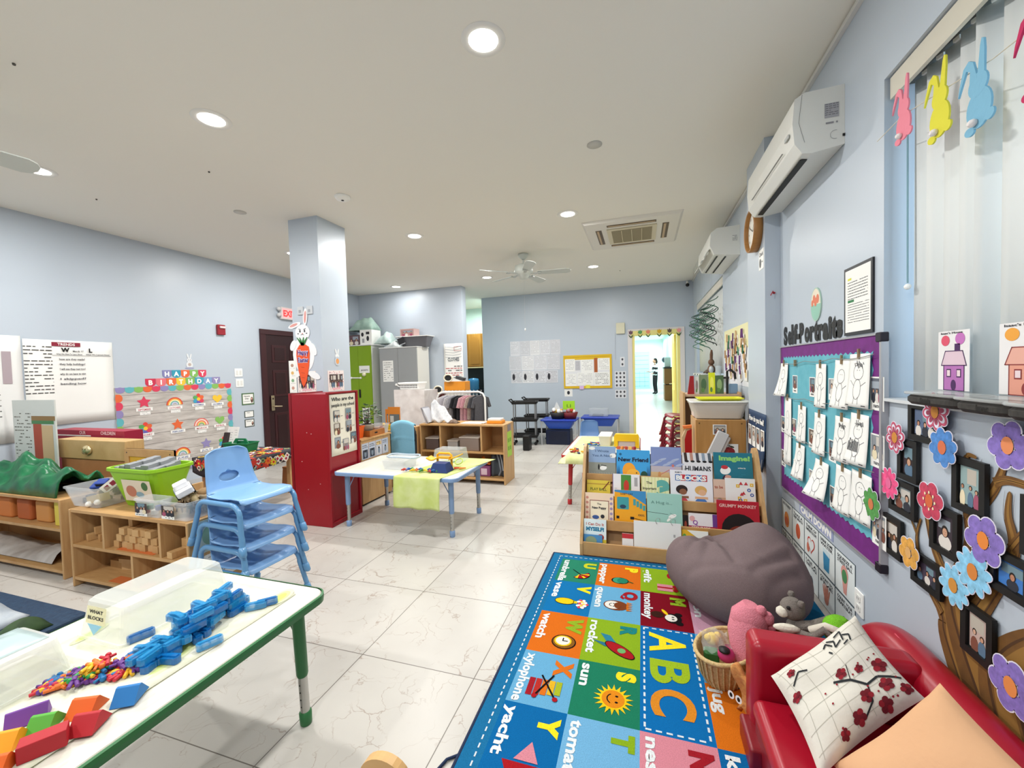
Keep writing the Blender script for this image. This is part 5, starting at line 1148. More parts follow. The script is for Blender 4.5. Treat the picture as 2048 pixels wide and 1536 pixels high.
b=B(); b.tube([(-.27,3.045,.075),(-.165,3.05,.075)],.008,mat('#e6c79a',.4),10); tag(b.done('wooden_stick'),'short wooden stick lying in the bottom tier','stick')
def d20(b,w,h):
    for k in range(4): b.rect(w*.84,w*.88,h*(.12+.16*k),h*(.2+.16*k),.001,GREYP)
    for q in (.5,.82):
        b.tube([(w*q+.0,h-.012,.002),(w*q-.012,h+.012,.012),(w*q,h+.03,.012),(w*q+.02,h+.028,.004),(w*q+.022,h-.005,-.006)],.0016,CHROME,6)
book(0,-.075,.245,.275,'#e6e7e8','large white ring-bound flip pad on the bottom tier',d20,dy=.015,th=.01)
def d21(b,w,h): b.text('MY FIRST BOOK OF',w*.1,h*.36,h*.07,.0014,PAPER,w=w*.7); b.text('Emotions',w*.08,h*.16,h*.16,.0014,PAPER,w=w*.84,bold=.05); b.rect(0,w,0,h*.48,.0008,mat('#5f2f8a')); b.poly([(w*.2,h),(w,h),(w,h*.5)],.001,PAPER); b.poly([(0,h*.48),(w*.4,h*.48),(w*.75,h*.48),(w*.3,h),(0,h)],.0009,mat('#e0b02a')); b.ell(w*.4,h*.68,w*.1,h*.13,.0014,mat('#8a5030')); b.ell(w*.1,h*.75,w*.08,h*.12,.0014,mat('#5a9a4a'))
book(0,.250,.420,.235,'#d9b43a','purple and yellow book MY FIRST BOOK OF Emotions',d21)
def d22(b,w,h): b.ell(w*.3,h*.4,w*.25,h*.4,.001,mat('#c0302a')); b.text('Things',w*.6,h*.7,h*.12,.001,PAPER,w=w*.3)
book(0,.440,.640,.205,'#1a1212','black and red book at the right of the bottom tier',d22)
# ================================================================ bean bag
def bean(u,v):
    th=2*PI*u; ph=-PI/2+PI*v
    cx,cy=.50,2.57
    dl=((th-2.6+PI)%(2*PI))-PI
    rx=.335+.02*math.cos(2*th+.6)+.05*math.exp(-(dl/.45)**2); ry=.35
    ce=max(0,math.cos(ph))**.58; se=math.copysign(abs(math.sin(ph))**.85,math.sin(ph))
    x=cx+rx*ce*math.cos(th); y=cy+ry*ce*math.sin(th); z=.175+.165*se
    def G(px,py,s): return math.exp(-((x-px)**2+(y-py)**2)/s**2)
    t=max(0,min(1,(v-.35)/.4))
    z+=t*(.135*G(.66,2.66,.19)+.045*G(.20,2.62,.13)-.05*G(.40,2.72,.10)+.04*G(.50,2.35,.2))
    f=0
    for ax,ay,bx,by,amp,wd in ((.40,2.72,.45,2.36,.030,.020),(.40,2.70,.30,2.40,.016,.022),(.38,2.72,.22,2.50,.014,.02),(.74,2.48,.52,2.30,.016,.018),(.76,2.40,.58,2.25,.012,.016),(.42,2.50,.62,2.38,.010,.018),(.22,2.40,.55,2.28,.009,.02),(.36,2.62,.18,2.60,.010,.018)):
        dx,dy=bx-ax,by-ay; q=max(0,min(1,((x-ax)*dx+(y-ay)*dy)/(dx*dx+dy*dy))); d=math.hypot(x-ax-q*dx,y-ay-q*dy); sg=(x-ax)*dy-(y-ay)*dx; e=(1-.7*q)
        f-=amp*e*math.exp(-(d/wd)**2); f+=amp*.55*e*math.exp(-((d-wd*1.9)/(wd*1.2))**2)*(1 if sg>0 else .35)
    f+=.0022*math.sin(23*x+11*y)*math.sin(15*y-6*x)+.003*math.sin(7*th)*ce*(1-t)
    k=ce*.5+.5
    x+=f*math.cos(th)*ce*.5; y+=f*math.sin(th)*ce*.5; z+=f*t
    return (min(x,.958),y,max(z,.013))
b=B(); b.grid(bean,150,80,mat('#7a6a6b',.9,kind='fabric',c2='#6b5c5e',sc_=7,bump=.2,spec=.15))
o=tag(b.done('bean_bag',merge=True),'large mauve grey bean bag slumped against the wall on the rug','bean bag')

# ================================================================ red child sofa
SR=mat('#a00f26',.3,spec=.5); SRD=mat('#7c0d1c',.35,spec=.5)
r=thing('child_sofa','red vinyl child sofa with rounded back against the right wall','sofa',(.65,1.2,0))
def rsolid(b,x0,x1,y0,y1,z0,z1,m,r=.04,n=6):
    # box rounded on every edge
    rings=[]
    for k in range(n+1): a=-PI/2+PI/2*k/n; rings.append((z0+r+r*math.sin(a),r-r*math.cos(a)))
    for k in range(n+1): a=PI/2*k/n; rings.append((z1-r+r*math.sin(a),r-r*math.cos(a)))
    R_=[]
    for z,ins in rings:
        o=[]; rr=r
        for cx,cy,a0 in ((x1-r,y1-r,0),(x0+r,y1-r,PI/2),(x0+r,y0+r,PI),(x1-r,y0+r,1.5*PI)):
            for k in range(n+1): a=a0+PI/2*k/n; q=r-ins; o.append((cx+q*math.cos(a),cy+q*math.sin(a),z))
        R_.append(o)
    b.rings(R_,m)
b=B(); rsolid(b,.355,.86,1.60,1.72,.03,.405,SR,.035); b.done('armrest',parent=r)
b=B(); b.grid(lambda u,v:( (lambda a:(.885+.075*math.cos(a), .35+1.64*(u if u<.85 else .85+.15*math.sin((u-.85)/.15*PI/2)), max(.035,(.33+.075*math.sin(a) if math.sin(a)>0 else .33+.30*math.sin(a)))*(1 if u<.85 else (1-.28*(1-math.cos((u-.85)/.15*PI/2))))) )(2*PI*v)),50,28,SR)
b.add([(.885+.075*math.cos(2*PI*k/28),1.99,max(.035,(.33+.075*math.sin(2*PI*k/28) if math.sin(2*PI*k/28)>0 else .33+.30*math.sin(2*PI*k/28)))*.72) for k in range(28)],[tuple(range(28))],SR)
b.done('backrest',parent=r)
b=B(); b.tube([(.862,y,.398) for y in (.4,.9,1.4,1.8)],.0025,mat('#c9485a',.4),6); b.done('piping',parent=r)
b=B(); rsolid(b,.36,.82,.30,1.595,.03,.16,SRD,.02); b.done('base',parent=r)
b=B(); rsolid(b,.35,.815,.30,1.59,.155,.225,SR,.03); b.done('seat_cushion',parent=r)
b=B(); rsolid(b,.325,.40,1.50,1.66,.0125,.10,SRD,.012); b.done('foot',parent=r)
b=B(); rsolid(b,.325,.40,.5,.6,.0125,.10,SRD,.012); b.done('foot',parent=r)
# pillows from four corners
def pillow(name,P,th,m,label,deco=None,seed=1):
    a,b_,c,d=[V(p) for p in P]; rr=random.Random(seed); nrm=((c-a).cross(d-b_)).normalized(); nrm=-nrm if nrm.z<0 else nrm
    def pt(u,v,s):
        # sides pulled in a little, corners pointed
        uu=u*2-1; vv=v*2-1
        uu2=uu*(1-.07*(1-vv*vv)); vv2=vv*(1-.07*(1-uu*uu)); U,W_=(uu2+1)/2,(vv2+1)/2
        p=a*(1-U)*(1-W_)+b_*U*(1-W_)+c*U*W_+d*(1-U)*W_
        h=th*max(0,(1-uu**4))**.6*max(0,(1-vv**4))**.6
        h*=1+.07*math.sin(9*u+5*v)+.05*math.sin(14*v-6*u)
        return p+nrm*h*s
    b=B(); b.grid(lambda u,v:tuple(pt(u,v,1)),34,34,m); b.grid(lambda u,v:tuple(pt(1-u,v,-.35)),34,34,m)
    if deco: deco(b,lambda u,v,e=.0015:tuple(pt(u,v,1)+nrm*e))
    return tag(b.done(name),label,'pillow')
WPM=mat('#dad6cb',.9,spec=.1,bump=.12); 
P1=[(.40,1.545,.335),(.70,1.70,.50),(.775,1.47,.40),(.455,1.30,.235)]
def sdisc(b,f,u,v,ru,rv,m,e,n=12,rot=0):
    pts=[]
    for k in range(n):
        a=2*PI*k/n; x,y=ru*math.cos(a),rv*math.sin(a); pts.append(f(u+x*math.cos(rot)-y*math.sin(rot),v+x*math.sin(rot)+y*math.cos(rot),e))
    b.add([f(u,v,e)]+pts,[(0,k+1,(k+1)%n+1) for k in range(n)],m)
def sline(b,f,pts,w_,m,e):
    for (u0,v0),(u1,v1) in zip(pts,pts[1:]):
        L_=math.hypot(u1-u0,v1-v0); nx,ny=-(v1-v0)/L_*w_/2,(u1-u0)/L_*w_/2; N=max(1,int(L_/.04))
        for k in range(N):
            s0,s1=k/N,(k+1)/N; q=[(u0+(u1-u0)*s,v0+(v1-v0)*s) for s in (s0,s1)]
            b.add([f(q[0][0]-nx,q[0][1]-ny,e),f(q[1][0]-nx,q[1][1]-ny,e),f(q[1][0]+nx,q[1][1]+ny,e),f(q[0][0]+nx,q[0][1]+ny,e)],[(0,1,2,3)],m)
def floral(b,f):
    CR=mat('#8e1a28',.85); CR2=mat('#6d1220',.85); IK=mat('#22262a',.85); LN=mat('#b0aca0',.9)
    rr=random.Random(5)
    for k in range(6): sline(b,f,[(.05+.17*k,.04),(.12+.16*k,.5),(.08+.17*k,.95)],.004,LN,.0012); sline(b,f,[(.04,.1+.16*k),(.5,.16+.15*k),(.95,.1+.16*k)],.004,LN,.0012)
    sline(b,f,[(.95,.80),(.78,.70),(.66,.72),(.56,.60),(.42,.52)],.022,IK,.0022); sline(b,f,[(.66,.72),(.62,.86),(.50,.93)],.014,IK,.0022); sline(b,f,[(.56,.60),(.60,.46)],.008,IK,.0022); sline(b,f,[(.10,.30),(.20,.22),(.28,.26)],.016,IK,.0022)
    for u,v,s in ((.52,.50,.045),(.86,.62,.06),(.80,.80,.055),(.60,.80,.05),(.46,.90,.05),(.70,.93,.05),(.92,.90,.045),(.30,.93,.035),(.08,.40,.04),(.14,.18,.035),(.68,.56,.035)):
        for q in range(5): a=2*PI*q/5+u*9; sdisc(b,f,u+s*.7*math.cos(a),v+s*.7*math.sin(a),s*.55,s*.5,CR if q%2 else CR2,.0028+.0002*q,9)
        sdisc(b,f,u,v,s*.3,s*.3,CR2,.0042,8)
    for k in range(16): sdisc(b,f,rr.uniform(.3,.95),rr.uniform(.45,.95),.010,.010,CR,.003,7)
    # brush calligraphy
    for pts in ([(.52,.16),(.56,.12),(.60,.20)],[(.58,.10),(.64,.16),(.62,.24),(.70,.20)],[(.66,.12),(.74,.10),(.72,.22)],[(.70,.27),(.76,.25)],[(.54,.24),(.56,.28)],[(.74,.16),(.80,.2),(.78,.27)]): sline(b,f,pts,.016,IK,.003)
pillow('floral_pillow',P1,.06,WPM,'white pillow with crimson blossoms and brush writing on the red sofa',floral)
pillow('peach_pillow',[(.50,1.345,.245),(.735,1.335,.54),(.86,1.02,.44),(.62,.98,.225)],.055,mat('#d9ab84',.9,spec=.1,bump=.12),'plain peach pillow leaning in front of the floral one')

# ================================================================ basket with toys, plush
r=thing('wicker_basket','cream oval wicker basket of toys between bean bag and sofa','basket',(.33,1.92,.0125))
WK=mat('#d9c08c',.7,kind='fabric',c2='#b99a62',sc_=3); b=B(place(.33,1.955,.012,rz=.9))
b.lathe([(.10,0),(.13,.05),(.15,.13),(.158,.14),(.15,.146),(.14,.13),(.12,.05),(.09,.01),(0.001,.008)],WK,30,sx=1.0,sy=.68); b.done('body',parent=r)
b=B(place(.33,1.955,.012,rz=.9))
for k in range(30):
    a=2*PI*k/30; b.tube([(.103*math.cos(a),.103*.68*math.sin(a),.004),(.134*math.cos(a),.134*.68*math.sin(a),.05),(.154*math.cos(a),.154*.68*math.sin(a),.13)],.004,WK,5)
b.tube([(.155*math.cos(2*PI*k/30),.155*.68*math.sin(2*PI*k/30),.142) for k in range(30)],.009,WK,6,closed=True); b.done('weave',parent=r)
b=B(); b.ball((.285,1.995,.15),.028,mat('#e8c21f',.6)); b.ball((.265,1.985,.16),.016,mat('#e8c21f',.6)); b.ball((.31,2.02,.155),.016,mat('#e8c21f',.6)); tag(b.done('yellow_rattle'),'yellow round toy in the wicker basket','toy')
b=B(); b.ball((.325,1.90,.15),(.035,.035,.03),mat('#b8306a',.5)); b.lathe([(.0,.0),(.022,.0),(.022,.008),(0,.01)],BLK,16,c=(.315,1.885,.175)); tag(b.done('pink_drum'),'pink toy with black round face in the wicker basket','toy')
b=B(); b.rbox(.24,.30,1.90,1.95,.10,.145,mat('#2f6a34',.6),r=.012); tag(b.done('green_toy'),'green toy in the wicker basket','toy')
b=B(); b.rbox(.33,.38,1.94,1.99,.09,.145,mat('#7a1c34',.6),r=.012); tag(b.done('maroon_toy'),'maroon toy in the wicker basket','toy')
b=B(); b.grid(lambda u,v:(.235+.12*u,1.90+.16*v,.15+.05*math.sin(PI*u)*math.sin(PI*v)+.008*math.sin(17*u+9*v)),14,14,mat('#dfe6e6',.08,alpha=.22,spec=.8)); tag(b.done('plastic_wrap'),'clear crinkled wrap over the basket toys','wrap')
r=thing('pink_plush','fluffy pink plush toy leaning behind the sofa arm','plush toy',(.42,2.0,.012))
PKM=mat('#e592a0',.95,kind='fabric',c2='#d8808f',sc_=6,bump=.6,spec=.05)
b=B(); b.tube([(.43,1.93,.03),(.42,1.95,.12),(.42,1.98,.22),(.43,2.0,.29),(.44,2.0,.335)],[.05,.065,.075,.065,.03],PKM,20); b.ball((.43,1.985,.27),(.075,.06,.07),PKM); b.done('body',parent=r)
for (x,y,z,q) in ((.50,1.98,.29,.028),(.515,1.99,.25,.022),(.475,1.97,.325,.022)):
    b=B(); b.ball((x,y,z),q,PKM,10); b.done('fringe',parent=r)
r=thing('grey_plush','grey and cream plush monkey with long limbs behind the sofa arm','plush toy',(.58,1.88,.012))
GP=mat('#857e78',.95,kind='fabric',c2='#736c66',sc_=6,bump=.5,spec=.05); CP=mat('#d8d2c4',.95,bump=.4,spec=.05)
b=B(); b.tube([(.60,1.92,.06),(.59,1.92,.2),(.58,1.90,.33)],[.06,.055,.03],GP,14); b.tube([(.58,1.88,.33),(.63,1.86,.35),(.68,1.87,.37),(.72,1.86,.35)],.022,GP,8); b.done('body',parent=r)
b=B(place(.015,0,.075)); b.ball((.555,1.90,.315),(.045,.042,.045),GP); b.ball((.515,1.885,.305),(.024,.025,.02),CP,10); b.ball((.56,1.93,.36),.014,GP,8); b.ball((.575,1.865,.355),.014,GP,8); b.ball((.53,1.862,.335),.008,BLK,8); b.done('head',parent=r)
for q,(pts,m) in enumerate((([(.56,1.84,.33),(.61,1.80,.34),(.64,1.79,.38),(.67,1.79,.35)],GP),([(.61,1.83,.35),(.65,1.80,.39),(.70,1.79,.38),(.71,1.79,.34)],CP))):
    b=B(); b.tube(pts,.014,m,8); b.done('arm',parent=r)
b=B(); b.ball((.53,1.83,.345),(.05,.02,.015),CP,10); b.done('scarf',parent=r)
r=thing('green_plush','bright green plush turtle behind the sofa arm','plush toy',(.69,1.83,.012))
b=B(); b.ball((.705,1.84,.36),(.055,.05,.055),mat('#7fc23a',.95,kind='fabric',c2='#6aae2a',sc_=6,bump=.5,spec=.05)); b.tube([(.73,1.87,.04),(.735,1.85,.32)],[.05,.045],mat('#7fc23a',.95,spec=.05),12); b.done('body',parent=r)
b=B(); b.ball((.705,1.785,.34),(.035,.02,.022),CP,10); b.done('collar',parent=r)
b=B(); b.grid(lambda u,v:(.335+.06*u+.02*math.sin(5*v),1.76-.05*u,.03+.17*v+.02*math.sin(6*u)),8,12,mat('#d9a05a',.9,kind='fabric',c2='#c07a4a',sc_=2),thick=.02); b.at(frame((.315,1.755,.07),(.75,-.65,0),(0,0,1))); 
for q in (0,1):
    b.ell(.01+.03*q,.03,.013,.016,.016,WHT,12); b.ell(.01+.03*q,.03,.006,.009,.0165,BLK,10)
tag(b.done('animal_bag'),'tan patterned animal-face cloth bag beside the basket','bag')
# wooden knob at bottom edge of frame: child chair back top
r=thing('wooden_child_chair','light wooden child chair cut off by the bottom edge','chair',(-.60,.78,0))
b=B(frame((-.60,.80,0),(1,0,0),(0,0,1),(0,-1,0))); pts=[(.065*math.cos(a),.43+.055*math.sin(a)) for a in [PI*k/14 for k in range(15)]]+[(-.06,.25),(.06,.25)]; b.prism(pts,-.012,.012,mat('#d9ae74',.35,kind='wood')); b.done('backrest',parent=r,bevel=.004)
b=B(); b.rbox(-.72,-.48,.56,.80,.235,.255,MAPLE,r=.02); b.done('seat',parent=r)
for x in (-.70,-.50):
    for y in (.58,.785):
        b=B(); b.box(x-.012,x+.012,y-.012,y+.012,0 if x<-.6 else .0155,.235,MAPLEZ); b.done('leg',parent=r)
# ================================================================ right wall: board, frames, tree, window dressing
def RW(y,z,off=0.0): return on_right(y,z,.9695-off)
r=thing('portrait_board','purple framed bulletin board with blue centre on the right wall','bulletin board',(.95,2.73,.51))
b=B(RW(3.375,.505)); PU=mat('#74267f',.7,kind='mottled',c2='#66206f',sc_=2,bump=.05)
b.box(0,1.285,0,.995,0,.018,PU); b.done('backing',parent=r)
b=B(RW(3.375,.505)); SV=mat('#b5b4b8',.35,.5)
b.box(1.285,1.30,0,.995,0,.026,SV); b.box(-.008,0,0,.995,0,.024,SV); b.box(-.008,1.30,-.008,0,0,.024,SV); b.box(-.008,1.30,.995,1.003,0,.024,SV); b.done('metal_frame',parent=r)
for z in (-.01,.965):
    b=B(RW(3.375,.505)); b.rbox(1.262,1.304,z,z+.04,-.0,.03,mat('#1d1522',.5),r=.006); b.done('corner_cap',parent=r)
b=B(RW(3.375,.505)); pts=[]
n=46
for k in range(n): pts.append((.06+1.165*k/n,.095+(.012 if k%2 else 0)))
for k in range(20): pts.append((1.225-(.018 if k%2 else 0),.095+.835*k/20))
for k in range(n): pts.append((1.225-1.165*k/n,.93-(.012 if k%2 else 0)))
for k in range(14): pts.append((.06,.93-.835*k/14))
b.prism(pts,.018,.0195,mat('#6cb4c2',.8,kind='mottled',c2='#5ea9b9',sc_=1.5,bump=.05)); b.done('blue_paper',parent=r)
for z0,z1 in ((1.39,1.42),(1.165,1.185),(.911,.916)):
    b=B(); b.tube([(.935,3.28-1.17*t/12,z0+(z1-z0)*t/12-.012*math.sin(PI*((t*3/12)%1))) for t in range(13)],.0018,mat('#8a8a86'),5); b.done('string',parent=r)
CL_=mat('#8f7a5c',.7)
DR=[(2.733,2.60,1.14,1.381,'third from the left in the top row'),(2.49,2.335,1.16,1.401,'with a big round figure, top row beside the largest sheet'),(2.335,2.155,1.182,1.425,'largest and rightmost of the top row'),(2.754,2.61,.877,1.105,'middle row, under the third top sheet'),(2.491,2.335,.896,1.117,'middle row with dark scribbled hair'),(2.325,2.165,.92,1.151,'rightmost of the middle row with dense scribbles'),(3.014,2.885,.898,1.124,'narrow sheet, third from the left in the middle row'),(3.265,3.14,.70,1.158,'tall narrow sheet near the left edge of the board'),(3.052,2.908,.662,.878,'bottom row, narrow curling sheet beside the tall one'),(2.744,2.571,.640,.843,'bottom row, strongly curled sheet'),(2.482,2.325,.642,.87,'bottom row, pale figure left of the rightmost'),(2.318,2.142,.66,.884,'rightmost of the bottom row'),(3.345,3.20,1.165,1.39,'leftmost sheet twisted open in the top row')]
for i,(y0,y1,z0,z1,lb) in enumerate(DR):
    r=thing('child_drawing','child drawing on the board, %s'%lb,'drawing',(.93,(y0+y1)/2,z0),0,'self-portrait drawings on the board')
    w_,h_=y0-y1,z1-z0; rr=random.Random(i+20); cv=(.012,.03,.022,.018,.02,.035,.015,.012,.035,.07,.02,.015,.05)[i]
    FR=RW(y0,z0,.021)
    surf=lambda u,v,e=0,cv=cv,w_=w_,h_=h_: (w_*u,h_*v, e+.003+cv*(1-v)**1.6*(.35+.65*(1-u))+.006*math.sin(PI*u)*(1-v)+.004)
    b=B(FR); b.grid(surf,8,10,PAPER,thick=.0008)
    def sl(pts,wd,m):
        for (a0,b0),(a1,b1) in zip(pts,pts[1:]):
            L_=math.hypot((a1-a0)*w_,(b1-b0)*h_)+1e-6; nx=-(b1-b0)*h_/L_*wd/2/w_; ny=(a1-a0)*w_/L_*wd/2/h_
            b.add([surf(a0-nx,b0-ny,.0012),surf(a1-nx,b1-ny,.0012),surf(a1+nx,b1+ny,.0012),surf(a0+nx,b0+ny,.0012)],[(0,1,2,3)],m)
    PEN=mat('#55555c',.8)
    def loop(cx,cy,rx,ry,n=14): return [(cx+rx*math.cos(2*PI*k/n)*(1+.1*rr.random()),cy+ry*math.sin(2*PI*k/n)*(1+.1*rr.random())) for k in range(n+1)]
    sl(loop(.5,.66,.22,.14),.0018,PEN); sl(loop(.5,.34,.16,.18),.0018,PEN); sl([(.42,.2),(.4,.06)],.0018,PEN); sl([(.58,.2),(.6,.06)],.0018,PEN); sl([(.35,.4),(.15,.5)],.0018,PEN); sl([(.65,.4),(.85,.48)],.0018,PEN); sl([(.44,.69),(.46,.70)],.003,PEN); sl([(.55,.69),(.57,.70)],.003,PEN)
    if i in (4,5,2): 
        for k in range(9): sl([(.3+.05*k,.8+.08*rr.random()),(.34+.05*k,.72+.1*rr.random())],.0035,INK)
    if i==5:
        for k in range(9): sl([(.1+.06*k,.4+.1*rr.random()),(.12+.06*k,.25)],.005,INK)
    sl([(.05,.03),(.2,.03)],.004,INK); sl([(.75,.04),(.9,.04)],.004,INK)
    b.done('sheet',parent=r)
    b=B(RW(y0-w_*.5,z1-.022,.024)); b.box(-.006,-.001,0,.045,.004,.012,CL_); b.box(.001,.006,0,.045,.004,.012,CL_); b.done('clothespin',parent=r)
b=B(RW(3.06,1.37,.024)); b.box(-.006,-.001,0,.04,.0,.012,CL_); b.box(.001,.006,0,.04,0,.012,CL_); tag(b.done('clothespin'),'small wooden clothespin alone on the top string of the board','clothespin')
CD=[(3.134,1.195,'on the blue paper near the top left'),(2.85,1.19,'left of the third top drawing'),(2.589,1.19,'between two top row drawings'),(2.173,1.18,'upper one on the right purple border'),(2.17,.935,'middle one on the right purple border'),(2.155,.60,'lowest one under the green flower'),(3.153,.91,'left of the narrow middle drawing'),(2.863,.885,'middle row beside the third drawing'),(2.587,.865,'middle row under the second string'),(3.126,.64,'bottom row near the left'),(2.86,.64,'bottom row beside the curled drawing'),(2.575,.62,'bottom row tilted beside the pale drawing'),(3.37,1.17,'on the left purple border, top'),(3.37,.90,'on the left purple border, middle'),(3.37,.66,'on the left purple border, bottom')]
for i,(y,z,lb) in enumerate(CD):
    s_=1.25 if i in (3,4,5) else 1.0
    b=B(RW(y,z,.0185 if i not in (0,1,2,6,7,8,9,10,11) else .0198)); b.box(0,.085*s_,0,.115*s_,0,.0015,PAPER); photo(b,.006*s_,.079*s_,.033*s_,.110*s_,.0018,200+i); b.text(('Ana','Leo','Sam','Mia','Kai')[i%5] if 0 else 'name',.0425*s_,.010*s_,.014*s_,.002,INK,align='c')
    tag(b.done('name_card'),'small portrait photo card %s of the board'%lb,'photo card','portrait name cards on the board')
r=thing('letter_sign','black cut-out letters reading Self-Portraits above the board','sign',(.965,2.92,1.51))
x=0; adv=(.075,.062,.036,.05,.045,.078,.07,.055,.055,.055,.065,.032,.05,.055)
for ch,a in zip('Self-Portraits',adv):
    vs,fs,x0,x1,y0,y1=text_mesh(ch,.06); k=.135/.72; M_=RW(3.372-x,1.525)
    b=B(M_); b.text(ch,.0,.0,.115 if ch not in 'l' else .12,.003,BLK,bold=.06,w=min(.072,(x1-x0)*.13/.72)); b.done('letter',parent=r); x+=a*1.13
b=B(RW(2.445,1.518)); b.box(0,.262,0,.325,0,.008,mat('#26262a',.4)); b.rect(.014,.248,.014,.311,.0085,PAPER); b.rect(.04,.075,.262,.272,.009,mat('#d8d83a')); b.rect(.04,.10,.155,.167,.009,mat('#2f7a4a'))
for k in range(7): b.scrib(.04,.225,.25-.013*k,.005,.009,INK,rnd,.95)
for k in range(8): b.scrib(.04,.235,.145-.012*k,.004,.009,INK,rnd,.95)
tag(b.done('framed_notice'),'black framed printed notice above the right end of the board','notice')
b=B(RW(2.80,1.725)); b.prism(el(0,0,.072,.097),0,.006,mat('#a7c4b4')); b.prism([(.066*math.cos(a),.09*math.sin(a)-.0) for a in [PI*k/14 for k in range(15)]],.006,.0066,mat('#e2d8c2')); b.prism([(.066*math.cos(a),.09*math.sin(a)) for a in [PI+PI*k/14 for k in range(15)]],.006,.0066,mat('#8fc0ae'))
for cx,cy,rx_ in ((-.02,.035,.018),(.03,.03,.02),(0,.015,.02),(-.045,.012,.015)): b.ell(cx,cy,rx_,rx_*1.3,.007+abs(cx)*.005,mat('#d8795a'),12)
tag(b.done('paper_egg'),'green and cream paper egg with orange shapes above the lettering','decoration')
# calm-down cards
CY=(3.436,3.215,2.995,2.777,2.562,2.344); TT=('HUG YOURSELF','TAKE A DEEP BREATH','THINK OF SOMEONE YOU LOVE','DRINK SOME WATER','SQUEEZE A STRESS BALL','GO TO A QUIET CORNER','STRETCH OUT','USE A QUIET VOICE','COUNT TO FIVE','COUNT YOUR HEARTBEAT')
for i in range(10):
    y0,y1=CY[i%5],CY[i%5+1]; z0=.192 if i<5 else .002; h_=.213 if i<5 else .186; w_=y0-y1-.004
    b=B(RW(y0,z0)); b.box(0,w_,0,h_,0,.002,mat('#3a4a54')); b.rect(.003,w_-.003,.003,h_-.003,.0024,mat('#dfe6e6',.7))
    ws=TT[i].split(); l1=' '.join(ws[:2]); l2=' '.join(ws[2:])
    b.text(l1,w_/2,h_-.034,.017,.003,INK,align='c',w=w_*.75,bold=.03)
    if l2: b.text(l2,w_/2,h_-.056,.017,.003,INK,align='c',w=w_*.75,bold=.03)
    cx,cy=w_/2,h_*.4
    if i==0: b.ell(cx,cy,.05,.055,.003,mat('#e08a3a')); b.ell(cx,cy-.01,.035,.03,.0034,mat('#c9603a'));
    elif i==1: b.ell(cx,cy,.04,.05,.003,mat('#d0603f'))
    elif i==2: heart(b,cx,cy,.06,.003,mat('#c04038')); heart(b,cx,cy,.048,.0034,mat('#dfe6e6',.7)); b.ell(cx-.045,cy-.03,.02,.03,.0038,mat('#c9705a'))
    elif i==3: b.poly([(cx-.035,cy-.06),(cx+.035,cy-.06),(cx+.045,cy+.06),(cx-.045,cy+.06)],.003,mat('#c9dce2')); b.poly([(cx-.033,cy-.058),(cx+.033,cy-.058),(cx+.042,cy+.03),(cx-.042,cy+.04)],.0034,mat('#3a8ab5'))
    elif i==4: b.poly([(cx-.012,cy-.07),(cx+.02,cy-.07),(cx+.035,cy+.03),(cx-.035,cy+.03)],.003,mat('#d89a90')); b.ell(cx,cy+.035,.038,.04,.0034,mat('#d89a90')); b.ell(cx,cy+.02,.028,.035,.0038,mat('#4f8a5a'))
    elif i==8: 
        b.ell(cx,cy-.015,.03,.035,.003,mat('#c9806a'))
        for k in range(5): b.ell(cx-.035+.017*k,cy+.03-(.012 if k in (0,4) else 0),.008,.035,.0031+.0001*k,mat('#c9806a'),10,rot=.3-.15*k)
    else: b.ell(cx,cy-.02,.03,.03,.003,mat('#4a5560'))
    tag(b.done('calm_card'),'%s calming card reading %s below the board'%(('upper row','lower row')[i>4],TT[i]),'poster card')
b=B(RW(3.08,.418)); b.box(0,.49,0,.06,0,.002,mat('#9aa3c8')); b.text('CALM DOWN',.245,.010,.042,.0026,WHT,align='c',bold=.06,w=.45); tag(b.done('title_strip'),'lavender strip reading CALM DOWN under the board','sign')
r=thing('wall_outlet','white wall outlet between the calming cards and the red sofa','outlet',(.96,2.3,.19))
b=B(RW(2.345,.185)); b.rbox(0,.08,0,.118,0,.007,WHT,r=.006); b.done('cover_plate',parent=r)
b=B(RW(2.345,.185)); b.rbox(.022,.058,.066,.098,.007,.010,mat('#e4e4e0'),r=.008); b.rbox(.022,.058,.02,.052,.007,.010,mat('#e4e4e0'),r=.008)
for z in (.082,.036): b.rect(.032,.035,z-.006,z+.006,.0103,INK); b.rect(.045,.048,z-.006,z+.006,.0103,INK)
b.done('socket',parent=r)

# tree decal
def P2(y,z): return (2.2-y,z)
r=thing('tree_mural','brown paper family tree with twisting branches on the right wall','decoration',(.968,1.5,.3))
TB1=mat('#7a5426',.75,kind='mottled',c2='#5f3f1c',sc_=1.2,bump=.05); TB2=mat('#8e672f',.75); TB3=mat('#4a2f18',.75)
def branch(b,pts,w0,w1,z,m,tip=True):
    Q=[V((*P2(*p),0)) for p in pts]; S=[]
    for i in range(len(Q)-1):       # catmull-rom
        p0,p1,p2,p3=Q[max(i-1,0)],Q[i],Q[i+1],Q[min(i+2,len(Q)-1)]
        for k in range(6): t=k/6; S.append(.5*((2*p1)+(p2-p0)*t+(2*p0-5*p1+4*p2-p3)*t*t+(3*p1-p0-3*p2+p3)*t**3))
    S.append(Q[-1]); L_=[];R_=[]
    for i,p in enumerate(S):
        t=(S[min(i+1,len(S)-1)]-S[max(i-1,0)]).normalized(); n_=V((-t.y,t.x,0)); wd=(w0+(w1-w0)*i/(len(S)-1))/2
        if tip and i==len(S)-1: wd*=.4
        L_.append(tuple(p+n_*wd)[:2]); R_.append(tuple(p-n_*wd)[:2])
    vs=[(x,y,z) for x,y in L_+R_]; n=len(L_)
    b.add(vs,[(i,i+n,i+n+1,i+1) for i in range(n-1)],m)
    # inner grain line
    return S
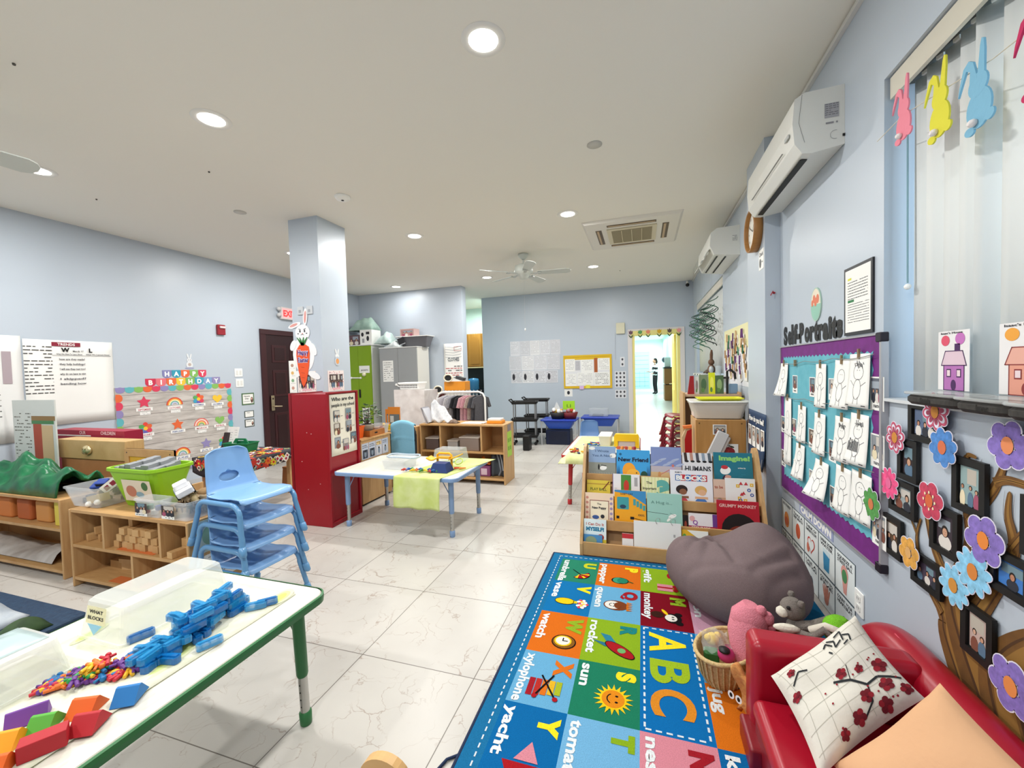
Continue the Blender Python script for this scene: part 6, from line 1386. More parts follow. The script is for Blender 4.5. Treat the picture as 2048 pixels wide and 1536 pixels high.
BRN=[([(1.60,.30),(1.70,.45),(1.72,.52),(1.80,.59),(1.95,.64),(1.98,.72)],.16,.025,'lower left'),([(1.50,.30),(1.63,.50),(1.66,.62),(1.60,.78),(1.615,.93),(1.66,1.02),(1.64,1.09)],.22,.02,'middle'),([(1.64,.88),(1.57,.97),(1.53,1.03),(1.505,1.11),(1.52,1.205)],.05,.012,'upper'),([(1.54,1.03),(1.49,1.05),(1.40,1.05)],.03,.02,'right'),([(1.60,.60),(1.52,.75),(1.47,.86),(1.49,.95),(1.485,1.02)],.07,.012,'right'),([(1.48,.86),(1.43,.93),(1.38,.96)],.03,.015,'right'),([(1.45,.30),(1.50,.45),(1.45,.56),(1.36,.66),(1.25,.74)],.22,.05,'far right'),([(1.75,.52),(1.84,.60),(1.88,.70),(1.88,.76),(1.86,.81)],.03,.01,'fork'),([(1.88,.74),(1.92,.79)],.014,.008,'fork'),([(1.66,.60),(1.78,.72),(1.84,.88),(1.86,.95)],.05,.012,'centre left'),([(1.60,1.0),(1.64,1.085),(1.60,1.09)],.02,.01,'tip')]
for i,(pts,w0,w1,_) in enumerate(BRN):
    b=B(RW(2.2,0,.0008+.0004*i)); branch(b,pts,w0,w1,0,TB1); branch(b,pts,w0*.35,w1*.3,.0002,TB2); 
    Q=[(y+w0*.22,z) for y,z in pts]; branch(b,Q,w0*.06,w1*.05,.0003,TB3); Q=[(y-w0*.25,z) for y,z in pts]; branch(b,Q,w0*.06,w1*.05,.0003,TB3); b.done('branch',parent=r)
FRS=[(1.913,1.745,1.095,1.235,'#5a6a88','upper left behind the pink layered flower'),(1.98,1.862,.932,1.09,'#3a3038','tall frame under the small pink flower'),(2.038,1.872,.79,.922,'#9aa6a8','wide frame beside the rose pink flower'),(1.683,1.548,.912,1.082,'#8fa8a8','group in white, right of the blue flower'),(2.10,1.955,.60,.76,'#5a4430','frame beside the edge of the bulletin board'),(1.789,1.655,.735,.895,'#3a2f38','child portrait under the red flower'),(1.892,1.732,.568,.685,'#4a4050','frame right of the golden flower'),(1.639,1.515,.475,.635,'#c0a8a0','lowest frame over the tree trunk'),(1.534,1.395,.73,.85,'#3f78c0','blue sky photo behind the purple flower'),(1.43,1.31,.87,1.03,'#4a4a50','frame cut by the right edge of the photo')]
for i,(y0,y1,z0,z1,bg,lb) in enumerate(FRS):
    r=thing('framed_photo','black framed photo on the family tree, '+lb,'picture frame',(.96,(y0+y1)/2,z0),0,'black frames on the family tree')
    w_,h_=y0-y1,z1-z0; t_=.022; b=B(RW(y0,z0,.006))
    b.box(0,w_,0,t_,0,.012,BLK); b.box(0,w_,h_-t_,h_,0,.012,BLK); b.box(0,t_,t_,h_-t_,0,.012,BLK); b.box(w_-t_,w_,t_,h_-t_,0,.012,BLK); b.done('frame_border',parent=r)
    b=B(RW(y0,z0,.006)); b.box(t_,w_-t_,t_,h_-t_,0,.004,BLK); photo(b,t_+.006,w_-t_-.006,t_+.004,h_-t_-.004,.0045,500+i*3,bg=bg); b.done('photo_print',parent=r)
FLW=[(1.755,1.214,.068,'#a84a62',8,'#d08a3a',1,'large layered pink flower under the window sill'),(1.98,1.088,.064,'#a84a62',8,'#c9853a',1,'small layered pink flower beside the board'),(1.708,1.10,.068,'#4474ae',8,'#d0704a',0,'deep blue paper flower'),(2.027,.894,.066,'#cc4a78',10,'#e06a98',0,'rose pink fringed flower'),(1.775,.901,.070,'#a83a50',6,'#d0653a',2,'brick red flower with cream dots'),(2.133,.773,.072,'#4a8444',8,'#c9784a',0,'green flower overlapping the corner of the board'),(1.464,1.152,.072,'#7462a4',6,'#e08a5a',0,'purple flower near the window sill at the right'),(1.539,.858,.076,'#7462a4',6,'#e0853a',0,'purple flower above the two light blue ones'),(1.884,.67,.062,'#c08e42',6,'#d8a86a',0,'golden yellow flower'),(1.663,.66,.070,'#78aecb',10,'#c98a3a',0,'lower light blue daisy'),(1.578,.746,.074,'#78aecb',10,'#d0803a',0,'upper light blue daisy'),(1.435,.497,.078,'#7462a4',6,'#e08a4a',0,'lowest purple flower by the sofa')]
for i,(y,z,R_,c,n,cc_,st,lb) in enumerate(FLW):
    r=thing('paper_flower',lb+' on the family tree wall' if 'board' not in lb and 'sill' not in lb else lb,'decoration',(.95,y,z),0,'paper flowers on the family tree')
    base=.020+.003*(i%3)+(.006 if i==5 else 0)
    b=B(RW(y,z,base)); WHP=mat('#e0dcea',.8)
    for k in range(n):
        a=2*PI*k/n+.2; rp=R_*.36; cx,cy=R_*.62*math.cos(a),R_*.62*math.sin(a); wdt=R_*(.30 if n<=8 else .22)*(1.25 if n<7 else 1)
        pts=el(cx,cy,rp*1.08,wdt*1.08,a,16); b.prism(pts,0,.0012,WHP); pts=el(cx,cy,rp*.98,wdt*.94,a,16); b.poly(pts,.0016+.00005*k,mat(c,.75,kind='mottled',c2='#%02x%02x%02x'%tuple(min(255,int(int(c[j:j+2],16)*1.25)) for j in (1,3,5)),sc_=6,bump=.02))
        if st==1: b.poly(el(cx*.95,cy*.95,rp*.66,wdt*.6,a,14),.0024,WHP); b.poly(el(cx*.80,cy*.80,rp*.5,wdt*.42,a,14),.0028,mat(c,.75))
    b.done('petals',parent=r)
    b=B(RW(y,z,base)); b.ell(0,0,R_*.28,R_*.34,.0036,mat(cc_,.75),18)
    if st==2:
        for k in range(8): b.ell(R_*.42*math.cos(2*PI*k/8),R_*.42*math.sin(2*PI*k/8),R_*.06,R_*.08,.0034,mat('#efe0b8'),8)
    b.done('flower_centre',parent=r)

# ---- near window dressing
BLM=mat('#dfe3e2',.6,alpha=.97,spec=.2)
r=thing('vertical_blinds','white vertical blinds with cream valance in the near window','blinds',(1.05,.8,1.25))
b=B(); b.box(.985,1.0,-.69,2.105,2.455,2.54,mat('#cfcabb',.5)); b.done('valance',parent=r)
b=B(); b.box(1.03,1.075,-.69,2.10,2.50,2.53,mat('#4a4a44',.5)); b.done('head_rail',parent=r)
rb=random.Random(8)
for k in range(32):
    y=2.02-.083*k; a=.28+rb.uniform(-.12,.12) if k not in (4,7) else .75
    b=B(place(1.055,y,0,rz=a)); b.grid(lambda u,v:(.006*math.sin(PI*u),-.0445+.089*u,1.262+1.225*v),4,2,BLM,thick=.0008); b.box(-.004,.008,-.012,.012,2.487,2.50,WHT); b.done('slat',parent=r)
b=B(); b.tube([(1.02,2.06,2.46),(1.02,2.055,1.70)],.003,mat('#7fa3ae'),6); b.ball((1.02,2.055,1.685),.012,WHT,10); b.done('cord',parent=r)
# bunny garland
r=thing('garland_string','thin string of the bunny garland across the near window','string',(.93,1.6,2.3))
b=B(); b.tube([(.935,2.09,2.29),(.93,1.9,2.29),(.93,1.7,2.25),(.93,1.5,2.21),(.93,1.2,2.19),(.93,.9,2.2)],.0016,mat('#cfc7b4'),5); b.done('cord',parent=r)
def hang_bunny(y,z,s,c,lb,lean=0.0):
    r=thing('felt_bunny',lb,'decoration',(.925,y,z),0,'felt bunnies on the window garland')
    F=frame((.925,y,z),(0,-1,0),(0,0,1))@M4.Rotation(lean,4,'Z'); m=mat(c,.9,bump=.2,spec=.1); b=B(F)
    body=[]; K=48
    def R2(t): return 0
    b.prism(el(0,.27*s,.22*s,.27*s),0,.005,m); b.prism(el(0,.60*s,.17*s,.16*s),0,.0052,m); b.prism(el(.18*s,.08*s,.08*s,.07*s,.4),0,.0051,m); b.prism(el(-.18*s,.03*s,.09*s,.06*s,-.3),0,.0051,m)
    b.prism([(.0*s,.70*s),(.07*s,1.10*s),(.10*s,1.18*s),(.135*s,1.15*s),(.14*s,1.0*s),(.12*s,.68*s)],0,.0053,m)
    b.prism([(-.14*s,.68*s),(-.12*s,.86*s),(-.19*s,.92*s),(-.30*s,.74*s),(-.36*s,.64*s),(-.33*s,.76*s),(-.24*s,.98*s),(-.14*s,1.03*s),(-.06*s,.96*s),(.0*s,.70*s)],0,.0054,m)
    b.done('felt_body',parent=r)
    b=B(F); b.ball((-.06*s,.10*s,.012),.055*s,mat('#e8e2e0',.95,bump=.5),12); b.done('pompom_tail',parent=r)
hang_bunny(1.885,2.195,.19,'#e58a9a','pink felt bunny with white tail, leftmost on the window garland')
hang_bunny(1.695,2.105,.205,'#d8d24a','yellow felt bunny with white tail on the window garland')
hang_bunny(1.53,2.045,.205,'#7fb2cc','light blue felt bunny with white tail on the window garland',.06)
hang_bunny(1.34,2.03,.205,'#c03a62','crimson felt bunny cut by the right frame edge',.05)
# sill trays and house cards
TRM=mat('#2a2826',.6,kind='mottled',c2='#3a3733',sc_=5,bump=.1)
for i,(y0,y1,x0,nm) in enumerate(((1.50,1.845,.88,'leftmost of the three'),(1.30,1.58,.865,'middle one of the three'),(.95,1.385,.85,'rightmost, in front'))):
    z=1.2405; r=thing('seed_tray','dark soil-filled tray under a clear rim on the window sill, '+nm,'tray',((x0+1.1)/2,(y0+y1)/2,z),0,'seed trays on the window sill')
    x1=.985; b=B(); zz=z-.008*i*0
    b.rbox(x0,x1,y0+.04,y1-.04,zz,zz+.012+.022,TRM,r=.045,n=6); b.done('tray_body',parent=r)
    b=B(); b.rbox(x0-.008,x1+.002,y0+.03,y1-.03,zz+.034,zz+.043,mat('#d5d9d8',.15,alpha=.5),r=.05,n=6); b.done('clear_rim',parent=r)
    b=B(frame((x0-.0003,y1-.14,zz+.006),(0,-1,0),(0,0,1))); b.text(('Seeds','Isaac','Kosi')[i],0,.004,.016,.0004,mat('#15120f'),bold=.05); b.done('written_name',parent=r)
def house_card(y0,y1,z0,z1,c,rc,lb,big):
    w_,h_=y0-y1,z1-z0; F=frame((1.006,y0,z0),(0,-1,0),(0,0,1)); b=B(F); b.box(0,w_,0,h_,0,.0015,mat('#e4e2e2',.8)); ln=mat(rc,.8); fl=mat(c,.8)
    b.rect(w_*.2,w_*.85,0,h_*.42,.002,fl); b.poly([(w_*.12,h_*.42),(w_*.92,h_*.42),(w_*.8,h_*.66),(w_*.25,h_*.66)],.0021,mat('#d8c0cc' if not big else '#e0a898'))
    b.line([(w_*.12,h_*.42),(w_*.92,h_*.42),(w_*.8,h_*.66),(w_*.25,h_*.66),(w_*.12,h_*.42)],.003,.0025,ln); b.line([(w_*.2,h_*.42),(w_*.2,.0),(w_*.85,0),(w_*.85,h_*.42)],.003,.0025,ln)
    b.rect(w_*.55,w_*.72,h_*.66,h_*.78,.0023,ln); 
    for q in (.3,.62): b.rect(w_*q,w_*(q+.14),h_*.22,h_*.36,.0026,ln); b.rect(w_*(q+.02),w_*(q+.12),h_*.24,h_*.34,.0029,mat('#e4d0d4'))
    b.ell(w_*.52,h_*.09,w_*.08,h_*.09,.0027,ln); b.ell(w_*.25,h_*.84,w_*.14,h_*.09,.0023,mat('#d8506a' if not big else '#e8a03a')); b.ell(w_*.72,h_*.86,w_*.15,h_*.10,.0023,mat('#c070b8' if not big else '#e8a83a')); b.text("Isaac's House",w_*.1,h_*.95,h_*.035,.0026,INK,w=w_*.7)
    tag(b.done('house_drawing'),lb,'drawing')
house_card(1.845,1.70,1.285,1.487,'#b070b0','#4a2a5a','purple coloured house drawing standing on the window sill',0)
house_card(1.585,1.41,1.285,1.490,'#dd9a86','#8a3a3a','orange and red house drawing standing at the right on the sill',1)

# ---- air conditioners, clock, posters on the pilaster
def ac(y0,y1,prof,slot,name,label,open_=False):
    r=thing(name,label,'air conditioner',(.85,(y0+y1)/2,prof[0][1])); m=mat('#dcdcd6',.3)
    b=B(frame((0,y0,0),(1,0,0),(0,0,1),(0,-1,0))); b.prism([(x,z) for x,z in prof],-(y1-y0),0,m); b.done('casing',parent=r,bevel=.006)
    (xa,za),(xb,zb)=slot; b=B(); b.add([(xa,y0+.06,za),(xb,y0+.06,zb),(xb,y1-.06,zb),(xa,y1-.06,za)],[(0,1,2,3)],BLK); b.add([(xa,y0+.06,za-.002),(xb,y0+.06,zb-.002),(xb,y1-.06,zb-.002),(xa,y1-.06,za-.002)],[(3,2,1,0)],BLK); b.done('air_slot',parent=r)
    return r
r=ac(2.457,3.39,[(.9695,2.75),(.80,2.745),(.757,2.72),(.748,2.60),(.756,2.50),(.79,2.448),(.83,2.442),(.9695,2.462)],((.80,2.4425),(.832,2.4395)),'air_conditioner','large white split air conditioner high on the wall near the camera')
b=B(frame((0,2.4565,0),(1,0,0),(0,0,1),(0,-1,0))); b.rect(.885,.945,2.60,2.67,.0008,GREYP); 
for k in range(6): b.scrib(.887,.943,2.665-.01*k,.005,.0012,mat('#6a6a6e'),rnd,.9)
b.scrib(.89,.94,2.575,.014,.0008,mat('#8a8a8e'),rnd); b.arc(.93,2.515,.02,.022,.0008,mat('#9a9a98'),PI*.4,PI*1.6); b.line([(.79,2.735),(.775,2.60),(.80,2.50)],.002,.0008,mat('#8a8a88')); b.box(.96,.9695,2.50,2.512,0,.004,BLK)
b.done('rating_label',parent=r)
b=B(); b.box(.74,.7475,2.60,3.24,2.52,2.523,mat('#9a9a96')); b.rbox(.7405,.748,2.50,2.56,2.555,2.575,mat('#b5b8b5'),r=.003); b.done('front_seam',parent=r)
r=ac(4.70,5.62,[(.9695,2.80),(.76,2.795),(.70,2.75),(.69,2.62),(.73,2.53),(.9695,2.50)],((.76,2.5225),(.775,2.5205)),'air_conditioner','white split air conditioner further along the right wall with flap open')
b=B(); b.add([(.84,4.76,2.511),(.855,4.76,2.509),(.855,5.56,2.509),(.84,5.56,2.511)],[(0,1,2,3),(3,2,1,0)],BLK); b.done('air_slot',parent=r)
b=B(); b.grid(lambda u,v:(.69-.05*v+.006*math.sin(19*u),4.74+.84*u,2.60-.08*v+.006*math.sin(23*u+3*v)),24,4,mat('#d6d6ce',.25),thick=.003); b.done('flap',parent=r)
b=B(frame((0,4.6995,0),(1,0,0),(0,0,1),(0,-1,0)));
for k in range(5): b.scrib(.90,.945,2.70-.012*k,.006,.0008,mat('#6a6a6e'),rnd,.9)
b.done('rating_label',parent=r)
r=thing('wall_clock','round wall clock with thick honey wood rim on the pilaster','clock',(.84,3.60,2.24))
F=frame((.8715,3.64,2.42),(0,-1,0),(0,0,1)); WR=mat('#a87842',.45,kind='wood',c2='#946634')
b=B(F); b.lathe([(.148,0),(.16,.002),(.16,.058),(.152,.062),(.146,.058),(.146,.03)],WR,48); b.done('rim',parent=r)
b=B(F); b.ell(0,0,.147,.147,.03,mat('#dcdad0',.5),40)
for k in range(12): a=2*PI*k/12; b.text(str((12-k-1)%12+1) if 0 else str(12 if k==0 else k),.12*math.sin(a),.12*math.cos(a)-.008,.018,.0306,INK,align='c')
b.done('dial',parent=r)
b=B(F); b.line([(0,0),(.05,.07)],.007,.034,BLK); b.line([(0,0),(-.09,.05)],.005,.035,BLK); b.done('hands',parent=r)
b=B(frame((.8715,3.60,2.10),(0,-1,0),(0,0,1))); b.rbox(0,.13,0,.15,0,.002,WHT,r=.008); b.text('Clock',.065,.1,.03,.0026,INK,align='c'); b.ell(.04,.05,.025,.035,.0026,mat('#5a5a5a'),14); b.text('reloj',.09,.05,.012,.0026,INK,align='c'); tag(b.done('label_card'),'small white card reading Clock under the wall clock','sign')
r=thing('feelings_poster','navy hanging poster How do you feel? with photo strips on the pilaster','poster',(.86,3.7,.6))
F=frame((.8715,3.945,.58),(0,-1,0),(0,0,1)); NV=mat('#1f3a5c',.6); b=B(F)
b.grid(lambda u,v:(.515*u,.43*v,.003+.028*(1-v)**2*(.3+.7*u)),10,14,NV,thick=.002); b.done('sheet',parent=r)
b=B(F); b.text('How do you feel?',.26,.345,.042,.010,WHT,align='c',w=.44,bold=.04)
for k in range(4): b.rect(.03+.125*k,.13+.125*k,.14,.31,.014,PAPER); photo(b,.045+.125*k,.115+.125*k,.19,.30,.0146,800+k,bg='#7a6a60',n=1)
for k in range(5): b.line([(.1+.09*k,.03),(.13+.09*k,.09)],.006,.026,mat('#c9ced8'))
b.done('photo_strips',parent=r)
b=B(); b.tube([(.925,3.449,1.90),(.918,3.43,1.915),(.90,3.42,1.885)],.0035,mat('#b02a35'),6); b.ball((.93,3.445,1.905),.008,mat('#b02a35'),8); tag(b.done('red_clip'),'tiny red clip stuck on the pilaster face','clip')
# ================================================================ middle and back of the room
# shelf behind the blue table (seen from its plain side)
r=thing('picture_shelf','low maple shelf back with four picture cards, behind the blue-edged table','shelf',(-2.97,3.84,0))
b=B(); b.box(-3.12,-2.82,3.575,4.10,.02,.69,MAPLEZ); b.done('body',parent=r,bevel=.003)
b=B(); b.box(-3.13,-2.81,3.57,4.11,.69,.71,MAPLE); b.done('top_board',parent=r,bevel=.003)
b=B(); b.box(-3.10,-2.84,3.6,4.08,0,.02,BLK); b.done('plinth',parent=r)
for k in range(4):
    b=B(frame((-2.8195,3.585+.118*k,.49),(0,1,0),(0,0,1))); b.box(0,.11,0,.17,0,.0015,mat('#c3cbdc')); b.text('morning',.01,.14,.014,.002,INK,w=.07); b.scrib(.01,.1,.125,.008,.002,INK,rnd)
    if k==2: b.rect(.01,.1,.115,.155,.0018,mat('#e8c88a'))
    b.rect(.015,.095,.01,.10,.002,mat('#3a4250' if k<2 else '#d8d8dc')); b.ell(.055,.055,.02,.035,.0024,mat('#8a98a8')); b.ell(.055,.085,.012,.012,.0026,INK,10)
    tag(b.done('picture_card'),'small schedule picture card on the shelf side, '+('nearest the red cabinet','second from the red cabinet','third, with an orange heading','nearest the blue towel')[k],'card')
b=B(place(-2.95,3.67,.711)); open_bin(b,-.07,.07,-.055,.055,0,.13,mat('#e8621c',.45),taper=.012,r=.008); tag(b.done('orange_bin'),'small bright orange bin on the picture shelf','bin')
r=thing('wooden_caddy','low wooden tray with cut-out handles on the picture shelf','tray',(-2.90,3.86,.711))
CW=mat('#b5743a',.5,kind='wood',c2='#a0622c')
for nm,q in (('side_board',(-2.85,-2.835,3.75,4.02)),('side_board',(-3.02,-3.005,3.75,4.02)),('end_board',(-3.005,-2.85,3.75,3.765)),('end_board',(-3.005,-2.85,4.005,4.02))):
    b=B(); b.box(q[0],q[1],q[2],q[3],.711,.775,CW); 
    if q[0]==-2.85: b.at(frame((-2.8345,3.86,.745),(0,1,0),(0,0,1))); b.ell(.0,0,.03,.008,.0006,BLK,12)
    b.done(nm,parent=r)
b=B(); b.box(-3.005,-2.85,3.765,4.005,.711,.72,CW); b.done('bottom_board',parent=r)
r=thing('potted_plant','leafy green potted plant with dark soil in a grey pot','plant',(-2.93,3.83,.722))
b=B(place(-2.93,3.83,.722)); b.lathe([(.0,.0),(.055,0),(.08,.11),(.086,.115),(.08,.12),(.074,.105),(0,.10)],mat('#b3ada0',.5),24); b.done('pot',parent=r)
b=B(place(-2.93,3.83,.722)); b.lathe([(.074,.102),(.04,.125),(0,.135)],mat('#2a1c18',.9),16); b.done('soil',parent=r)
rp=random.Random(4); LFM=[mat('#2c5230',.4),mat('#44703c',.4),mat('#8fa88a',.4)]; bs=B(place(-2.93,3.83,.722)); bl=B(place(-2.93,3.83,.722))
for k in range(16):
    a=2.4*k; tl=.04+.13*rp.random(); h=.17+.17*rp.random(); tip=(tl*math.cos(a),tl*math.sin(a),h); bs.tube([(0,0,.11),(tip[0]*.4,tip[1]*.4,h*.75),tip],.0025,mat('#5a4a34'),5)
    for j in range(4):
        q=rp.uniform(0,6.28); L_=rp.uniform(.045,.075); d=V((math.cos(q),math.sin(q),rp.uniform(-.3,.5))).normalized(); s_=d.cross(V((0,0,1))).normalized()*L_*.28; o=V(tip)-V((0,0,.02*j)); n_=d.cross(s_).normalized()*.006
        bl.add([tuple(o),tuple(o+d*L_*.4+s_-n_),tuple(o+d*L_*.4+n_),tuple(o+d*L_*.4-s_-n_),tuple(o+d*L_)],[(0,2,1),(0,3,2),(1,2,4),(2,3,4)],LFM[(k+j)%3])
bs.done('stems',parent=r); bl.done('leaves',parent=r)
b=B(place(-2.90,4.05,.711)); open_bin(b,-.07,.07,-.06,.06,0,.11,PLAS,taper=.01,r=.02); b.ball((0,0,.05),.03,mat('#8a2a30')); b.ball((.02,.02,.09),.02,mat('#e0b03a')); tag(b.done('clear_jar'),'small clear tub with red and yellow bits beside the plant','tub')
r=thing('book_box','yellow box with orange backed photo cards beside the marble carton','box',(-3.0,4.45,.7))
b=B(); b.box(-3.35,-2.78,4.28,4.75,0,.70,MAPLEZ); tag(b.done('back_shelf'),'low maple shelf hidden behind the towel covered chair','shelf')
b=B(); b.box(-3.05,-2.86,4.32,4.5,.701,.76,mat('#d8b820')); b.done('box_body',parent=r)
for k in range(2):
    b=B(frame((-3.07+.06*k,4.38-.03*k,.762),(1,0,0),(0,0,1))); b.box(0,.17,0,.22-.03*(1-k),-.006,0,mat('#d9822a')); b.rect(.02,.16,.01,.13,.001,mat('#6a7070')); b.rect(.03,.08,.03,.11,.0014,mat('#c9c9c4')); b.done('card',parent=r)
# folding chair with towel
r=thing('folding_chair','black framed chair behind the blue-edged table under a pale blue towel','chair',(-2.70,4.25,0))
b=B(); 
b.tube([(-2.93,4.22,0),(-2.92,4.25,.66),(-2.88,4.26,.74),(-2.78,4.265,.79),(-2.68,4.265,.79),(-2.60,4.26,.74),(-2.57,4.25,.66),(-2.56,4.22,0)],.012,BLK,8); b.done('back_frame',parent=r)
b=B(); b.grid(lambda u,v:(-2.915+.34*u,4.262,.38+.38*v-(.06*(2*u-1)**2*v)),8,6,BLK,thick=.01); b.done('backrest',parent=r)
b=B(); b.box(-2.9,-2.59,4.13,4.25,.34,.36,BLK); b.done('seat',parent=r)
for x in (-2.88,-2.61):
    b=B(); b.tube([(x,4.15,.34),(x,4.13,0)],.01,BLK,8); b.done('leg',parent=r)
b=B(); TWM=mat('#8cc3dc',.9,kind='fabric',c2='#7ab6d2',sc_=5,bump=.15)
def tw(u,v):
    x=-2.905+.32*u; arch=.045*(1-(2*u-1)**2)
    if v<.12: a=v/.12*PI; return (x,4.262+.022*math.cos(a),.755+arch+.03*math.sin(a))
    t=(v-.12)/.88; return (x+.01*t,4.240-.012*t-.012*math.sin(5*u)*t-.006*(1 if .38<t<.42 else 0),.755+arch*(1-t)-.40*t)
b.grid(tw,14,30,TWM,thick=.004); tag(b.done('blue_towel'),'pale blue towel folded over the black framed chair','towel')

# long open shelf with clear boxes
u=cubby('storage_shelf','maple open storage shelf in the middle of the room with green notice on its end',-2.75,-1.595,4.64,5.02,.735,[.375],[(-2.46,.395,.715),(-1.90,.395,.715)])
b=B(frame((-1.5948,4.70,.3),(0,1,0),(0,0,1))); b.box(.05,.22,.02,.33,0,.0015,mat('#a9d24a')); b.box(.07,.2,.34,.42,0,.0015,mat('#8a8084')); 
for k in range(2):
    for j in range(2): b.rect(.07+.07*j,.12+.07*j,.2-.1*k,.25-.1*k,.002,mat('#7aa03a'))
b.done('green_notice',parent=u)
def box_lid(x0,x1,y0,y1,z,h,label,c='#a89a90',lid='#cfc6bc',name='clear_box',cat='box',grp=None):
    b=B(); b.rbox(x0+.008,x1-.008,y0+.008,y1-.008,z,z+h,mat(c,.35,alpha=.85),r=.012); b.rbox(x0,x1,y0,y1,z+h+.0005,z+h+.014,mat(lid,.35),r=.014); return tag(b.done(name),label,cat,grp)
box_lid(-2.70,-2.50,4.68,4.92,.396,.14,'dark clear plastic box in the upper left cubby of the storage shelf','#6a5c5a')
box_lid(-2.40,-2.24,4.70,4.92,.396,.11,'pale clear plastic box beside the larger one on the storage shelf','#b5b0ac')
box_lid(-2.22,-1.94,4.68,4.94,.396,.16,'large clear plastic box with beige contents on the storage shelf','#9a8a80')
box_lid(-2.30,-2.02,4.68,4.94,.071,.14,'white bin on the bottom board of the storage shelf','#d8d4d4','#e8e6e6')
b=B(place(-1.90,4.80,.071)); b.rbox(-.07,.07,-.06,.06,0,.13,mat('#8a4a78',.5),r=.01); b.box(-.05,.03,-.0625,-.0605,.02,.1,mat('#e0c8d8')); tag(b.done('purple_box'),'purple patterned box on the bottom board of the storage shelf','box')
r=B(place(-1.93,4.82,.208)); r.grid(lambda u,v:(-.10+.2*u,-.07+.14*v,.02+.06*math.sin(PI*u)*math.sin(PI*v)*(1+.5*math.sin(11*u+7*v))),12,12,mat('#e08a1f',.6,kind='mottled',c2='#b5431a',sc_=4),thick=.01); tag(r.done('orange_garland'),'orange garland heaped on the purple box','garland')
b=B(place(-1.73,4.80,.073)); b.grid(lambda u,v:((-.07+.14*u)*(1-.25*v),-.05+.05*math.sin(PI*u),.27*v),10,8,mat('#4a5058',.8),thick=.05); b.tube([(.0,-.05,.28),(.03,-.07,.2),(.05,-.07,.08),(.02,-.06,.02)],.012,mat('#7a828c',.7),8); b.tube([(.03,-.04,.29),(.06,-.06,.2),(.075,-.06,.08)],.008,mat('#aab0b8',.7),8); tag(b.done('grey_backpack'),'grey backpack at the right end of the bottom board','bag')
# on top
zt=.7365
b=B(place(-2.45,4.8,zt)); b.grid(lambda u,v:(-.17+.30*u-.06*v,-.07+.10*v,.02+.26*v*(.6+.4*math.sin(3*u+1))+.02*math.sin(13*u+5*v)),16,12,mat('#dcdcdc',.35,kind='mottled',c2='#b9bcc0',sc_=3,bump=.1),thick=.02); tag(b.done('plastic_bag'),'white plastic bag of clothes standing on the storage shelf','bag')
b=B(place(-2.66,4.74,zt)); b.box(-.02,.0,-.05,.12,0,.22,mat('#9a9aa2',.6),local=M4.Rotation(-.35,4,'Y')); b.box(.012,.03,-.05,.12,0,.2,mat('#c9cbd2',.6),local=M4.Rotation(-.45,4,'Y')); tag(b.done('magazine_stack'),'grey folders leaning at the left end of the storage shelf','folders')
b=B(place(-2.32,4.76,zt)); b.grid(lambda u,v:(-.07+.14*u,-.05+.1*v,.005+.05*math.sin(PI*u)*math.sin(PI*v)),8,8,mat('#8a7262',.7,kind='mottled',c2='#5a4a40',sc_=4),thick=.01); tag(b.done('brown_pouch'),'small brown pouch beside the white bag','pouch')
b=B(place(-2.05,4.78,zt)); b.box(-.15,.13,-.07,.09,0,.004,PAPER); b.box(-.11,.16,-.05,.10,.004,.008,WHT); tag(b.done('paper_stack'),'loose white papers on the storage shelf','paper')
b=B(place(-1.76,4.82,zt)); b.rbox(-.10,.10,-.07,.07,0,.035,mat('#e8942a',.5),r=.008); b.rbox(-.09,.085,-.065,.065,.0355,.06,mat('#e6e0d8',.5),r=.008); tag(b.done('wipes_box'),'orange and white box at the right end of the storage shelf','box')

# clothes rack
r=thing('clothes_rack','small white metal clothes rack behind the storage shelf','clothes rack',(-2.46,5.3,0))
WT=mat('#e6e6e4',.3)
b=B(); b.tube([(-2.83,5.3,.02),(-2.83,5.3,1.02),(-2.80,5.3,1.08),(-2.74,5.3,1.105),(-2.18,5.3,1.105),(-2.12,5.3,1.08),(-2.09,5.3,1.02),(-2.09,5.3,.02)],.014,WT,10); b.done('tube_frame',parent=r)
for x in (-2.83,-2.09):
    b=B(); b.tube([(x,5.1,.015),(x,5.5,.015)],.014,WT,8); b.done('foot',parent=r)
CLO=[('#d8d6da','white',.30),('#b5b2ba','light grey striped',.32),('#c4c2c6','silver grey',.30),('#9a9aa2','grey',.28),('#1c1c22','black',.38),('#2a2a30','charcoal',.36),('#d8a8b0','pale pink',.34),('#cf97a2','rose pink',.34),('#b5a298','beige',.32),('#4a4a50','dark grey speckled',.38),('#5a5a60','slate grey',.36)]
for k,(c,nm,L_) in enumerate(CLO):
    x=-2.70+.055*k; r=thing('hanging_garment','small %s child garment on the white clothes rack'%nm,'garment',(x,5.3,1.105-L_-.08),0,'clothes on the white rack')
    b=B(place(x,5.3,1.09,rz=.9)); b.tube([(0,0,.034),(.008,0,.04),(.012,0,.03),(0,0,.016),(0,0,-.03),(-.11,0,-.07)],.0025,WT,5); b.tube([(0,0,-.03),(.11,0,-.07)],.0025,WT,5); b.done('hanger',parent=r)
    b=B(place(x,5.3,1.09,rz=.9)); S=[(-.03,-.035),(-.12,-.07),(-.16,-.2),(-.12,-.21),(-.10,-.13),(-.105,-.05-L_),(.105,-.05-L_),(.10,-.13),(.12,-.21),(.16,-.2),(.12,-.07),(.03,-.035)]
    b.prism(S,-.012,.012,mat(c,.9,kind='fabric',c2='#%02x%02x%02x'%tuple(int(int(c[j:j+2],16)*.82) for j in (1,3,5)),sc_=2,bump=.2),local=frame((0,0,0),(1,0,0),(0,0,1))); b.done('cloth',parent=r,bevel=.006)
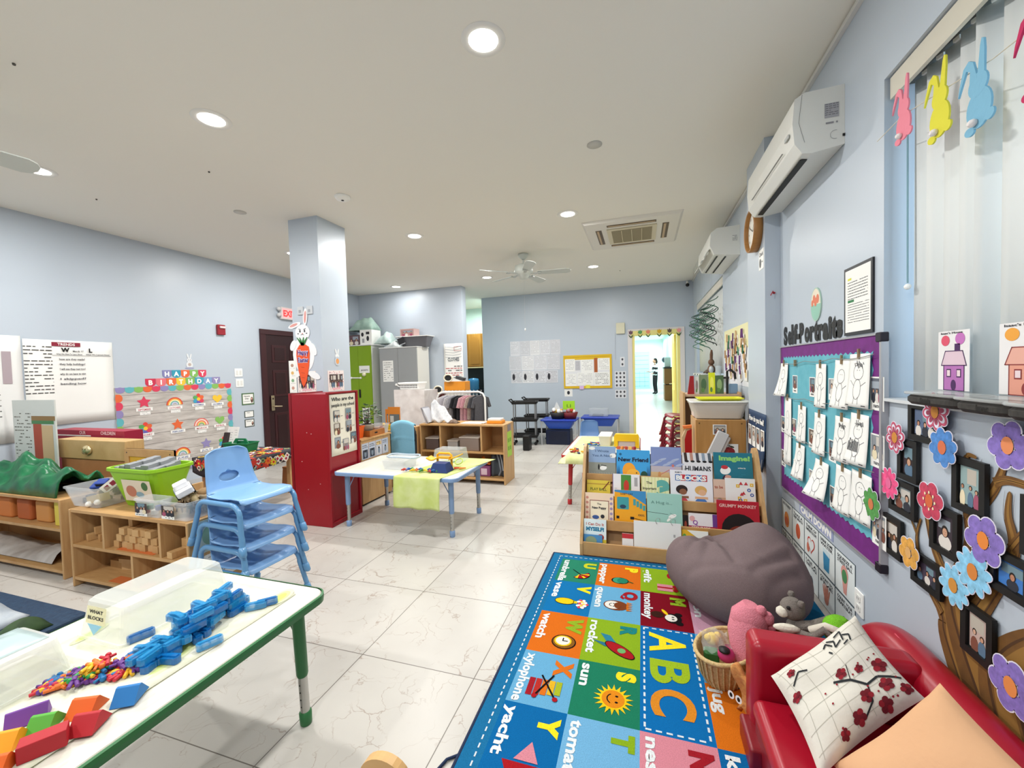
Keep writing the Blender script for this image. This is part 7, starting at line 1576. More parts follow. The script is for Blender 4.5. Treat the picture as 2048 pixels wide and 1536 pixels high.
# marble carton with laundry basket; orange box on grey cabinet
b=B(); b.box(-3.48,-2.98,5.2,5.6,0,1.14,mat('#d9d5d3',.6,kind='mottled',c2='#b8b0ae',sc_=.7,bump=.05)); b.box(-3.482,-2.978,5.196,5.2,.62,1.155,mat('#dedbd9',.6,kind='mottled',c2='#c0b9b6',sc_=.7,bump=.02)); tag(b.done('marble_carton'),'tall carton covered with white marble paper in front of the lockers','box')
r=thing('laundry_basket','white slotted plastic laundry basket on the marble carton','basket',(-3.3,5.4,1.156))
b=B(place(-3.29,5.4,1.156)); open_bin(b,-.17,.17,-.12,.12,0,.10,WHT,taper=.015,r=.02,rim=.018); b.done('body',parent=r)
b=B(frame((-3.29,5.279,1.156),(1,0,0),(0,0,1),(0,-1,0)))
for j in range(2):
    for k in range(12): b.rect(-.15+.026*k,-.15+.026*k+.014,.018+.03*j,.038+.03*j,.006,mat('#5a5a5e'))
b.done('slot',parent=r)
b=B(); b.box(-3.0,-2.55,5.75,6.1,0,.98,mat('#c9cbd0',.5)); tag(b.done('grey_cabinet'),'plain grey cabinet behind the clothes rack','cabinet')
b=B(); b.rbox(-2.95,-2.62,5.8,6.05,.981,1.10,mat('#c9c3bc',.4,alpha=.8),r=.02); tag(b.done('clear_box'),'clear box under the orange one on the grey cabinet','box')
b=B(); b.rbox(-2.98,-2.62,5.82,6.02,1.101,1.24,mat('#dc8c22',.5),r=.008); tag(b.done('orange_box',bevel=.003),'orange box on top of the grey cabinet','box')
r=thing('goggles','black goggles with thick cream rims on the orange box','goggles',(-2.85,5.9,1.24))
for k,(x,z,a) in enumerate(((-3.06,1.12,.2),(-2.88,1.30,.1))):
    b=B(frame((x,5.78,z),(1,0,0),(0,0,1),(0,-1,0))); b.tube([(.07*math.cos(t),.055*math.sin(t),.01) for t in [2*PI*j/20 for j in range(20)]],.012,mat('#e6dcc4',.5),6,closed=True); b.ell(0,0,.065,.05,.008,BLK,20); b.done('lens',parent=r)
b=B(place(-2.72,5.85,1.27,ry=.3)); b.rbox(-.06,.08,-.05,.05,0,.05,mat('#3a3a3c'),r=.01); b.done('strap',parent=r)
b=B(); b.rbox(-3.14,-2.99,5.8,5.95,0,1.05,mat('#5a2a26',.6),r=.02); tag(b.done('maroon_bag'),'dark maroon rolled bag beside the orange box','bag')
# lockers
def locker(x0,x1,y0,y1,h,front,side,name,label,parts=True,inset=False):
    r=thing(name,label,'cabinet',((x0+x1)/2,(y0+y1)/2,0)); b=B(); b.box(x0,x1,y0+.022,y1,0,h,mat(side,.45)); b.box(x0-.01,x1+.01,y0,y1,h,h+.02,mat('#d9dad8',.4)); b.done('body',parent=r,bevel=.003)
    xm=(x0+x1)/2
    for q in (0,1):
        xa,xb=(x0+.003,xm-.002) if q==0 else (xm+.002,x1-.003); b=B(); b.box(xa,xb,y0,y0+.02,.04,h-.005,mat(front,.4)); d=b.done('door',parent=r,bevel=.002); setmw_child(d,r)
    return r
r=locker(-5.57,-4.97,6.7,7.15,1.95,'#7fa01c','#d8dcd6','green_locker','lime green two-door metal locker in the back left corner')
F=frame((-5.57,6.6995,0),(1,0,0),(0,0,1),(0,-1,0))
b=B(F); b.rect(.32,.56,1.42,1.56,.001,PAPER); b.text('JACKETS',.44,1.46,.03,.0015,INK,align='c'); b.rect(.36,.53,.42,.74,.001,PAPER); b.rect(.38,.51,.46,.70,.0014,mat('#5a5f60')); b.rect(.395,.495,.56,.66,.0018,PAPER); b.text('Change',.445,.62,.02,.0022,INK,align='c',w=.08); b.text('Clothes',.445,.59,.02,.0022,INK,align='c',w=.08); b.done('paper_notice',parent=r)
b=B(F); b.tube([(.14,1.33,.012),(.36,1.325,.012)],.012,WHT,8); b.ball((.14,1.33,.015),.022,WHT,10); b.ball((.36,1.325,.015),.022,WHT,10); b.ball((.44,1.39,.015),.04,mat('#e0dcc0'),12); b.done('child_lock',parent=r); b=B(F); b.rbox(.30,.34,.94,1.10,0,.012,BLK,r=.008); b.done('door_handle',parent=r)
r=locker(-4.78,-3.97,6.7,7.15,1.87,'#9c9fa0','#d9d7cf','grey_cabinet','tall grey two-door cabinet beside the green locker')
F=frame((-4.78,6.6995,0),(1,0,0),(0,0,1),(0,-1,0)); b=B(F); b.rect(.07,.30,1.24,1.64,.001,PAPER)
for k in range(9): b.scrib(.09,.29,1.6-.04*k,.012,.0015,INK,rnd)
b.done('paper_notice',parent=r)
b=B(F); b.tube([(.36,1.17,.012),(.45,1.13,.015),(.55,1.15,.012)],.010,WHT,8); b.ball((.36,1.18,.015),.025,WHT,10); b.ball((.56,1.16,.015),.028,WHT,10); b.done('child_lock',parent=r)
# on top of the lockers
def lump(x0,x1,y0,y1,z,h,m,label,name='storage_bag',cat='bag',sh=1.0,seed=0):
    b=B(); b.grid(lambda u,v:(x0+(x1-x0)*u,y0+(y1-y0)*v,z+.002+h*max(0,math.sin(PI*u**sh))**.7*max(0,math.sin(PI*v))**.5*(1+.12*math.sin(9*u+seed)+.06*math.sin(21*u+8*v))),26,12,m,thick=.01); return tag(b.done(name),label,cat)
b=B(); b.box(-5.55,-5.27,6.78,7.05,1.971,2.17,mat('#5f4a4a',.6)); b.at(frame((-5.55,6.7795,1.97),(1,0,0),(0,0,1),(0,-1,0))); photo(b,.02,.26,.02,.18,.001,77,bg='#6a5058'); tag(b.done('carton'),'dark printed carton on the green locker','box')
b=B(); b.box(-5.25,-4.98,6.76,7.05,1.971,2.26,WHT); b.at(frame((-5.25,6.7595,1.97),(1,0,0),(0,0,1),(0,-1,0))); b.ell(.06,.2,.03,.04,.001,INK); b.ell(.18,.12,.03,.05,.001,INK); b.rect(.05,.1,.04,.12,.001,GREYP); b.rect(.14,.22,.2,.25,.001,INK); tag(b.done('carton'),'white carton with black prints on the green locker','box')
lump(-5.55,-4.98,6.78,7.1,2.262,.28,mat('#a9c4b8',.8,kind='mottled',c2='#93b0a4',sc_=1,bump=.2),'pale green stuffed bag topmost on the green locker',sh=1.2)
lump(-4.93,-4.56,6.75,7.1,1.975,.22,mat('#cfe0dc',.5,kind='mottled',c2='#a9c4c0',sc_=1.5),'translucent bag bundle between the two lockers',seed=2)
lump(-4.70,-4.36,6.73,7.08,1.894,.12,mat('#dfe4e4',.4,kind='mottled',c2='#b5bfbf',sc_=2),'white plastic bag hanging over the edge of the grey cabinet',seed=4)
b=B(); b.rbox(-4.93,-4.72,6.73,6.76,2.06,2.12,mat('#3a3430'),r=.01); 
b=B(place(-4.15,6.98,1.892)); open_bin(b,-.30,.32,-.14,.14,0,.19,mat('#6f6f74',.3,alpha=.75),taper=.05,r=.03); b.rbox(-.36,.34,-.16,.16,.191,.205,WHT,r=.03); tag(b.done('clear_bin'),'grey see-through bin with white lid on the grey cabinet','bin')
b=B(frame((-4.40,6.80,1.93),(1,0,0.3),(-.3,0,1))); b.box(0,.13,0,.12,0,.01,mat('#2a2c30')); b.box(-.01,.14,-.01,0,0,.011,mat('#c9ccd2')); b.box(-.01,.14,.12,.13,0,.011,mat('#c9ccd2')); tag(b.done('tablet'),'dark square card with silver edge in the grey bin','card')
b=B(); b.box(-4.42,-4.12,6.88,7.08,2.10,2.24,mat('#c9a9a4',.6)); b.at(frame((-4.42,6.8795,2.10),(1,0,0),(0,0,1),(0,-1,0))); photo(b,.02,.28,.01,.12,.001,88,bg='#b58a88'); tag(b.done('pink_carton'),'small pink carton on the lid of the grey bin','box')
# butcher paper chart on the locker bay wall
b=B(on_back(-3.66,.90,7.1995)); b.grid(lambda u,v:(.40*u-(.28 if 0 else 0),1.04*v,.003+.004*(1+math.sin(5*u+3*v))),8,10,PAPER,thick=.001); zc=.0125
b.text('CLOTHES',.2,.70,.07,zc,mat('#4a5560'),align='c',w=.24); RDP=mat('#c05a5a'); 
for k in range(5): b.line([(.03,.98-.05*k),(.2,.96-.05*k),(.37,.985-.05*k)],.006,zc,mat('#7a8088'))
for k,(y,m_) in enumerate(((.60,INK),(.56,RDP),(.52,INK),(.47,RDP),(.43,RDP),(.38,INK),(.30,mat('#7a8088')),(.22,mat('#7a8088')),(.14,RDP))): b.scrib(.03,.38,y,.022,zc,m_,rnd,.8)
b.line([(.22,.98),(.37,.98),(.37,.9),(.22,.9),(.22,.98)],.006,zc,RDP); tag(b.done('web_chart'),'large handwritten CLOTHES web chart on the locker bay wall','chart')

# kitchen beyond the gap
r=thing('kitchen_cabinet','oak kitchen wall cabinet with arched doors seen through the gap','cabinet',(-3.95,9.7,1.48))
OK_=mat('#9a6a2a',.4,kind='woodz',c2='#7f5420'); b=B(); b.box(-4.6,-3.45,9.62,9.98,1.5,2.34,OK_); b.done('body',parent=r)
for x in (-4.58,-4.20,-3.82):
    b=B(); b.box(x,x+.36,9.60,9.62,1.52,2.33,OK_); b.at(frame((x,9.5995,1.52),(1,0,0),(0,0,1),(0,-1,0))); b.prism([(.06,.05),(.30,.05),(.30,.65),(.25,.72),(.18,.74),(.11,.72),(.06,.65)],0,.008,mat('#8a5c22',.4)); b.done('door',parent=r,bevel=.003)
b=B(); b.box(-4.6,-3.45,9.58,9.98,1.475,1.50,mat('#c9b58a',.5)); b.done('light_rail',parent=r)
b=B(); b.box(-4.5,-3.5,9.5,9.99,0,.92,mat('#1a1c22',.4)); b.box(-4.5,-3.5,9.9,9.99,.92,1.47,mat('#14161a',.4)); tag(b.done('dark_counter'),'black kitchen counter and splashback seen through the gap','counter')
r=thing('water_dispenser','blue water jug on a dispenser seen through the gap','water jug',(-3.95,9.3,0))
b=B(); b.rbox(-4.1,-3.8,9.15,9.45,0,.85,mat('#2a3a48',.4),r=.03); b.done('stand',parent=r)
b=B(place(-3.95,9.3,.85)); b.lathe([(.0,0),(.04,0),(.05,.05),(.13,.10),(.135,.3),(.12,.36),(0,.38)],mat('#3f7fae',.15,alpha=.8),20); b.done('jug',parent=r)
b=B(place(-4.12,9.25,.93)); b.ball((0,0,.1),(.08,.08,.12),mat('#6fa8c8',.2,alpha=.8)); tag(b.done('blue_bottle'),'second rounded blue bottle in the kitchen gap','bottle') if 0 else None
for k in range(3):
    b=B(place(-4.1+.13*k,9.8,2.341)); b.lathe([(0,0),(.04,0),(.03,.05),(.04,.1),(0,.12)],mat('#d6e6e0',.3),12); tag(b.done('glass_jar'),'pale jar on top of the oak kitchen cabinet','jar','jars on the kitchen cabinet')

# black carts
def cart(x,y,rz,label):
    r=thing('utility_cart',label,'cart',(x,y,0),rz); M_=r.matrix_world
    for z in (.14,.44,.76):
        b=B(M_); open_bin(b,-.24,.24,-.16,.16,z,z+.05,BLK,taper=.01,r=.03,rim=.02); b.done('tray',parent=r)
    for sx in (-.2,.2):
        for sy in (-.12,.12):
            b=B(M_); b.tube([(sx,sy,.07),(sx,sy,.80)],.011,mat('#9a9c9e',.35,.6),8); l=b.done('leg',parent=r)
            b=B(M_@place(sx,sy,.03)); b.tube([(0,-.012,0),(0,.012,0)],.03,BLK,12); b.done('caster',parent=r)
    b=B(M_); b.tube([(-.24,-.12,.80),(-.28,-.12,.84),(-.28,.12,.84),(-.24,.12,.80)],.012,BLK,8); b.done('push_handle',parent=r)
    return r
cart(-2.10,7.35,.15,'black three-tier utility cart in front of the other one')
cart(-2.02,7.95,.1,'black three-tier utility cart pushed against the back wall')
b=B(); b.rbox(-1.85,-1.72,7.0,7.2,0,.30,BLK,r=.02) if 0 else b.rbox(-1.98,-1.86,6.72,6.9,.0,.26,BLK,r=.02); tag(b.done('black_bin'),'small black bin at the foot of the carts','bin')
# blue sensory tables
def sensory(x0,x1,y0,y1,h,label,lab2):
    r=thing('sensory_table',label,'table',((x0+x1)/2,(y0+y1)/2,0))
    b=B(); b.rbox(x0,x1,y0,y1,h-.03,h,mat('#1f3fae',.35),r=.03); b.done('lid',parent=r)
    b=B(); open_bin(b,x0+.05,x1-.05,y0+.04,y1-.04,h-.18,h-.031,mat('#2a52b8',.35),taper=.08,r=.03); b.done('basin',parent=r)
    for x in (x0+.02,x1-.02):
        for y in (y0+.03,y1-.03):
            b=B(); b.tube([(x,y,0),(x,y,h-.03)],.012,mat('#c9ccd0',.3,.5),8); b.done('leg',parent=r)
    return r
sensory(-1.80,-1.14,7.28,7.75,.47,'blue lidded sensory table beside the carts','')
sensory(-1.12,-.42,7.70,8.2,.47,'blue lidded sensory table nearer the doorway','')
b=B(); b.rbox(-1.72,-1.26,7.36,7.68,.0,.27,mat('#14203f',.4),r=.03); b.box(-1.66,-1.32,7.355,7.36,.03,.24,mat('#101a34',.4)); tag(b.done('navy_tote'),'dark navy tote under the left sensory table','tote')
def gift(x,y,c,label,h=.1):
    r=thing('gift_basket',label,'basket',(x,y,.471)); b=B(place(x,y,.471)); b.lathe([(0,0),(.10,0),(.14,.12),(.13,.12),(.09,.01),(0,.01)],mat(c,.6),20,sx=1.1,sy=.8); b.done('bowl',parent=r)
    b=B(place(x,y,.471)); rr=random.Random(int(x*100))
    for k in range(9): b.ball((rr.uniform(-.08,.08),rr.uniform(-.05,.05),.10+rr.uniform(0,.07)),rr.uniform(.025,.04),mat(rr.choice(('#e8e0dc','#c0392a','#d8b03a','#b5848a','#ffffff'))),8)
    b.done('contents',parent=r)
gift(-1.50,7.45,'#1c1a20','black basket of wrapped items on the left sensory table')
gift(-1.28,7.48,'#6a1420','dark red basket of wrapped items on the left sensory table')
b=B(on_back(-1.40,.64,7.46)); b.box(0,.22,0,.16,0,.01,mat('#9bd02a')); b.text('1.1',.11,.04,.06,.011,mat('#3a5a14'),align='c'); b.tube([(.11,0,0),(.11,-.06,0)],.005,WHT,6); tag(b.done('green_sign'),'lime green number sign standing in the dark red basket','sign')
b=B(place(-1.52,7.5,.60)); b.prism([(-.07,0),(.07,0),(.05,.08),(0,.18),(-.05,.08)],0,.01,mat('#dfe4e8',.3,alpha=.7),local=frame((0,0,0),(1,0,0),(0,0,1))); tag(b.done('cellophane_wrap'),'pointed clear wrap rising from the black basket','wrap')
b=B(); b.rbox(-.98,-.62,7.85,8.1,.471,.62,mat('#c9d0d4',.2,alpha=.35),r=.02); b.rbox(-.92,-.72,7.9,8.05,.473,.50,mat('#7a8088',.5),r=.01); tag(b.done('clear_bin'),'upturned clear bin on the sensory table nearer the doorway','bin')
cb=thing('school_chair','small slate blue child chair in front of the sensory tables','chair',(-.80,6.45,0),-1.45)
chair_mesh_parts(cb,mat('#5f86b8',.35,spec=.5),mat('#6a86a8',.3,spec=.5),hole=False)

# paper boards on the back wall
def sheetgroup(x0,z0,cols_,w_,h_,label,n,style=0,grp=None):
    for k in range(cols_):
        b=B(on_back(x0+w_*k,z0,8.6395)); b.box(.003,w_-.003,.003,h_-.003,0,.002+.002*(k%2),mat(('#e2e2e4','#d2d3d8','#dadbe0')[(k*2+cols_)%3],.8)); zt_=.0025+.002*(k%2)
        for j in range(int(h_/.03)-1): b.scrib(.02,w_-.02,h_-.03-.03*j,.010,zt_,mat('#a9a9b0') if not style else mat('#6a6a72'),rnd,.85)
        if style==2: b.ell(w_*.25,h_*.5,.03,.07,zt_+.0005,INK)
        tag(b.done('paper_notice'),label%('first','second','third','fourth','fifth','sixth')[k],'notice',grp or 'paper notices on the back wall')
sheetgroup(-2.77,1.70,5,.225,.325,'printed notice in the top row on the back wall, %s from the left',0)
sheetgroup(-2.80,1.38,4,.285,.32,'printed notice in the middle row on the back wall, %s from the left',0)
sheetgroup(-2.77,1.10,4,.265,.275,'printed chart in the bottom row on the back wall, %s from the left',0,2)
r=thing('yellow_board','yellow framed notice board on the back wall','bulletin board',(-1.08,8.63,.97))
b=B(on_back(-1.585,.97,8.6395)); YB2=mat('#d9b21c',.6); b.box(0,1.0,0,.70,0,.012,mat('#dfe0e2')); 
for q in ((0,1.0,0,.03),(0,1.0,.66,.70),(0,.03,.03,.66),(.96,1.0,.03,.66)): b.box(*q,.012,.02,YB2)
b.rect(.03,.97,.60,.66,.0125,YB2); b.rect(.03,.97,.03,.05,.0125,YB2); b.done('board_frame',parent=r)
for k,(x0,x1,z0,z1,st) in enumerate(((.03,.24,.36,.62,0),(.25,.35,.38,.58,1),(.37,.62,.33,.60,2),(.72,.96,.38,.62,0),(.04,.27,.05,.31,0),(.29,.62,.07,.33,2),(.64,.95,.05,.33,3))):
    b=B(on_back(-1.585,.97,8.6270)); b.box(x0,x1,z0,z1,0,.001,PAPER if st!=1 else mat('#b9b9be')); 
    for j in range(int((z1-z0)/.03)-1): b.scrib(x0+.02,x1-.02,z1-.03-.03*j,.012,.0015,GREYP if st!=3 else INK,rnd,.8)
    b.done('pinned_sheet',parent=r)
b=B(on_back(-1.585,.97,8.6270)); b.rect(.64,.71,.33,.63,.001,mat('#a85a2a')); b.done('brown_strip',parent=r)
for k,(x,c,nm) in enumerate(((.33,'#d8b8e0','lilac'),(.46,'#e8e04a','yellow'))):
    b=B(on_back(-1.585+x,.97-.02+.02*k,8.6185)); b.box(0,.09,0,.07,0,.001,mat(c)); b.done('sticky_note',parent=r,label=nm+' sticky note')
b=B(on_back(-1.58,.80,8.6395)); b.box(0,.17,0,.16,0,.002,PAPER); b.ell(.085,.08,.03,.04,.0025,INK); tag(b.done('small_notice'),'small white card with black figure under the yellow board','notice')
for nm,x0,z0,w_,h_,lb in (('pictogram_poster',-.53,.98,.22,.33,'sheet of small black pictograms beside the doorway'),('pictogram_poster',-.53,.76,.22,.17,'small two-row strip of pictograms beside the doorway'),('small_poster',-.42,1.40,.09,.20,'narrow black and white card above the pictograms')):
    b=B(on_back(x0,z0,8.6395)); b.box(0,w_,0,h_,0,.002,mat('#d9dbe0',.8)); n=3 if w_>.1 else 1
    for i in range(n):
        for j in range(max(1,int(h_/.08))): b.ell(w_*(i+.5)/n,h_*(j+.5)/max(1,int(h_/.08)),.02,.025,.0025,mat('#4a4a50'),10)
    tag(b.done(nm),lb,'poster')
r=thing('thermostat_box','cream junction box with cable above the doorway corner','box',(-.40,8.6,2.06)); b=B(on_back(-.485,2.07,8.6395)); b.rbox(0,.17,0,.22,0,.05,mat('#d6d2b8',.5),r=.01); b.done('housing',parent=r)
b=B(); b.tube([(-.51,8.632,2.10),(-.515,8.632,1.7),(-.515,8.632,1.55)],.006,mat('#c4cad2'),6); b.done('cable',parent=r)
# tulip garland on the doorway
r=thing('garland_string','yellow paper strip of the tulip garland over the doorway','garland',(.25,8.6,2.05)); b=B(on_back(-.20,2.02,8.615)); b.box(0,.90,0,.09,0,.002,mat('#e2d888',.6))
for k in range(4): b.ell(.14+.2*k,.05,.008,.008,.0025,INK,8)
b.done('strip',parent=r)
for k,(x,c,nm) in enumerate(((-.20,'#6a4a5a','plum'),(-.02,'#5a9a5a','green'),(.13,'#e08a6a','coral'),(.34,'#d0a820','golden'),(.53,'#5a4a44','brown'),(.70,'#e89a94','pink'))):
    b=B(on_back(x,2.00,8.611)); b.prism([(-.035,.06),(-.04,.12),(-.02,.10),(0,.13),(.02,.10),(.04,.12),(.035,.06),(0,.04)],0,.002,mat(c)); b.prism([(-.05,.05),(-.02,.02),(0,.0),(.02,.02),(.05,.05),(.03,.0),(0,-.03),(-.03,.0)],0,.0022,mat('#3f5a30')); tag(b.done('paper_tulip'),nm+' paper tulip on the doorway garland','decoration','paper tulips over the doorway')
# hanging pull cord of fan handled in ceiling file
# security camera
b=B(); b.ball((.86,8.55,2.93),.035,BLK,12); b.tube([(.86,8.55,2.95),(.86,8.60,3.0)],.02,WHT,8); tag(b.done('security_camera'),'small black dome camera in the back right corner','camera')

# ---- right side behind the book display
r=thing('maple_unit','maple shelf unit back holding a photo and an apple card','shelf',(.65,4.2,0))
b=B(); b.box(.455,.86,4.0,4.02,.02,.90,mat('#b98a50',.45,kind='woodz',c2='#ab7c44')); b.done('back_panel',parent=r,bevel=.004)
for x in (.455,.84): 
    b=B(); b.box(x,x+.02,4.0205,4.4,0,.90,MAPLEZ); b.done('side_panel',parent=r)
for z in (.04,.45,.875):
    b=B(); b.box(.476,.839,4.0205,4.4,z,z+.02,MAPLE); b.done('shelf_board',parent=r)
F=frame((.455,3.9995,0),(1,0,0),(0,0,1),(0,-1,0))
for q in ((.03,.87),(.37,.87)):
    b=B(F); b.ell(*q,.007,.007,.001,mat('#6a4a24'),10); b.done('screw_cap',parent=r)
b=B(F); b.box(.14,.25,.77,.86,0,.002,PAPER); photo(b,.148,.242,.777,.853,.0024,91,bg='#6a6a70'); tag(b.done('small_photo'),'small photo card at the top of the maple shelf back','photo')
b=B(F); b.box(.18,.34,.54,.69,.0025,.005,PAPER); b.ell(.265,.62,.05,.042,.0055,mat('#8a1f28')); b.ell(.25,.63,.02,.018,.0058,mat('#a83a3a')); b.line([(.265,.66),(.27,.675)],.005,.006,INK); b.ell(.29,.665,.02,.008,.006,mat('#3a3a2a'),10,rot=-.3); b.text('apple',.26,.675,.010,.006,INK,align='c'); tag(b.done('apple_card'),'white card with a red apple on the maple shelf back','card')
b=B(F@M4.Translation((.11,.55,.006))@M4.Rotation(-.42,4,'Z')); b.rbox(-.045,.05,0,.27,0,.04,mat('#cfd0d2',.4),r=.01); b.rbox(.02,.075,-.01,.25,0,.03,mat('#bfb8b2',.4),r=.01); tag(b.done('paper_holder'),'slanted white paper holder hung on the maple shelf back','holder')
r=thing('tall_maple_unit','taller maple shelf behind the translucent tub','shelf',(.65,4.8,0))
b=B(); b.box(.40,.42,4.55,4.95,0,1.11,MAPLEZ); b.done('side_panel',parent=r); b=B(); b.box(.92,.94,4.55,4.95,0,1.11,MAPLEZ); b.done('side_panel',parent=r)
b=B(); b.box(.42,.92,4.56,4.95,1.07,1.09,mat('#c9a98c',.5)); b.box(.42,.92,4.93,4.95,.02,1.07,mat('#c9a98c',.5)); b.done('top_board',parent=r); b=B(); b.box(.42,.92,4.56,4.93,.5,.52,MAPLE); b.done('shelf_board',parent=r)
b=B(); b.box(.33,.455,4.06,4.35,0,.56,MAPLE); 
r=thing('red_easel','red round-edged toy easel beside the maple shelf back','easel',(.41,4.1,0))
b=B(frame((.385,4.15,.0),(1,0,0),(0,0,1),(0,-1,0))); b.prism([(0.0,.0),(.05,0),(.05,.82),(.0,.80),(-.035,.72),(-.03,.45),(0,.3)],-.02,.02,mat('#c9b089',.5)); b.prism([(.02,.35),(.05,.3),(.05,.80),(.01,.78),(-.012,.7),(-.01,.5)],.02,.03,mat('#a81418',.45)); b.prism([(-.02,.80),(.05,.81),(.05,.835),(-.03,.825)],-.02,.035,mat('#e0793a',.5)); b.done('panel',parent=r)
TUBM=mat('#dbd5cb',.3,alpha=.88)
b=B(); open_bin(b,.43,.89,4.06,4.40,.902,1.045,TUBM,taper=.035,r=.04,rim=.012); b.rbox(.415,.905,4.04,4.42,1.046,1.062,mat('#dfe0dc',.35),r=.04); 
for k,(x,c) in enumerate(((.50,'#cdb9ad'),(.62,'#d8cfc4'),(.74,'#c9c2c6'),(.82,'#d2c8c0'))): b.rbox(x-.05,x+.05,4.12,4.3,.91,1.01,mat(c,.7),r=.02)
tag(b.done('translucent_tub'),'large milky plastic tub with lid on the maple shelf','tub')
b=B(place(.68,4.22,1.063)); open_bin(b,-.19,.19,-.13,.13,0,.022,mat('#d9d82e',.45),taper=.03,r=.02,rim=.004); tag(b.done('yellow_tray'),'yellow tray on the lid of the milky tub','tray')
zq=1.091
for k,(x0,x1,h,c,lb) in enumerate(((.53,.565,.18,'#dfe0da','white picture book standing on the tall maple shelf'),(.57,.655,.20,'#7a8a6a','green nature book standing beside the white one'),(.66,.72,.22,'#d8e01f','bright yellow book standing on the tall maple shelf'),(.722,.80,.19,'#4f6a48','dark green leaf book right of the yellow one'))):
    b=B(frame((x0,4.66,zq),(1,0,0),(0,.05,1))); b.box(0,x1-x0,0,h,-.02,0,mat(c,.5)); w_=x1-x0
    b.ell(w_*.5,h*.5,w_*.3,h*.3,.0006,mat(('#9a8a8a','#4a6a4a','#f0f06a','#8fae7a')[k])); b.ell(w_*.4,h*.2,w_*.2,h*.12,.001,mat('#5f8a4a')); tag(b.done('picture_book'),lb,'book')
b=B(place(.50,4.66,zq)); b.prism([(-.045,0),(.03,0),(.02,.0),(.015,.19),(-.02,.19)],-.02,.02,mat('#9a1a22',.4),local=frame((0,0,0),(1,0,0),(0,0,1))); tag(b.done('red_cone'),'dark red slanted block standing on the tall maple shelf','block')
b=B(); b.tube([(.83,4.65,zq),(.83,4.65,1.32),(.86,4.65,1.34),(.90,4.65,1.30),(.905,4.65,1.24)],.012,BLK,8); tag(b.done('black_stand'),'black hooked stand on the tall maple shelf','stand')
b=B(place(.89,4.70,zq)); b.rbox(-.04,.04,-.04,.04,0,.10,mat('#7fa0c0',.3),r=.01); tag(b.done('blue_box'),'small blue clear box at the wall end of the tall maple shelf','box')
b=B(place(.905,3.99,.55,rz=.1)); b.grid(lambda u,v:(-.03+.05*u,.0+.05*v-.04*u,.34*v+.02*math.sin(5*u)),6,8,mat('#8a7468',.8,kind='mottled',c2='#3a2a28',sc_=3),thick=.02); b.box(-.02,.0,.0,.03,-.5498,.02,mat('#5a4038')); tag(b.done('leaning_photo_sheet'),'crumpled brown picture sheet between the shelf back and the wall','sheet')
# maroon stacked chairs
MR=mat('#8e1c2c',.35,spec=.5); MT=mat('#6a2a30',.3)
c1=thing('school_chair','maroon child chair, topmost of the stack near the doorway','chair',(.50,5.75,.46),PI+.25,'stacked maroon chairs')
chair_mesh_parts(c1,MR,mat('#7c2430',.3),hole=False)
for k,wd in enumerate(('second from top','third from top','fourth from top','fifth from top','lowest, on the floor')):
    dup(c1,(.50,5.75,.46-.092*(k+1)),rz=PI+.25,label='maroon child chair in the stack near the doorway, '+wd)

# far right wall chart with clothespins, shelf ornaments, hanging rings, far blinds
r=thing('clip_chart','round cluster chart of cards and coloured clothespins on the far right wall','chart',(.96,4.95,1.15))
b=B(RW(5.56,1.17)); b.box(0,1.24,0,.62,0,.002,mat('#dcd8ac',.8)); b.rect(0,1.24,0,.38,.0024,mat('#d8dbe0',.8)); b.done('backing_sheet',parent=r)
rr=random.Random(12)
for k in range(30):
    x=.15+.9*(k%6)/5+rr.uniform(-.06,.06); z=.06+.085*(k//6)+rr.uniform(-.02,.02); b=B(RW(5.56-x,1.17+z,.004+.003*(k%3))@M4.Rotation(rr.uniform(-.4,.4),4,'Z')); b.box(-.05,.05,0,.11,0,.002,mat(rr.choice(('#e6dfe2','#d9c9a0','#e8e6e2')))); b.ell(0,.06,.03,.035,.0025,mat(rr.choice(('#c9a06a','#8a6a4a','#b59aa0','#e0c080'))),10); b.box(-.008,.008,.08,.17,.003,.014,mat(rr.choice(('#6a3a7a','#b58a5a','#3a7a5a','#c9a880')))); b.done('clipped_card',parent=r)
r=thing('vertical_blinds','white vertical blinds in the far window of the right wall','blinds',(1.05,6.9,1.25))
for k in range(31):
    y=5.70+.083*k; b=B(place(1.03,y,0,rz=.3)); b.grid(lambda u,v:(.004*math.sin(PI*u),-.043+.086*u,1.27+1.17*v),2,2,mat('#d9dcda',.6,alpha=.95),thick=.0008); b.done('slat',parent=r)
b=B(); b.box(.985,1.0,5.66,8.24,2.40,2.495,mat('#d5d0c4',.5)); b.done('valance',parent=r)
GRN=[mat('#2f5a48',.4),mat('#22282a',.4),mat('#4a7a62',.4)]; rr=random.Random(21)
for k in range(16):
    y=5.74+.13*k; z=2.30-.03*(k%3); r=thing('spiral_mobile','hanging %s foil spiral on a thread before the far window'%('green','black','sea green')[k%3],'decoration',(.86,y,1.8),0,'hanging spirals by the far window')
    n=rr.choice((2,3,3)); b=B(); P_=[]
    for j in range(n*12+1): a=2*PI*j/12; P_.append((.86+.07*math.cos(a),y+.085*math.sin(a),z-.05-.16*j/12-.1*(k%2)))
    b.tube(P_,.006,GRN[k%3],5); b.done('spiral',parent=r); b=B(); b.tube([(.86,y,CEIL-.002),(.86,y,z-.05)],.001,mat('#9aa09a'),4); b.done('thread',parent=r)
b=B(); 
for k in range(16): b.box(.86,.969,5.3+.156*k,5.3+.156*(k+1),1.225,1.245,WHT if k%2 else BLK)
b.box(.86,.969,5.3,7.8,1.2455,1.255,mat('#c9ccd0')); tag(b.done('striped_shelf'),'narrow ledge with black and white striped edge under the far window','shelf')
r=thing('bunny_figurine','brown woven rabbit figurine holding a bowl on the striped ledge','figurine',(.90,6.3,1.256))
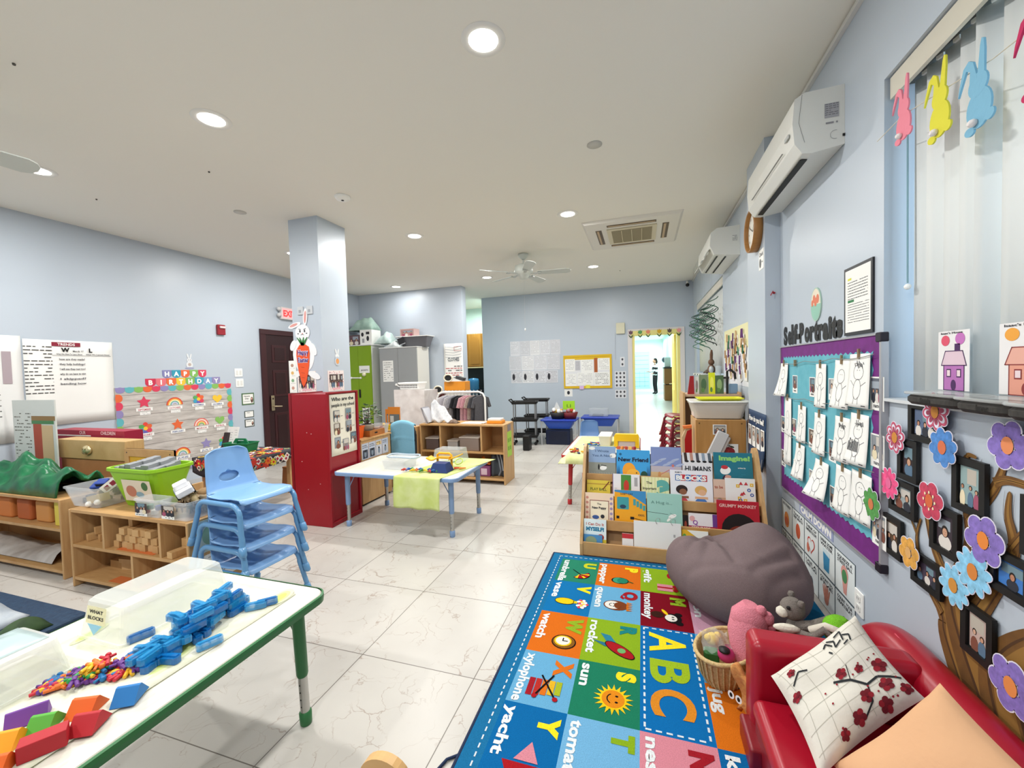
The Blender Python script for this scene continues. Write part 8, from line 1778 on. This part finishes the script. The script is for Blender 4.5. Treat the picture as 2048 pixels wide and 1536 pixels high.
BR=mat('#7a5a44',.8,kind='fabric',c2='#5f4434',sc_=3); b=B(place(.905,6.15,1.256)); b.ball((0,0,.07),(.05,.08,.07),BR); b.ball((0,-.0,.17),(.04,.055,.045),BR); b.tube([(0,-.02,.20),(0,-.03,.28),(0,-.06,.33)],[.016,.018,.008],BR,8); b.tube([(0,.02,.20),(0,.0,.28),(0,-.02,.34)],[.016,.018,.008],BR,8); b.done('body',parent=r)
b=B(place(.89,6.06,1.256)); b.ball((0,0,.07),(.03,.055,.05),mat('#b9c0c4',.2)); b.done('bowl',parent=r)
b=B(place(.91,6.55,1.256)); b.grid(lambda u,v:(-.04+.08*u,-.14+.28*v,.03+.04*math.sin(PI*u)*math.sin(PI*v)),8,10,mat('#5a4a3c',.8),thick=.02); tag(b.done('nest'),'dark twig nest behind the rabbit figurine','ornament')
b=B(place(.92,5.7,1.256)); b.lathe([(.03,0),(.035,.10),(.03,.12)],mat('#c9d4d8',.1,alpha=.5),14); tag(b.done('glass_jar'),'clear glass jar at the near end of the striped ledge','jar')

# corridor beyond the doorway
r=thing('corridor_door','white glazed panel door at the far end of the corridor','door',(.1,26.9,0)); b=B(on_back(-.55,0,27.03)); DW=mat('#c9dde0',.4)
for q in ((0,.08,0,2.4),(1.02,1.1,0,2.4),(.08,1.02,2.3,2.4)): b.box(*q,0,.05,DW)
b.done('frame',parent=r)
b=B(on_back(-.55,0,27.03)); b.box(.08,1.02,0,2.3,0,.03,mat('#a9d4e0',.4))
for k in range(8): b.rect(.14,.96,.15+.27*k,.17+.27*k,.031,mat('#5f8a96'))
for k in range(2): b.rect(.4+.3*k,.415+.3*k,.1,1.1,.031,mat('#6f9aa6'))
b.done('leaf',parent=r)
for k in range(7):
    if k==0:
        oc=thing('wooden_chair','honey wood stacking chair in the corridor, lowest of its stack','chair',(-.38,11.75,0),0,'stacked wooden chairs in the corridor')
        b=B(place(-.38,11.75,0)); b.rbox(-.2,.2,-.2,.2,.30,.32,MAPLE,r=.03); b.done('seat',parent=oc)
        b=B(place(-.38,11.75,0)); b.rbox(-.2,.2,.18,.2,.42,.60,MAPLE,r=.006); b.done('backrest',parent=oc)
        for s_ in (-1,1):
            b=B(frame((-.38+s_*.185,11.75,0),(0,1,0),(0,0,1))); b.prism([(-.24,0),(-.19,0),(-.15,.26),(.15,.26),(.20,0),(.25,0),(.21,.6),(.17,.6),(.16,.30),(-.17,.30)],-.015,.015,mat('#8f6a3c',.5)); b.done('side_frame',parent=oc)
    else: dup(oc,(-.38,11.75,.10*k),rz=0,label='honey wood stacking chair in the corridor, %s from the bottom'%('second','third','fourth','fifth','sixth','topmost, seventh')[k-1])
b=B(); b.rbox(-.8,-.22,12.4,12.8,0,1.25,mat('#5a2438',.5),r=.03); tag(b.done('plum_cubby'),'plum coloured cubby behind the corridor chairs','cubby')
b=B(place(-.5,12.6,1.251)); b.ball((0,0,.205),(.16,.12,.2),mat('#8a7a6a',.9),12); b.ball((.05,0,.42),(.1,.1,.1),mat('#c9a080',.9),10); tag(b.done('plush_pile'),'brown plush heap on the plum cubby in the corridor','toy')
b=B(); b.box(.86,1.22,17.4,18.4,0,.62,mat('#9a6a38',.5)); b.box(.86,1.22,17.4,18.4,.66,1.28,mat('#9a6a38',.5)); b.box(.84,1.24,17.38,18.42,1.28,1.34,mat('#3a3434',.5)); b.box(.9,1.2,17.5,18.3,.62,.66,BLK); tag(b.done('brown_cabinet'),'brown two-tier cabinet along the corridor wall','cabinet')
b=B(place(1.0,17.9,1.341)); b.rbox(-.12,.12,-.2,.2,0,.4,mat('#d8dde0',.3),r=.05); b.ball((-.1,0,.3),.12,mat('#5a6a7a'),10); tag(b.done('coffee_maker'),'white appliance on the corridor cabinet','appliance')
# person at the far end of the corridor (partly hidden by the door edge)
r=thing('person','person in a black and white striped top and black trousers at the corridor end','person',(.62,21.3,0))
SKN=mat('#b98a70',.6); STW=mat('#d8dcdc',.8); STB=mat('#1c1e22',.8); PTS=mat('#17181c',.8)
def skin_person():
    verts=[(0,0,.94),(0,0,1.14),(0,0,1.36),(0,.0,1.46),(0,-.01,1.54), (.10,0,.90),(.11,-.02,.50),(.11,.03,.08),(.11,-.10,.04), (-.10,0,.90),(-.12,-.02,.50),(-.12,.03,.08),(-.12,-.10,.04), (.19,0,1.36),(.24,.0,1.10),(.16,-.2,1.02), (-.19,0,1.36),(-.26,-.04,1.12),(-.34,-.22,1.12)]
    edges=[(0,1),(1,2),(2,3),(3,4),(0,5),(5,6),(6,7),(7,8),(0,9),(9,10),(10,11),(11,12),(2,13),(13,14),(14,15),(2,16),(16,17),(17,18)]
    rad=[(.15,.11),(.13,.10),(.16,.11),(.05,.05),(.045,.045),(.09,.09),(.06,.06),(.045,.045),(.035,.04),(.09,.09),(.06,.06),(.045,.045),(.035,.04),(.055,.055),(.042,.042),(.03,.03),(.055,.055),(.042,.042),(.03,.03)]
    me=bpy.data.meshes.new('body'); me.from_pydata(verts,edges,[]); o=bpy.data.objects.new('body',me); C.objects.link(o); sk=o.modifiers.new('skin','SKIN')
    for i,(a,c) in enumerate(rad): me.skin_vertices[0].data[i].radius=(a,c)
    me.skin_vertices[0].data[0].use_root=True; ss=o.modifiers.new('s','SUBSURF'); ss.levels=2
    bpy.context.view_layer.update(); dg=bpy.context.evaluated_depsgraph_get(); nm=bpy.data.meshes.new_from_object(o.evaluated_get(dg)); bpy.data.objects.remove(o)
    vs=[v.co.copy() for v in nm.vertices]; fs=[tuple(p.vertices) for p in nm.polygons]; return vs,fs
pv,pf=skin_person(); b=B(r.matrix_world@M4.Rotation(-1.2,4,'Z'))
base=0
for m_,sel in ((PTS,lambda z:z<.95),(STW,lambda z:z>=.95)):
    pass
fm=[]
b.v+=[b.m@p for p in pv]; mi={}
for f in pf:
    c=sum((pv[k] for k in f),V((0,0,0)))/len(f)
    m_=PTS if c.z<.96 else (SKN if (c.z>1.47 or (abs(c.y)>.17 and c.z<1.2)) else (STB if int(c.z*9)%2 else STW))
    if c.z<.09: m_=STB
    b.f.append(f); b.mi.append(b._mat(m_)); b.sm.append(True)
b.done('body',parent=r)
Mh=r.matrix_world@M4.Rotation(-1.2,4,'Z')
b=B(Mh); b.ball((0,-.015,1.64),(.078,.095,.115),SKN,16); b.ball((0,-.11,1.62),(.014,.02,.018),SKN,8); b.box(-.025,.025,-.112,-.10,1.575,1.583,mat('#8a4a44'))
for q in (-1,1): b.ball((q*.03,-.10,1.65),.010,WHT,8); b.ball((q*.03,-.108,1.65),.006,BLK,8); b.ball((q*.08,0,1.64),(.012,.02,.03),SKN,8)
b.done('head',parent=r); b=B(Mh); b.ball((0,.015,1.675),(.09,.10,.11),mat('#1f1715',.8),16); b.ball((0,.08,1.60),(.06,.05,.10),mat('#1f1715',.8),12); b.done('hair',parent=r)
for hx,hy,hz in ((.16,-.21,1.02),(-.34,-.23,1.12)):
    b=B(Mh); b.ball((hx,hy-.02,hz),(.035,.04,.02),SKN,10)
    for k in range(4): b.tube([(hx-.024+.016*k,hy-.05,hz),(hx-.024+.016*k,hy-.085,hz-.012),(hx-.022+.015*k,hy-.10-.006*(k in(1,2)),hz-.03)],[.008,.007,.006],SKN,6)
    b.tube([(hx+.03,hy-.02,hz),(hx+.045,hy-.05,hz-.01)],[.009,.007],SKN,6); b.done('hand',parent=r)
# ================================================================ ceiling items
r=thing('ceiling_cassette','white ceiling cassette air conditioner with beige grille','air conditioner',(-.09,5.24,CEIL))
x0,x1,y0,y1=-.625,.45,4.69,5.79; F=frame((x0,y0,CEIL-.001),(1,0,0),(0,1,0),(0,0,1))
CP_=mat('#dcd8d0',.45)
b=B(); b.box(x0,x1,y0,y1,CEIL-.028,CEIL-.001,CP_,taper=.03); b.done('panel',parent=r)
b=B(); b.box(x0+.26,x1-.26,y0+.26,y1-.26,CEIL-.040,CEIL-.029,mat('#cfc6ac',.5)); gx0,gx1,gy0,gy1=x0+.31,x1-.31,y0+.31,y1-.31; b.box(gx0,gx1,gy0,gy1,CEIL-.0425,CEIL-.0405,mat('#8a7f68',.6))
for k in range(26): yy=gy0+(gy1-gy0)*k/26; b.box(gx0,gx1,yy,yy+.006,CEIL-.046,CEIL-.043,mat('#b5aa8c',.6))
for k in range(1,4): xx=gx0+(gx1-gx0)*k/4; b.box(xx-.004,xx+.004,gy0,gy1,CEIL-.049,CEIL-.0465,mat('#c9bfa0',.6))
b.done('intake_grille',parent=r)
for q in ((x0+.27,x1-.27,y0+.13,y0+.2),(x0+.27,x1-.27,y1-.2,y1-.13),(x0+.13,x0+.2,y0+.27,y1-.27),(x1-.2,x1-.13,y0+.27,y1-.27)):
    b=B(); b.box(*q,CEIL-.0305,CEIL-.0285,mat('#5a4a38',.5)); dx=(q[1]-q[0]); 
    if dx>.1: b.box(q[0]+.01,q[1]-.01,q[2]+.015,q[2]+.04,CEIL-.036,CEIL-.031,mat('#b59c7c',.5))
    else: b.box(q[0]+.015,q[0]+.04,q[2]+.01,q[3]-.01,CEIL-.036,CEIL-.031,mat('#b59c7c',.5))
    b.done('air_louver',parent=r)
def fan(x,y,zb,rots,label,name='ceiling_fan',rb=.66,tilt=-.22):
    r=thing(name,label,'fan',(x,y,zb)); m=mat('#c9cec8',.4)
    b=B(place(x,y,0)); b.lathe([(0,CEIL-.001),(.07,CEIL-.001),(.075,CEIL-.03),(.03,CEIL-.075),(.02,CEIL-.08)],m,24); b.done('canopy',parent=r)
    b=B(); b.tube([(x,y,CEIL-.07),(x,y,zb+.14)],.013,m,10); b.done('downrod',parent=r)
    b=B(place(x,y,zb)); b.lathe([(0,.15),(.05,.15),(.12,.12),(.135,.06),(.13,.02),(.09,.0),(.07,-.03),(.05,-.06),(0,-.07)],m,28); b.done('motor_housing',parent=r)
    for a in rots:
        bl=B(place(x,y,zb+.01,rz=a)); bl.box(.10,.22,-.02,.02,-.004,.004,mat('#b5b9b4',.4)); bl.box(.2,.25,-.05,.05,-.005,.003,mat('#b5b9b4',.4)); bl.done('blade_arm',parent=r)
        bl=B(place(x,y,zb+.015,rz=a)@M4.Rotation(tilt,4,'X')); pts=[(.2,-.05),(rb-.06,-.068),(rb-.02,-.05),(rb,-.02),(rb,.02),(rb-.02,.05),(rb-.06,.068),(.2,.05)]; bl.prism(pts,-.004,.004,mat('#c6cbc6',.45)); bl.done('blade',parent=r)
    b=B(); b.tube([(x,y,zb-.07),(x,y,zb-.75)],.0012,mat('#a8a8a4'),4); b.lathe([(0,0),(.009,.002),(.009,.03),(0,.035)],WHT,10,c=(x,y,zb-.79)); b.done('pull_chain',parent=r)
fan(-1.57,5.62,2.74,[.12,1.37,2.63,3.89,5.14],'white five-blade ceiling fan in the middle of the ceiling')
fan(-3.66,.945,2.72,[1.45,2.71,3.96,5.22,6.48],'white ceiling fan whose blade tip enters from the left edge',tilt=-.34)
for k,(x,y,nm) in enumerate(((-3.026,1.284,'leftmost, near the frame corner'),(-3.231,2.419,'left of the smoke detector'),(-4.624,2.426,'near the left wall'),(-.325,7.229,'beyond the ceiling cassette'))):
    b=B(place(x,y,CEIL-.001)); b.lathe([(0,0),(.007,0),(.006,-.008),(0,-.009)],mat('#5a5650'),10); tag(b.done('ceiling_hook'),'tiny dark hook in the ceiling, '+nm,'hook')
r=thing('smoke_detector','round white smoke detector near the pillar','smoke detector',(-2.59,3.17,CEIL)); b=B(place(-2.59,3.17,CEIL)); b.lathe([(.07,-.001),(.07,-.012),(.055,-.03),(.0,-.034)],WHT,28); b.done('housing',parent=r)
b=B(place(-2.59,3.17,CEIL)); b.lathe([(.0,-.0345),(.012,-.0345),(.012,-.038),(0,-.038)],BLK,12); b.done('sensor',parent=r)
b=B(place(-.303,3.107,CEIL)); b.lathe([(.055,-.001),(.055,-.004),(0,-.006)],mat('#c4c1b8',.5),28); tag(b.done('ceiling_cover'),'small flat round cover plate on the ceiling right of centre','cover')
b=B(place(-3.753,3.10,CEIL)); b.lathe([(.055,-.001),(.055,-.005),(0,-.007)],mat('#c9c5bc',.5),28); tag(b.done('ceiling_cover'),'small flat round cover plate on the ceiling left of the pillar','cover')
